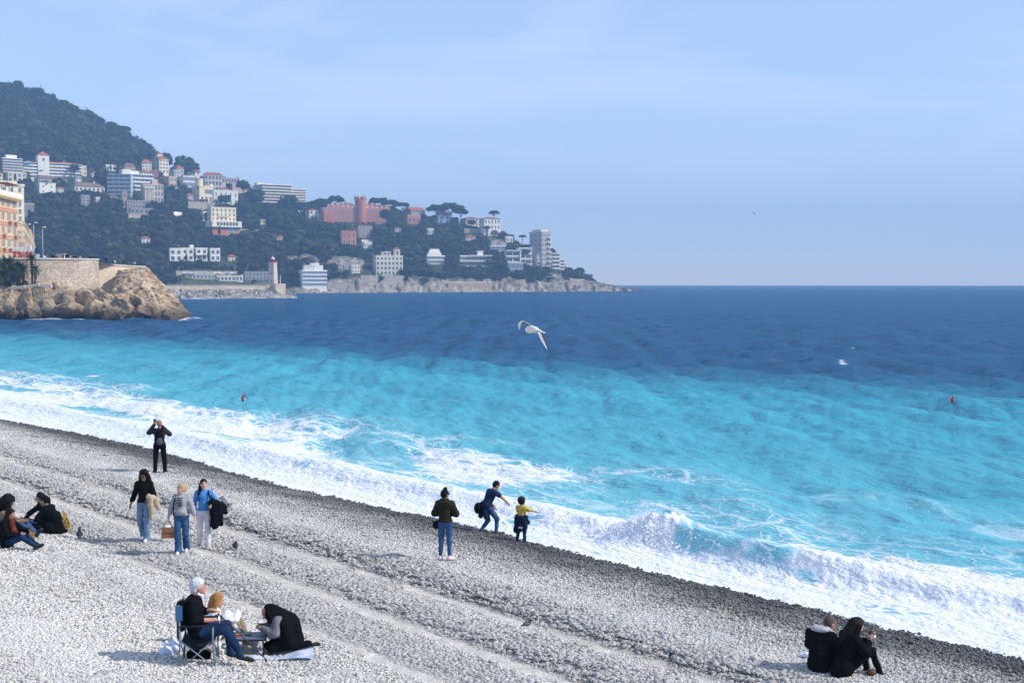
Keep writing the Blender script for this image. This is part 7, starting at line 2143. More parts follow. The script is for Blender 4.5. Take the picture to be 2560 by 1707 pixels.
sag('seat', lambda u, v: (-hw + 2 * hw * u, -0.24 + 0.50 * v, 0.44 - 0.10 * math.sin(math.pi * u) ** 0.6 * 0.5 - 0.13 * math.sin(math.pi * v)), 8, 8, M_cfab, cc)
sag('backrest', lambda u, v: (-hw + 2 * hw * u, -0.245 - 0.07 * math.sin(math.pi * u), 0.46 + 0.50 * v), 8, 6, M_cfab, cc)
MB().box((hw + 0.015, -0.245, 0.86), (0.02, 0.10, 0.22)).build('side_patch', M_cblue, cc)
cn = thing('cane', 'dark walking cane leaning from the hand of the seated man to the gravel', 'cane', CH, RZ8)
MB().tube([(0.14, 0.36, 0.755), (0.13, 0.62, 0.50), (0.10, 1.02, 0.07)], [0.012, 0.011, 0.010], 8).build('shaft', mat('cane_wood', (0.05, 0.035, 0.028), rough=0.4), cn, True)
MB().tube([(0.14, 0.27, 0.775), (0.14, 0.32, 0.795), (0.14, 0.37, 0.75)], 0.013, 8).build('handle', M_eye, cn, True)
MB().cyl((0.10, 1.02, 0.03), 0.014, 0.014, 0.05, 8).build('rubber_tip', M_eye, cn)

# ---- 9 person sitting behind, white cloth over the knees
p = beach_at(528, 1622); p.z += 0.02
pb_, Pb = person('fair haired person in khaki trousers sitting on the ground behind the camp chair', p, R(-80), dict(pelvis=(0, 0, 0.13), waist=(0, -0.03, 0.29), chest=(0, 0.02, 0.50), neck=(0, 0.08, 0.66), head=(0, 0.12, 0.79), shR=(0.16, 0.05, 0.60), shL=(-0.16, 0.05, 0.60), elR=(0.24, 0.16, 0.38), wrR=(0.14, 0.36, 0.42), elL=(-0.24, 0.16, 0.38), wrL=(-0.14, 0.36, 0.42), hipR=(0.09, 0.03, 0.12), hipL=(-0.09, 0.03, 0.12), knR=(0.13, 0.42, 0.40), anR=(0.11, 0.60, 0.08), toeR=(0.11, 0.76, 0.04), knL=(-0.14, 0.44, 0.42), anL=(-0.12, 0.62, 0.08), toeL=(-0.12, 0.78, 0.04)), 1.66, True, 'light', 'white', 'khaki', 'grey', ('bob', 'sandy'), (0.1, 1, -0.3), loose=1.3, hemclip=False, headk=0.98)
soft('white_cloth', 'white cloth spread over the raised knees of the fair haired person', 'cloth', pb_.location, [('c', V3(-0.16, 0.26, 0.48), V3(0.17, 0.26, 0.47), 0.07, 0.07), ('c', V3(-0.15, 0.42, 0.48), V3(0.17, 0.40, 0.46), 0.055, 0.055), ('c', V3(0.19, 0.34, 0.44), V3(0.19, 0.44, 0.28), 0.04, 0.03)], CL['white'], pb_.rotation_euler.z, 0.013, 0.05, 0.012)
# ---- 10 hooded child kneeling at the table
p = beach_at(722, 1632); p.z += 0.02
hc_, Ph = person('child in a big black hooded coat kneeling over the low table', p, R(112), dict(pelvis=(0, 0.0, 0.26), waist=(0, 0.08, 0.40), chest=(0, 0.20, 0.56), neck=(0, 0.31, 0.68), head=(0, 0.40, 0.76), shR=(0.17, 0.24, 0.64), shL=(-0.17, 0.24, 0.64), elR=(0.24, 0.32, 0.42), wrR=(0.12, 0.52, 0.48), elL=(-0.24, 0.32, 0.42), wrL=(-0.12, 0.52, 0.50), hipR=(0.09, 0.02, 0.25), hipL=(-0.09, 0.02, 0.25), knR=(0.13, 0.38, 0.10), anR=(0.13, 0.02, 0.10), toeR=(0.13, -0.18, 0.06), knL=(-0.13, 0.36, 0.10), anL=(-0.10, -0.36, 0.12), toeL=(-0.10, -0.56, 0.09)), 1.48, True, 'tan', 'poncho', 'blackp', 'black', None, (0, 0.8, -0.6), loose=2.6, hemclip=False, flare=0.015)
def V3h(*a): return V3(*a) * HK


HK = 0.84
blob('hooded_coat', [('e', V3h(0, 0.35, 0.80), V3h(0.135, 0.155, 0.145)), ('c', V3h(0, 0.25, 0.72), V3h(0, 0.02, 0.50), 0.15, 0.20), ('c', V3h(0, 0.02, 0.50), V3h(0, -0.10, 0.20), 0.20, 0.17), ('c', V3h(0.20, 0.14, 0.58), V3h(0.17, 0.02, 0.20), 0.10, 0.11), ('c', V3h(-0.20, 0.14, 0.58), V3h(-0.17, 0.02, 0.20), 0.10, 0.11), ('c', V3h(0.10, 0.42, 0.78), V3h(0.11, 0.36, 0.64), 0.05, 0.05), ('c', V3h(-0.10, 0.42, 0.78), V3h(-0.11, 0.36, 0.64), 0.05, 0.05)], CL['black'], hc_, 0.014, 0.04, lambda X: -0.02 * (n3(X, 11.0, 5) - 0.5), lambda X: np.maximum(0.0, 0.0) + np.where((X[..., 1] > 0.385) & (np.abs(X[..., 0]) < 0.078) & (X[..., 2] < 0.74), 0.03, -1.0))
blob('fringed_scarf', [('c', V3h(0.20, 0.30, 0.30), V3h(0.16, 0.16, 0.12), 0.06, 0.07), ('c', V3h(0.20, 0.12, 0.28), V3h(0.20, 0.02, 0.10), 0.07, 0.06), ('c', V3h(0.15, 0.34, 0.42), V3h(0.19, 0.30, 0.26), 0.05, 0.06)], CL['fringe'], hc_, 0.012, 0.03, lambda X: -0.016 * (n3(X, 18.0, 5) - 0.5))
fr_ = MB()
for i in range(12): fr_.tube([V3h(0.235, 0.36 - 0.024 * i, 0.16), V3h(0.255 + 0.01 * (i % 2), 0.37 - 0.026 * i, 0.09), V3h(0.25, 0.38 - 0.027 * i, 0.03)], 0.007, 5)
fr_.build('fringe', CL['fringe'], hc_, True)

# ---- camp things
TB = beach_at(622, 1640); TB.z += 0.015
tb = thing('low_table', 'low folding camping table with a slate blue top', 'table', TB, R(4))
M_tt = mat('table_top', (0.11, 0.15, 0.20), rough=0.45); 
MB().box((0, 0, 0.315), (0.56, 0.40, 0.022)).build('top', M_tt, tb); MB().box((0, 0, 0.295), (0.57, 0.41, 0.02)).build('rim', M_eye, tb)
for sx in (-1, 1):
    for sy in (-1, 1): MB().tube([(sx * 0.25, sy * 0.17, 0.285), (sx * 0.262, sy * 0.185, 0.0)], 0.011, 6).build('leg', M_eye, tb, True)
    MB().tube([(sx * 0.252, -0.17, 0.08), (sx * 0.252, 0.17, 0.08)], 0.008, 6).build('stretcher', M_eye, tb, True)
def on_tb(x, y, z): return TB + Vector((x, y, 0.327 + z))
q = MB().ell((0, 0, 0.028), (0.065, 0.045, 0.03), 12, 8).build('table_stone', mat('table_pebble', (0.33, 0.33, 0.34), rough=0.8, var=0.2), None, True, on_tb(-0.01, 0.02, 0)); tag(q, 'big grey pebble lying on the camping table', 'stone')
q = thing('snack_packet', 'red and orange snack packet lying on the camping table', 'packet', on_tb(-0.16, -0.02, 0), 0.2); MB().box((0, 0, 0.012), (0.15, 0.07, 0.022)).build('packet', mat('packet_red', (0.55, 0.05, 0.03), rough=0.4), q); MB().box((0.01, 0, 0.026), (0.07, 0.05, 0.006)).build('packet_label', mat('packet_orange', (0.7, 0.35, 0.1), rough=0.4), q)
mt = thing('picnic_mat', 'pale blue and white picnic mat under the kneeling child', 'mat', beach_at(690, 1643) + Vector((0, 0, 0.03)), R(6))
sag('mat', lambda u, v: (-0.62 + 1.2 * u, -0.30 + 0.62 * v, 0.02 + 0.012 * math.sin(9 * u) + 0.02 * math.sin(5 * v + 3 * u)), 14, 8, mat('mat_fabric', (0.30, 0.42, 0.62), rough=0.9, var=0.5, vscale=5, col2=(0.72, 0.72, 0.76)), mt)
for lab, px, py, z0, r_, hgt, m_ in (('white paper cup standing left of the table leg', 556, 1646, 0.02, 0.033, 0.13, C['white']), ('round white pot lying beside the cane tip', 650, 1644, 0.02, 0.038, 0.09, SH['sole'])):
    q = MB().lathe([(r_ * 0.8, 0), (r_, hgt * 0.9), (r_ * 1.08, hgt), (r_ * 0.9, hgt), (r_ * 0.85, hgt * 0.92)], (0, 0, 0), 14).build('cup', m_, None, True, beach_at(px, py) + Vector((0, 0, z0))); tag(q, lab, 'cup')
q = MB().lathe([(0.034, 0), (0.036, 0.02), (0.036, 0.15), (0.014, 0.2), (0.014, 0.23), (0.016, 0.24)], (0, 0, 0), 12).build('bottle', mat('clear_plastic', (0.42, 0.52, 0.60), rough=0.15, spec=0.5), None, True, beach_at(633, 1638) + Vector((0, 0.15, 0.02))); tag(q, 'clear plastic bottle standing under the camping table', 'bottle')
q = MB().box((0, 0, 0.03), (0.12, 0.09, 0.05)).build('food_box', mat('box_yellow', (0.55, 0.45, 0.06), rough=0.6), None, False, beach_at(618, 1642) + Vector((0, 0, 0.02))); tag(q, 'small yellow and green food box on the gravel under the table', 'box')
wbag = beach_at(428, 1640); wbag.z += 0.02
soft('plastic_bag', 'crumpled white and blue plastic bag behind the camp chair', 'bag', wbag, [('e', V3(0.0, 0, 0.10), V3(0.15, 0.12, 0.11)), ('e', V3(-0.07, 0, 0.05), V3(0.12, 0.10, 0.06)), ('c', V3(0.02, 0, 0.18), V3(0.05, 0, 0.25), 0.05, 0.02)], mat('plastic_white', (0.66, 0.70, 0.82), rough=0.45), 0, 0.012, 0.03, 0.03, freq=12)
tote = thing('shopping_bag', 'large white shopping bag with a big red round print behind the chair', 'bag', beach_at(505, 1640) + Vector((0, 0.1, 0.02)), R(4))
blob('bag', [('c', V3(-0.32, 0, 0.10), V3(0.20, 0, 0.10), 0.10, 0.11), ('c', V3(-0.32, 0, 0.26), V3(0.20, 0, 0.27), 0.085, 0.09)], mat('bag_white', (0.62, 0.60, 0.57), rough=0.6), tote, 0.014, 0.05, lambda X: -0.03 * (n3(X, 8.0, 5) - 0.5))
MB().cyl((0.12, -0.105, 0.0), 0.085, 0.085, 0.012, 18).mesh('tmp', CL['rust'])
pr2 = MB(); pr2.ell((0.10, -0.098, 0.24), (0.085, 0.022, 0.085), 14, 8); pr2.build('red_print', mat('print_red', (0.45, 0.03, 0.025), rough=0.5), tote, True)
pr3 = MB(); pr3.ell((0.085, -0.116, 0.205), (0.022, 0.008, 0.016), 8, 5); pr3.ell((0.13, -0.116, 0.215), (0.014, 0.008, 0.022), 8, 5)
for i in range(6): pr3.box((0.06 + 0.018 * i, -0.112, 0.10), (0.008, 0.012, 0.016))
pr3.build('print_mark', SH['sole'], tote)
soft('dark_bag', 'black shoulder bag lying under the camp chair', 'bag', beach_at(492, 1655) + Vector((0, 0.08, 0.02)), [('e', V3(-0.06, 0, 0.08), V3(0.12, 0.09, 0.09)), ('e', V3(0.10, 0, 0.07), V3(0.11, 0.09, 0.08)), ('c', V3(-0.1, 0, 0.12), V3(-0.12, 0, 0.20), 0.03, 0.02)], CL['black'], 0, 0.012, 0.03, 0.012)

# ---- 11-12 couple on the pebbles at the lower right
p = beach_at(2046, 1684); p.z += 0.02
cm, _ = person('man in black puffer jacket with a pale grey hood sitting facing the sea', p, R(-40), dict(pelvis=(0, 0, 0.13), waist=(0, -0.01, 0.29), chest=(0, 0.06, 0.49), neck=(0, 0.16, 0.65), head=(0.03, 0.33, 0.725), shR=(0.19, 0.08, 0.585), shL=(-0.19, 0.08, 0.585), elR=(0.27, 0.20, 0.36), wrR=(0.12, 0.40, 0.36), elL=(-0.27, 0.20, 0.36), wrL=(-0.12, 0.40, 0.36), hipR=(0.09, 0.03, 0.12), hipL=(-0.09, 0.03, 0.12), knR=(0.15, 0.42, 0.40), anR=(0.12, 0.62, 0.02), toeR=(0.12, 0.78, -0.04), knL=(-0.15, 0.42, 0.40), anL=(-0.12, 0.62, 0.04), toeL=(-0.12, 0.78, -0.02)), 1.72, False, 'red', 'black', 'blackp', 'black', ('buzz', 'grizz'), (0.35, 0.9, -0.5), puffer=True, loose=1.0, fat=1.02, hemclip=False)
blob('hood', [('e', V3(-0.02, 0.06, 0.675), V3(0.155, 0.10, 0.055)), ('c', V3(0.10, 0.12, 0.68), V3(0.12, 0.20, 0.62), 0.04, 0.035), ('c', V3(-0.10, 0.12, 0.68), V3(-0.12, 0.20, 0.62), 0.04, 0.035)], CL['greyh'], cm, 0.012, 0.03, lambda X: -0.02 * (n3(X, 16.0, 5) - 0.5))
p = beach_at(2110, 1690); p.z += 0.02
cw_, Pcw = person('woman with long dark hair in a black coat eating a sandwich on the pebbles', p, R(-70), dict(pelvis=(0, 0, 0.13), waist=(0, 0.0, 0.29), chest=(0, 0.07, 0.50), neck=(0, 0.17, 0.66), head=(0, 0.25, 0.78), shR=(0.17, 0.11, 0.60), shL=(-0.17, 0.11, 0.60), elR=(0.22, 0.26, 0.38), wrR=(0.06, 0.45, 0.50), elL=(-0.22, 0.26, 0.38), wrL=(-0.05, 0.46, 0.50), hipR=(0.09, 0.03, 0.12), hipL=(-0.09, 0.03, 0.12), knR=(0.10, 0.46, 0.36), anR=(0.10, 0.64, -0.04), toeR=(0.10, 0.78, -0.09), knL=(-0.10, 0.44, 0.34), anL=(-0.10, 0.52, -0.02), toeL=(-0.10, 0.66, -0.06)), 1.70, True, 'light', 'black', 'blackp', 'black', ('long', 'dark'), (0.1, 0.9, -0.5), loose=1.9, hemclip=False, curl=(0.9, 0.9), palms=((0.6, 0, 0.6), (-0.6, 0, 0.6)), extra_top=(('c', (0, -0.02, 0.16), (0, -0.06, 0.10), 0.19, 0.19),))
sw = thing('sandwich', 'sandwich in white paper held by the woman in the black coat', 'food', world_pt(cw_, V3(0.0, 0.55, 0.555)), cw_.rotation_euler.z)
MB().ell((0, 0, 0), (0.05, 0.035, 0.045), 10, 7).build('paper', C['white'], sw, True); MB().ell((0, 0.005, 0.04), (0.045, 0.03, 0.032), 10, 7).build('bread', mat('bread_crust', (0.45, 0.24, 0.07), rough=0.8, var=0.4, vscale=40), sw, True)
soft('white_bag', 'white plastic bag on the pebbles left of the seated couple', 'bag', beach_at(2016, 1646) + Vector((0, 0, 0.03)), [('e', V3(0, 0, 0.03), V3(0.10, 0.07, 0.045)), ('e', V3(-0.07, 0, 0.05), V3(0.05, 0.05, 0.03))], mat('plastic_white', (0.66, 0.70, 0.82)), 0, 0.011, 0.03, 0.02)
q = MB().box((0, 0, 0.04), (0.085, 0.05, 0.07), 0.3, taper=0.7).build('phone_case', mat('dark_grey_plastic', (0.06, 0.06, 0.065), rough=0.5), None, False, beach_at(2062, 1658) + Vector((0, -0.05, 0.02))); tag(q, 'small dark grey case lying behind the seated couple', 'case')
q = MB().ell((0, 0, 0.05), (0.08, 0.06, 0.055), 12, 8).build('brown_bag', mat('dark_leather', (0.09, 0.04, 0.02), rough=0.6), None, True, world_pt(cw_, V3(0.15, 0.40, -0.03))); tag(q, 'small brown bag between the legs of the woman eating', 'bag')

# ---- 13-16 picnic group at the left edge
SIT = dict(pelvis=(0, 0, 0.13), waist=(0, -0.01, 0.29), chest=(0, 0.06, 0.50), neck=(0, 0.13, 0.66), head=(0, 0.20, 0.79), shR=(0.16, 0.10, 0.60), shL=(-0.16, 0.10, 0.60), elR=(0.22, 0.26, 0.38), wrR=(0.12, 0.48, 0.36), elL=(-0.22, 0.26, 0.38), wrL=(-0.12, 0.48, 0.38), hipR=(0.09, 0.03, 0.12), hipL=(-0.09, 0.03, 0.12))
p = beach_at(4, 1348); p.z += 0.03
person('woman with big curly dark hair in a tan jumper leaning forward at the left edge', p, R(-82), dict(SIT, head=(0, 0.19, 0.97 - 0.10), neck=(0, 0.13, 0.72), wrR=(0.10, 0.55, 0.40), wrL=(-0.10, 0.52, 0.36), knR=(0.12, 0.50, 0.30), anR=(0.10, 0.86, 0.08), toeR=(0.14, 0.95, 0.20), knL=(-0.12, 0.50, 0.34), anL=(-0.10, 0.78, 0.08), toeL=(-0.10, 0.92, 0.14)), 1.68, True, 'brown', 'tansw', 'jeans', 'dark', ('bigcurly', 'black'), (0, 1, -0.4), loose=1.3, hemclip=False)
p = beach_at(17, 1374); p.z += 0.03
pf, Pf = person('woman in black puffer and dark jeans with legs stretched out at the left edge', p, R(-98), dict(SIT, chest=(0, 0.0, 0.49), neck=(0, 0.06, 0.66), head=(0, 0.11, 0.79), shR=(0.16, 0.02, 0.60), shL=(-0.16, 0.02, 0.60), elR=(0.23, 0.14, 0.36), wrR=(0.10, 0.38, 0.34), knR=(0.11, 0.45, 0.27), anR=(0.10, 0.80, 0.06), toeR=(0.12, 0.94, 0.09), knL=(-0.10, 0.42, 0.30), anL=(-0.08, 0.72, 0.06), toeL=(-0.08, 0.86, 0.07)), 1.66, True, 'tan', 'black', 'djeans', 'dark', ('bob', 'dark'), (0.2, 0.95, -0.35), puffer=True, loose=1.1, hemclip=False)
blob('rust_scarf', [('c', V3(0.06, 0.16, 0.58), V3(0.12, 0.24, 0.42), 0.06, 0.06), ('c', V3(0.12, 0.24, 0.42), V3(0.12, 0.30, 0.33), 0.06, 0.05)], CL['rust'], pf, 0.012, 0.03, lambda X: -0.02 * (n3(X, 16.0, 5) - 0.5))
p = beach_at(118, 1326); p.z += 0.03
person('brown haired woman in black drinking from a cup beside the black cape', p, R(72), dict(SIT, elR=(0.20, 0.24, 0.46), wrR=(0.06, 0.30, 0.68), wrL=(-0.12, 0.58, 0.22), elL=(-0.22, 0.36, 0.40), knR=(0.16, 0.40, 0.20), anR=(0.0, 0.30, 0.08), toeR=(-0.12, 0.36, 0.05), knL=(-0.18, 0.40, 0.20), anL=(-0.02, 0.42, 0.08), toeL=(0.10, 0.46, 0.05)), 1.68, True, 'tan', 'black', 'jeans', 'black', ('tied', 'dark'), (0, 0.95, -0.3), loose=1.2, hemclip=False, curl=(0.5, 0.9))
q = MB().lathe([(0.028, 0), (0.036, 0.09), (0.032, 0.09), (0.028, 0.085)], (0, 0, 0), 12).build('paper_cup', C['white'], None, True, beach_at(118, 1326) + Vector((-0.31, 0.08, 0.72))); tag(q, 'pale paper cup at the mouth of the drinking woman', 'cup')
p = beach_at(131, 1337); p.z += 0.03
person('woman with black bun in a black cape beside a yellow patterned bag', p, R(80), dict(SIT, wrR=(0.05, 0.40, 0.30), wrL=(-0.05, 0.42, 0.30), knR=(0.16, 0.42, 0.18), anR=(0.02, 0.52, 0.08), toeR=(-0.08, 0.62, 0.05), knL=(-0.16, 0.42, 0.18), anL=(-0.02, 0.44, 0.08), toeL=(0.10, 0.50, 0.05)), 1.70, True, 'tan', 'black', 'blackp', 'black', ('tied', 'black'), (0, 0.95, -0.3), loose=2.0, hemclip=False, extra_top=(('c', (0, -0.08, 0.40), (0.0, -0.16, 0.10), 0.16, 0.14), ('c', (0.10, 0.0, 0.14), (-0.10, 0.0, 0.14), 0.18, 0.18), ('c', (0.05, -0.2, 0.08), (0.05, -0.34, 0.05), 0.10, 0.05)))
yb = thing('tote_bag', 'yellow tote bag with a dark leaf pattern beside the woman in the black cape', 'bag', beach_at(163, 1326) + Vector((0, 0.05, 0.02)), R(12))
M_yb = mat('yellow_print', (0.62, 0.42, 0.10), rough=0.8, var=0.5, vscale=17, col2=(0.30, 0.16, 0.05))
bq = MB(); bq.add([(-0.10, -0.05, 0), (0.12, -0.05, 0), (0.12, 0.05, 0), (-0.10, 0.05, 0), (-0.07, -0.03, 0.42), (-0.01, -0.03, 0.44), (-0.01, 0.03, 0.44), (-0.07, 0.03, 0.42), (0.10, -0.05, 0.16), (0.10, 0.05, 0.16)], [(3, 2, 1, 0), (0, 1, 8, 5, 4), (1, 2, 9, 8), (2, 3, 7, 6, 9), (3, 0, 4, 7), (4, 5, 6, 7), (8, 9, 6, 5)])
bq.build('bag', M_yb, yb)
lf = MB(); gg = random.Random(3)
for i in range(9): lf.ell((-0.05 + 0.12 * gg.random(), -0.052 + 0.0, 0.05 + 0.26 * gg.random()), (0.012, 0.004, 0.022), 6, 4)
lf.build('leaf_print', M_palm, yb)
soft('brown_basket', 'brown basket bag between the picnickers', 'bag', beach_at(60, 1316) + Vector((0, 0, 0.02)), [('c', V3(-0.10, 0, 0.08), V3(0.10, 0, 0.09), 0.10, 0.11), ('e', V3(0, 0, 0.17), V3(0.12, 0.09, 0.05))], M_leather, 0, 0.012, 0.03, 0.01)
q = MB().box((0, 0, 0.02), (0.26, 0.18, 0.035), 0.2).build('food_wrapper', mat('wrapper', (0.55, 0.42, 0.26), rough=0.7, var=0.5, vscale=14, col2=(0.42, 0.12, 0.06)), None, False, beach_at(72, 1322) + Vector((0, 0, 0.03))); tag(q, 'flat tan food wrapper lying between the picnickers', 'food')
q = thing('wicker_basket', 'small wicker basket behind the stretched legs at the left edge', 'basket', beach_at(63, 1356) + Vector((0, 0.25, 0.02)), 0.3)
MB().box((0, 0, 0.09), (0.22, 0.15, 0.17), taper=1.15).build('basket', mat('wicker', (0.42, 0.24, 0.09), rough=0.9, var=0.5, vscale=45, bump=0.6, bscale=60), q); MB().tube([(-0.1, 0, 0.17), (0, 0, 0.32), (0.1, 0, 0.17)], 0.009, 6).build('handle', M_leather, q, True)

# ---- people behind the quay parapet (a few pixels each)
mini_cl = [CL['black'], CL['navy'], CL['char'], CL['beige'], CL['rust'], CL['white'], CL['sky'], CL['blackp']]


def mini(label, px, d, top, h_=1.72, zoff=0.0):
    t = thing('person', label, 'person', (*pxy(px, d), PLAT_Z + zoff), random.uniform(-1, 1) + math.pi, 'people standing behind the quay parapet')
    k = h_ / 1.75
    b_ = MB(); b_.ell((0, 0.01, 1.62 * k), (0.085, 0.10, 0.125), 10, 8); b_.tube([(0, 0, 1.40 * k), (0, 0, 1.55 * k)], [0.07, 0.055], 8)
    for s_ in (-1, 1):
        b_.tube([(0.2 * s_, 0, 1.38 * k), (0.25 * s_, 0, 1.1 * k), (0.24 * s_, 0.1, 0.86 * k)], [0.055, 0.045, 0.03], 6)
        b_.ell((0.24 * s_, 0.13, 0.80 * k), (0.03, 0.04, 0.07), 6, 5)
        b_.tube([(0.09 * s_, 0, 0.9 * k), (0.1 * s_, 0.02, 0.48 * k), (0.1 * s_, 0, 0.05)], [0.085, 0.06, 0.045], 7); b_.ell((0.1 * s_, 0.06, 0.05), (0.05, 0.13, 0.05), 7, 5)
    b_.build('body', SK['tan'], t, True)
    c_ = MB(); c_.lathe([(0.14, 0.84 * k), (0.19, 0.9 * k), (0.17, 1.1 * k), (0.22, 1.34 * k), (0.17, 1.45 * k), (0.06, 1.5 * k)], (0, 0, 0), 10)
    for s_ in (-1, 1): c_.tube([(0.18 * s_, 0, 1.4 * k), (0.26 * s_, -0.01, 1.1 * k), (0.245 * s_, 0.08, 0.9 * k)], [0.085, 0.07, 0.055], 7)
    c_.build('jacket', top, t, True)
    d_ = MB()
    for s_ in (-1, 1): d_.tube([(0.085 * s_, 0, 0.93 * k), (0.1 * s_, 0.02, 0.48 * k), (0.1 * s_, 0, 0.08)], [0.115, 0.08, 0.07], 8)
    d_.build('trousers', CL['djeans'], t, True)
    e_ = MB(); e_.ell((0, -0.02, 1.66 * k), (0.098, 0.112, 0.105), 10, 7); e_.build('hair', HA['dark'], t, True)
    return t


for lb, px, d, ti, hh, zo in (('person in white at the left end of the parapet, right of the sign', 113, 286, 5, 1.72, 0), ('person in blue next to the one in white by the parapet', 119, 287, 6, 1.66, 0), ('tallest dark figure behind the parapet, standing alone', 134, 287, 0, 1.95, 0.1), ('dark figure right of the tallest one behind the parapet', 138.5, 288, 1, 1.65, 0), ('figure in rust red by the kiosk', 145, 288, 4, 1.62, 0),
        ('dark figure in front of the kiosk roof', 160, 286, 2, 1.90, 0), ('dark figure standing tall right of the kiosk', 168, 286, 0, 1.98, 0.1), ('second of two tall figures right of the kiosk', 171, 287, 7, 1.9, 0.1), ('figure with pale jacket midway along the parapet', 178, 288, 3, 1.70, 0), ('dark figure midway along the parapet, left of a pair', 186, 289, 7, 1.70, 0), ('dark figure midway along the parapet, right of a pair', 192, 290, 1, 1.70, 0),
        ('low figure leaning on the parapet before its corner', 203, 290, 3, 1.6, 0), ('dark figure near the bastion corner, first of three', 226, 291, 0, 1.80, 0), ('dark figure near the bastion corner, second of three', 231, 292, 2, 1.72, 0), ('dark figure near the bastion corner, third of three', 234.5, 293, 7, 1.76, 0), ('figure at the very corner of the bastion', 242, 293, 1, 1.62, 0),
        ('dark figure standing high on the lower sea wall', 267, 296, 0, 1.8, -0.35), ('dark figure midway along the lower sea wall', 283.5, 298, 2, 1.55, -0.7), ('figure in white midway along the lower sea wall', 288.5, 298, 5, 1.5, -0.7), ('dark figure near the end of the lower sea wall', 310, 301, 7, 1.7, -0.85), ('small low figure at the end of the lower sea wall', 338, 303, 3, 1.5, -0.95)):
    mini(lb, px, d, mini_cl[ti], hh, zo)

# ---- birds
M_gw = mat('gull_white', (0.78, 0.77, 0.74), rough=0.8); M_gg = mat('gull_grey', (0.30, 0.30, 0.32), rough=0.8); M_gb = mat('gull_black', (0.02, 0.02, 0.022), rough=0.7); M_pig = mat('pigeon_grey', (0.05, 0.052, 0.06), rough=0.7, var=0.3, vscale=20); M_pigw = mat('pigeon_wing', (0.16, 0.165, 0.18), rough=0.7)
DG = 30.0
gc = at(1330, 822, DG)
gull = thing('seagull', 'large white and grey seagull flying over the dark blue water', 'seagull', gc)
def gl(px, py, dd=0.0): return np.array(at(px, py, DG + dd) - gc)
bd = [('c', gl(1326, 821, 0.10), gl(1338, 824, -0.02), 0.085, 0.065), ('c', gl(1338, 824, -0.02), gl(1357, 830, -0.14), 0.060, 0.018), ('e', gl(1324, 824, 0.12), V3(0.105, 0.11, 0.085)), ('e', gl(1321, 821, 0.30), V3(0.05, 0.06, 0.05))]
blob('body', bd, M_gw, gull, 0.010, 0.04)
MB().tube([gl(1320, 822, 0.34), gl(1319, 823, 0.40)], [0.014, 0.003], 6).build('beak', mat('beak_red', (0.35, 0.05, 0.02), rough=0.5), gull, True)


def wing(name, spine, chords, mats, par):
    """spine points leading edge; chord vectors to trailing edge; white leading strip, grey middle, black rear"""
    a = MB(); n = len(spine)
    for k, (c0, c1, mi) in enumerate(((0.0, 0.28, 0), (0.28, 0.66, 1), (0.66, 1.0, 2))):
        vs_ = []
        for sp_, ch_ in zip(spine, chords):
            for c in (c0, c1):
                q = sp_ + ch_ * c
                up_ = np.array([0.0, -0.012, 0.008]) * (1 - abs(c - 0.35))
                vs_ += [q + up_, q - up_]
        fs = []
        for i in range(n - 1):
            b0, b1 = 4 * i, 4 * i + 4
            fs += [(b0, b0 + 2, b1 + 2, b1), (b0 + 1, b1 + 1, b1 + 3, b0 + 3), (b0, b1, b1 + 1, b0 + 1), (b0 + 2, b0 + 3, b1 + 3, b1 + 2)]
        fs += [(0, 1, 3, 2), (4 * n - 4, 4 * n - 2, 4 * n - 1, 4 * n - 3)]
        a.add(vs_, fs, mi)
    return a.build(name, mats, par, True)


wing('wing', [gl(1336, 819, 0.05), gl(1322, 808, 0.0), gl(1312, 803, -0.05), gl(1303, 803, -0.08), gl(1297, 808, -0.1), gl(1295.5, 816, -0.1), gl(1298, 824, -0.1)], [gl(1330 - 16, 822 + 4, 0.12) * 0 + V3(0.02, 0.14, -0.05), V3(0.02, 0.12, -0.075), V3(0.03, 0.10, -0.07), V3(0.05, 0.08, -0.055), V3(0.06, 0.05, -0.01), V3(0.055, 0.04, -0.01), V3(0.01, 0.02, 0.0)], [M_gw, M_gg, M_gg], gull)
wing('wing', [gl(1341, 826, 0.05), gl(1347, 838, 0.0), gl(1353, 851, -0.04), gl(1360, 862, -0.06), gl(1368, 874.5, -0.08)], [V3(0.14, 0.05, 0.015), V3(0.10, 0.05, 0.03), V3(0.09, 0.04, 0.03), V3(0.06, 0.03, 0.025), V3(0.005, 0.01, 0.008)], [M_gw, M_gg, M_gb], gull)
MB().ell(gl(1360, 831, -0.16), (0.035, 0.05, 0.012), 8, 5).build('tail', M_gw, gull, True)
fg = thing('distant_gull', 'tiny pale gull far off against the open sky', 'seagull', at(1886, 531, 140))
MB().ell((0, 0, 0), (0.10, 0.22, 0.12), 8, 6).build('body', M_gw, fg, True)
MB().add([(0, -0.1, 0), (0, 0.1, 0), (-0.14, 0.02, 0.26), (0.01, -0.1, 0.02), (0.01, 0.1, 0.02), (-0.13, 0.02, 0.27)], [(0, 1, 2), (5, 4, 3), (0, 2, 5, 3), (1, 4, 5, 2)]).build('wing', M_gg, fg); MB().add([(0, -0.1, 0), (0, 0.1, 0), (0.06, 0.02, -0.3), (0.02, -0.1, 0), (0.02, 0.1, 0), (0.08, 0.02, -0.29)], [(2, 1, 0), (3, 4, 5), (3, 5, 2, 0), (2, 5, 4, 1)]).build('wing', M_gg, fg)


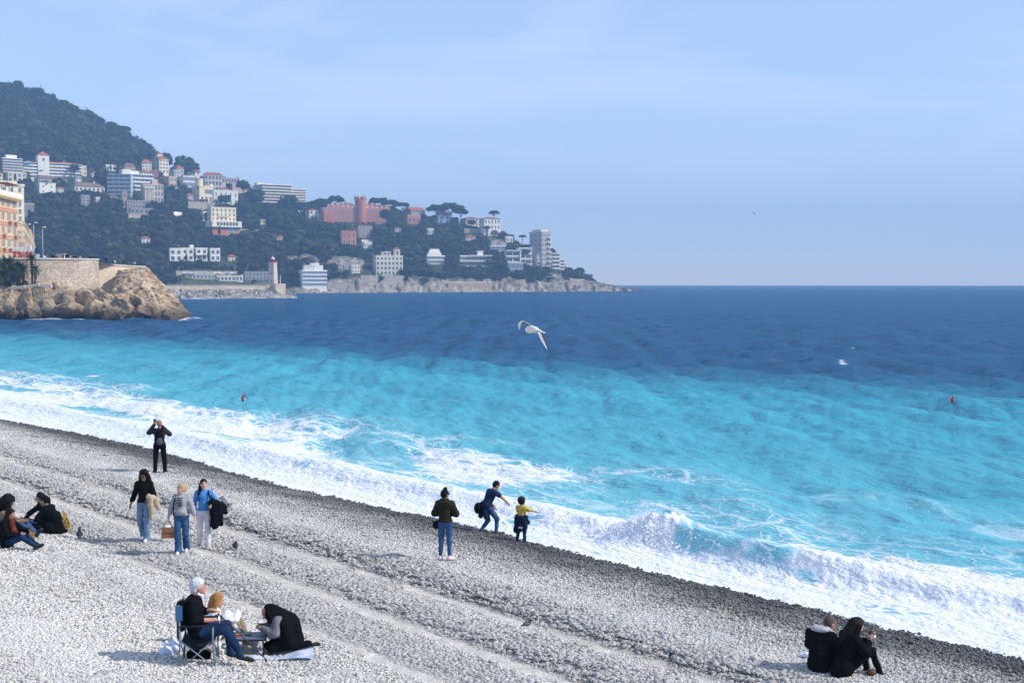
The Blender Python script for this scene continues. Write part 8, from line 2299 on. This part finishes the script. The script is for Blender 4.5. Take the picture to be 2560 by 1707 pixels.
def pigeon(label, p, rz, k=1.0):
    t = thing('pigeon', label, 'pigeon', p, rz, 'pigeons on the beach')
    blob('body', [('e', V3(0, 0, 0.135) * k, V3(0.068, 0.11, 0.066) * k), ('c', V3(0, 0.06, 0.17) * k, V3(0, 0.10, 0.235) * k, 0.042 * k, 0.028 * k), ('e', V3(0, 0.112, 0.25) * k, V3(0.027, 0.034, 0.028) * k), ('c', V3(0, -0.08, 0.12) * k, V3(0, -0.19, 0.085) * k, 0.035 * k, 0.018 * k)], M_pig, t, 0.009, 0.02)
    for s_ in (-1, 1):
        MB().ell(V3(0.055 * s_, -0.02, 0.145) * k, V3(0.02, 0.10, 0.045) * k, 8, 6).build('wing', M_pigw if s_ > 0 else M_pig, t, True)
        MB().tube([V3(0.025 * s_, 0.01, 0.08) * k, V3(0.026 * s_, 0.02, 0.02) * k, V3(0.026 * s_, 0.055, 0.005) * k], 0.006 * k, 5).build('leg', CL['rust'], t, True)
    MB().tube([V3(0, 0.14, 0.248) * k, V3(0, 0.165, 0.24) * k], [0.008 * k, 0.002], 5).build('beak', M_eye, t, True)
    return t


pigeon('dark pigeon walking on the pebbles near the picnic group', beach_at(199, 1352) + Vector((0, 0, 0.03)), R(20))
pigeon('dark pigeon standing on the ridge right of the three women', beach_at(588, 1380) + Vector((0, 0, 0.03)), R(200), 0.95)
pigeon('small dark pigeon crouched in a trough in the middle of the beach', beach_at(1318, 1570) + Vector((0, 0, 0.0)), R(-80), 0.6)
fp = thing('pigeon', 'grey pigeon taking off behind the black coat', 'pigeon', at(566, 1264, 30.9), R(-60), 'pigeons on the beach')
blob('body', [('e', V3(0, 0, 0), V3(0.06, 0.12, 0.06)), ('e', V3(0, 0.12, 0.04), V3(0.028, 0.035, 0.028)), ('c', V3(0, -0.1, 0), V3(0, -0.2, -0.02), 0.035, 0.02)], M_pigw, fp, 0.010, 0.02)
for s_, tz in ((1, 0.10), (-1, 0.22)):
    MB().add([(0.04 * s_, -0.05, 0.02), (0.04 * s_, 0.08, 0.03), (0.22 * s_, -0.02, tz), (0.34 * s_, -0.12, tz * 0.6), (0.2 * s_, -0.12, tz * 0.7), (0.04 * s_, -0.05, 0.035), (0.04 * s_, 0.08, 0.045), (0.22 * s_, -0.02, tz + 0.012), (0.2 * s_, -0.12, tz * 0.7 + 0.012)], [(0, 1, 2, 4), (2, 3, 4), (5, 8, 7, 6), (7, 8, 3), (1, 6, 7, 2), (0, 4, 8, 5)]).build('wing', M_pigw, fp)

# ---- buoys and floats
M_flag = mat('flag_red', (0.55, 0.045, 0.02), rough=0.7, var=0.35, vscale=8)
bl = on_z(608, 1005, 0.0)
t_ = thing('marker_buoy', 'red flag marker with a drooping streamer floating in the turquoise water', 'buoy', bl)
kk = bl.y / F
MB().ell((0, 0, 0.06), (0.11, 0.11, 0.13), 10, 8).build('float', M_eye, t_, True); MB().ell((3 * kk, 0, 3.5 * kk), (0.05, 0.05, 0.09), 8, 6).build('float_cap', SH['sole'], t_, True)
MB().tube([(0, 0, 0.1), (-1 * kk, 0, 10 * kk), (2.5 * kk, 0, 21 * kk)], 0.02, 6).build('pole', M_eye, t_, True)
soft_v, soft_f = sdf_prims([('c', V3(0, 0, 3 * kk), V3(-1.5 * kk, 0, 11 * kk), 0.06, 0.075), ('c', V3(-1.5 * kk, 0, 11 * kk), V3(3.0 * kk, 0, 21 * kk), 0.075, 0.035), ('c', V3(0, 0, 13 * kk), V3(3.5 * kk, 0.02, 13.5 * kk), 0.04, 0.02)], 0.015, 0.03, lambda X: -0.03 * (n3(X, 9.0, 4) - 0.5))
obj('flag', np_mesh('flag', soft_v, soft_f, M_flag), t_)
MB().tube([(2.5 * kk, 0, 13.5 * kk), (6 * kk, 0, 15 * kk), (9 * kk, 0, 13 * kk), (10.5 * kk, 0, 10 * kk)], [0.03, 0.025, 0.02, 0.012], 6).build('streamer', CL['navy'], t_, True)
br = on_z(2377, 1017, 0.0); kk = br.y / F
t_ = thing('marker_buoy', 'red flag on a thin leaning pole at the edge of the dark water', 'buoy', br)
MB().ell((0, 0, 0.03), (0.07, 0.07, 0.06), 10, 7).build('float', M_eye, t_, True); MB().ell((2 * kk, 0, 0.03), (0.05, 0.05, 0.05), 8, 6).build('float_cap', SH['sole'], t_, True)
MB().tube([(0, 0, 0.05), (2.0 * kk, 0, 12 * kk), (5 * kk, 0, 29 * kk)], 0.013, 6).build('pole', M_eye, t_, True)
soft_v, soft_f = sdf_prims([('c', V3(3.5 * kk, 0, 13 * kk), V3(3.5 * kk, 0, 17 * kk), 0.07, 0.10), ('c', V3(3.5 * kk, 0, 17 * kk), V3(5.0 * kk, 0, 26 * kk), 0.10, 0.035)], 0.015, 0.03, lambda X: -0.03 * (n3(X, 9.0, 4) - 0.5))
obj('flag', np_mesh('flag', soft_v, soft_f, M_flag), t_)
for px, py in ((644, 979), (680, 972), (704, 968), (732, 965), (751, 957)):
    q = MB().ell((0, 0, 0.03), (0.10, 0.10, 0.09), 8, 6).build('float', M_eye, None, True, on_z(px, py, 0.0)); tag(q, {644: 'small dark float nearest the red streamer marker', 680: 'second dark float out from the red streamer marker', 704: 'middle dark float of the line of five', 732: 'fourth dark float out from the red streamer marker', 751: 'farthest dark float of the line of five'}[px], 'float', 'line of small dark floats')
q = thing('green_buoy', 'small green navigation buoy off the rocky point', 'buoy', on_z(1556, 729, 0)); MB().lathe([(1.2, -0.3), (1.2, 0.5), (0.5, 1.0), (0.35, 3.0), (0.1, 3.4)], (0, 0, 0), 10).build('body', mat('buoy_green', (0.02, 0.22, 0.12), rough=0.6), q, True); MB().cyl((0, 0, 3.2), 0.5, 0.1, 0.8, 8).build('topmark', MATS['buoy_green'], q)

# ================================================================== HAZE
M_haze = bpy.data.materials.new('haze')
M_haze.use_nodes = True
hn = M_haze.node_tree
hn.nodes.remove(hn.nodes['Principled BSDF'])
hv = hn.nodes.new('ShaderNodeVolumePrincipled')
hv.inputs['Density'].default_value = HAZE_DENSITY
hv.inputs['Color'].default_value = (*HAZE_COLOR, 1)
hv.inputs['Anisotropy'].default_value = 0.0
hn.links.new(hv.outputs[0], hn.nodes['Material Output'].inputs['Volume'])
hz = MB().box((0, 0, 122), (8400, 8400, 262)).build('haze', M_haze)
tag(hz, 'pale blue sea haze over the bay', kind='stuff')
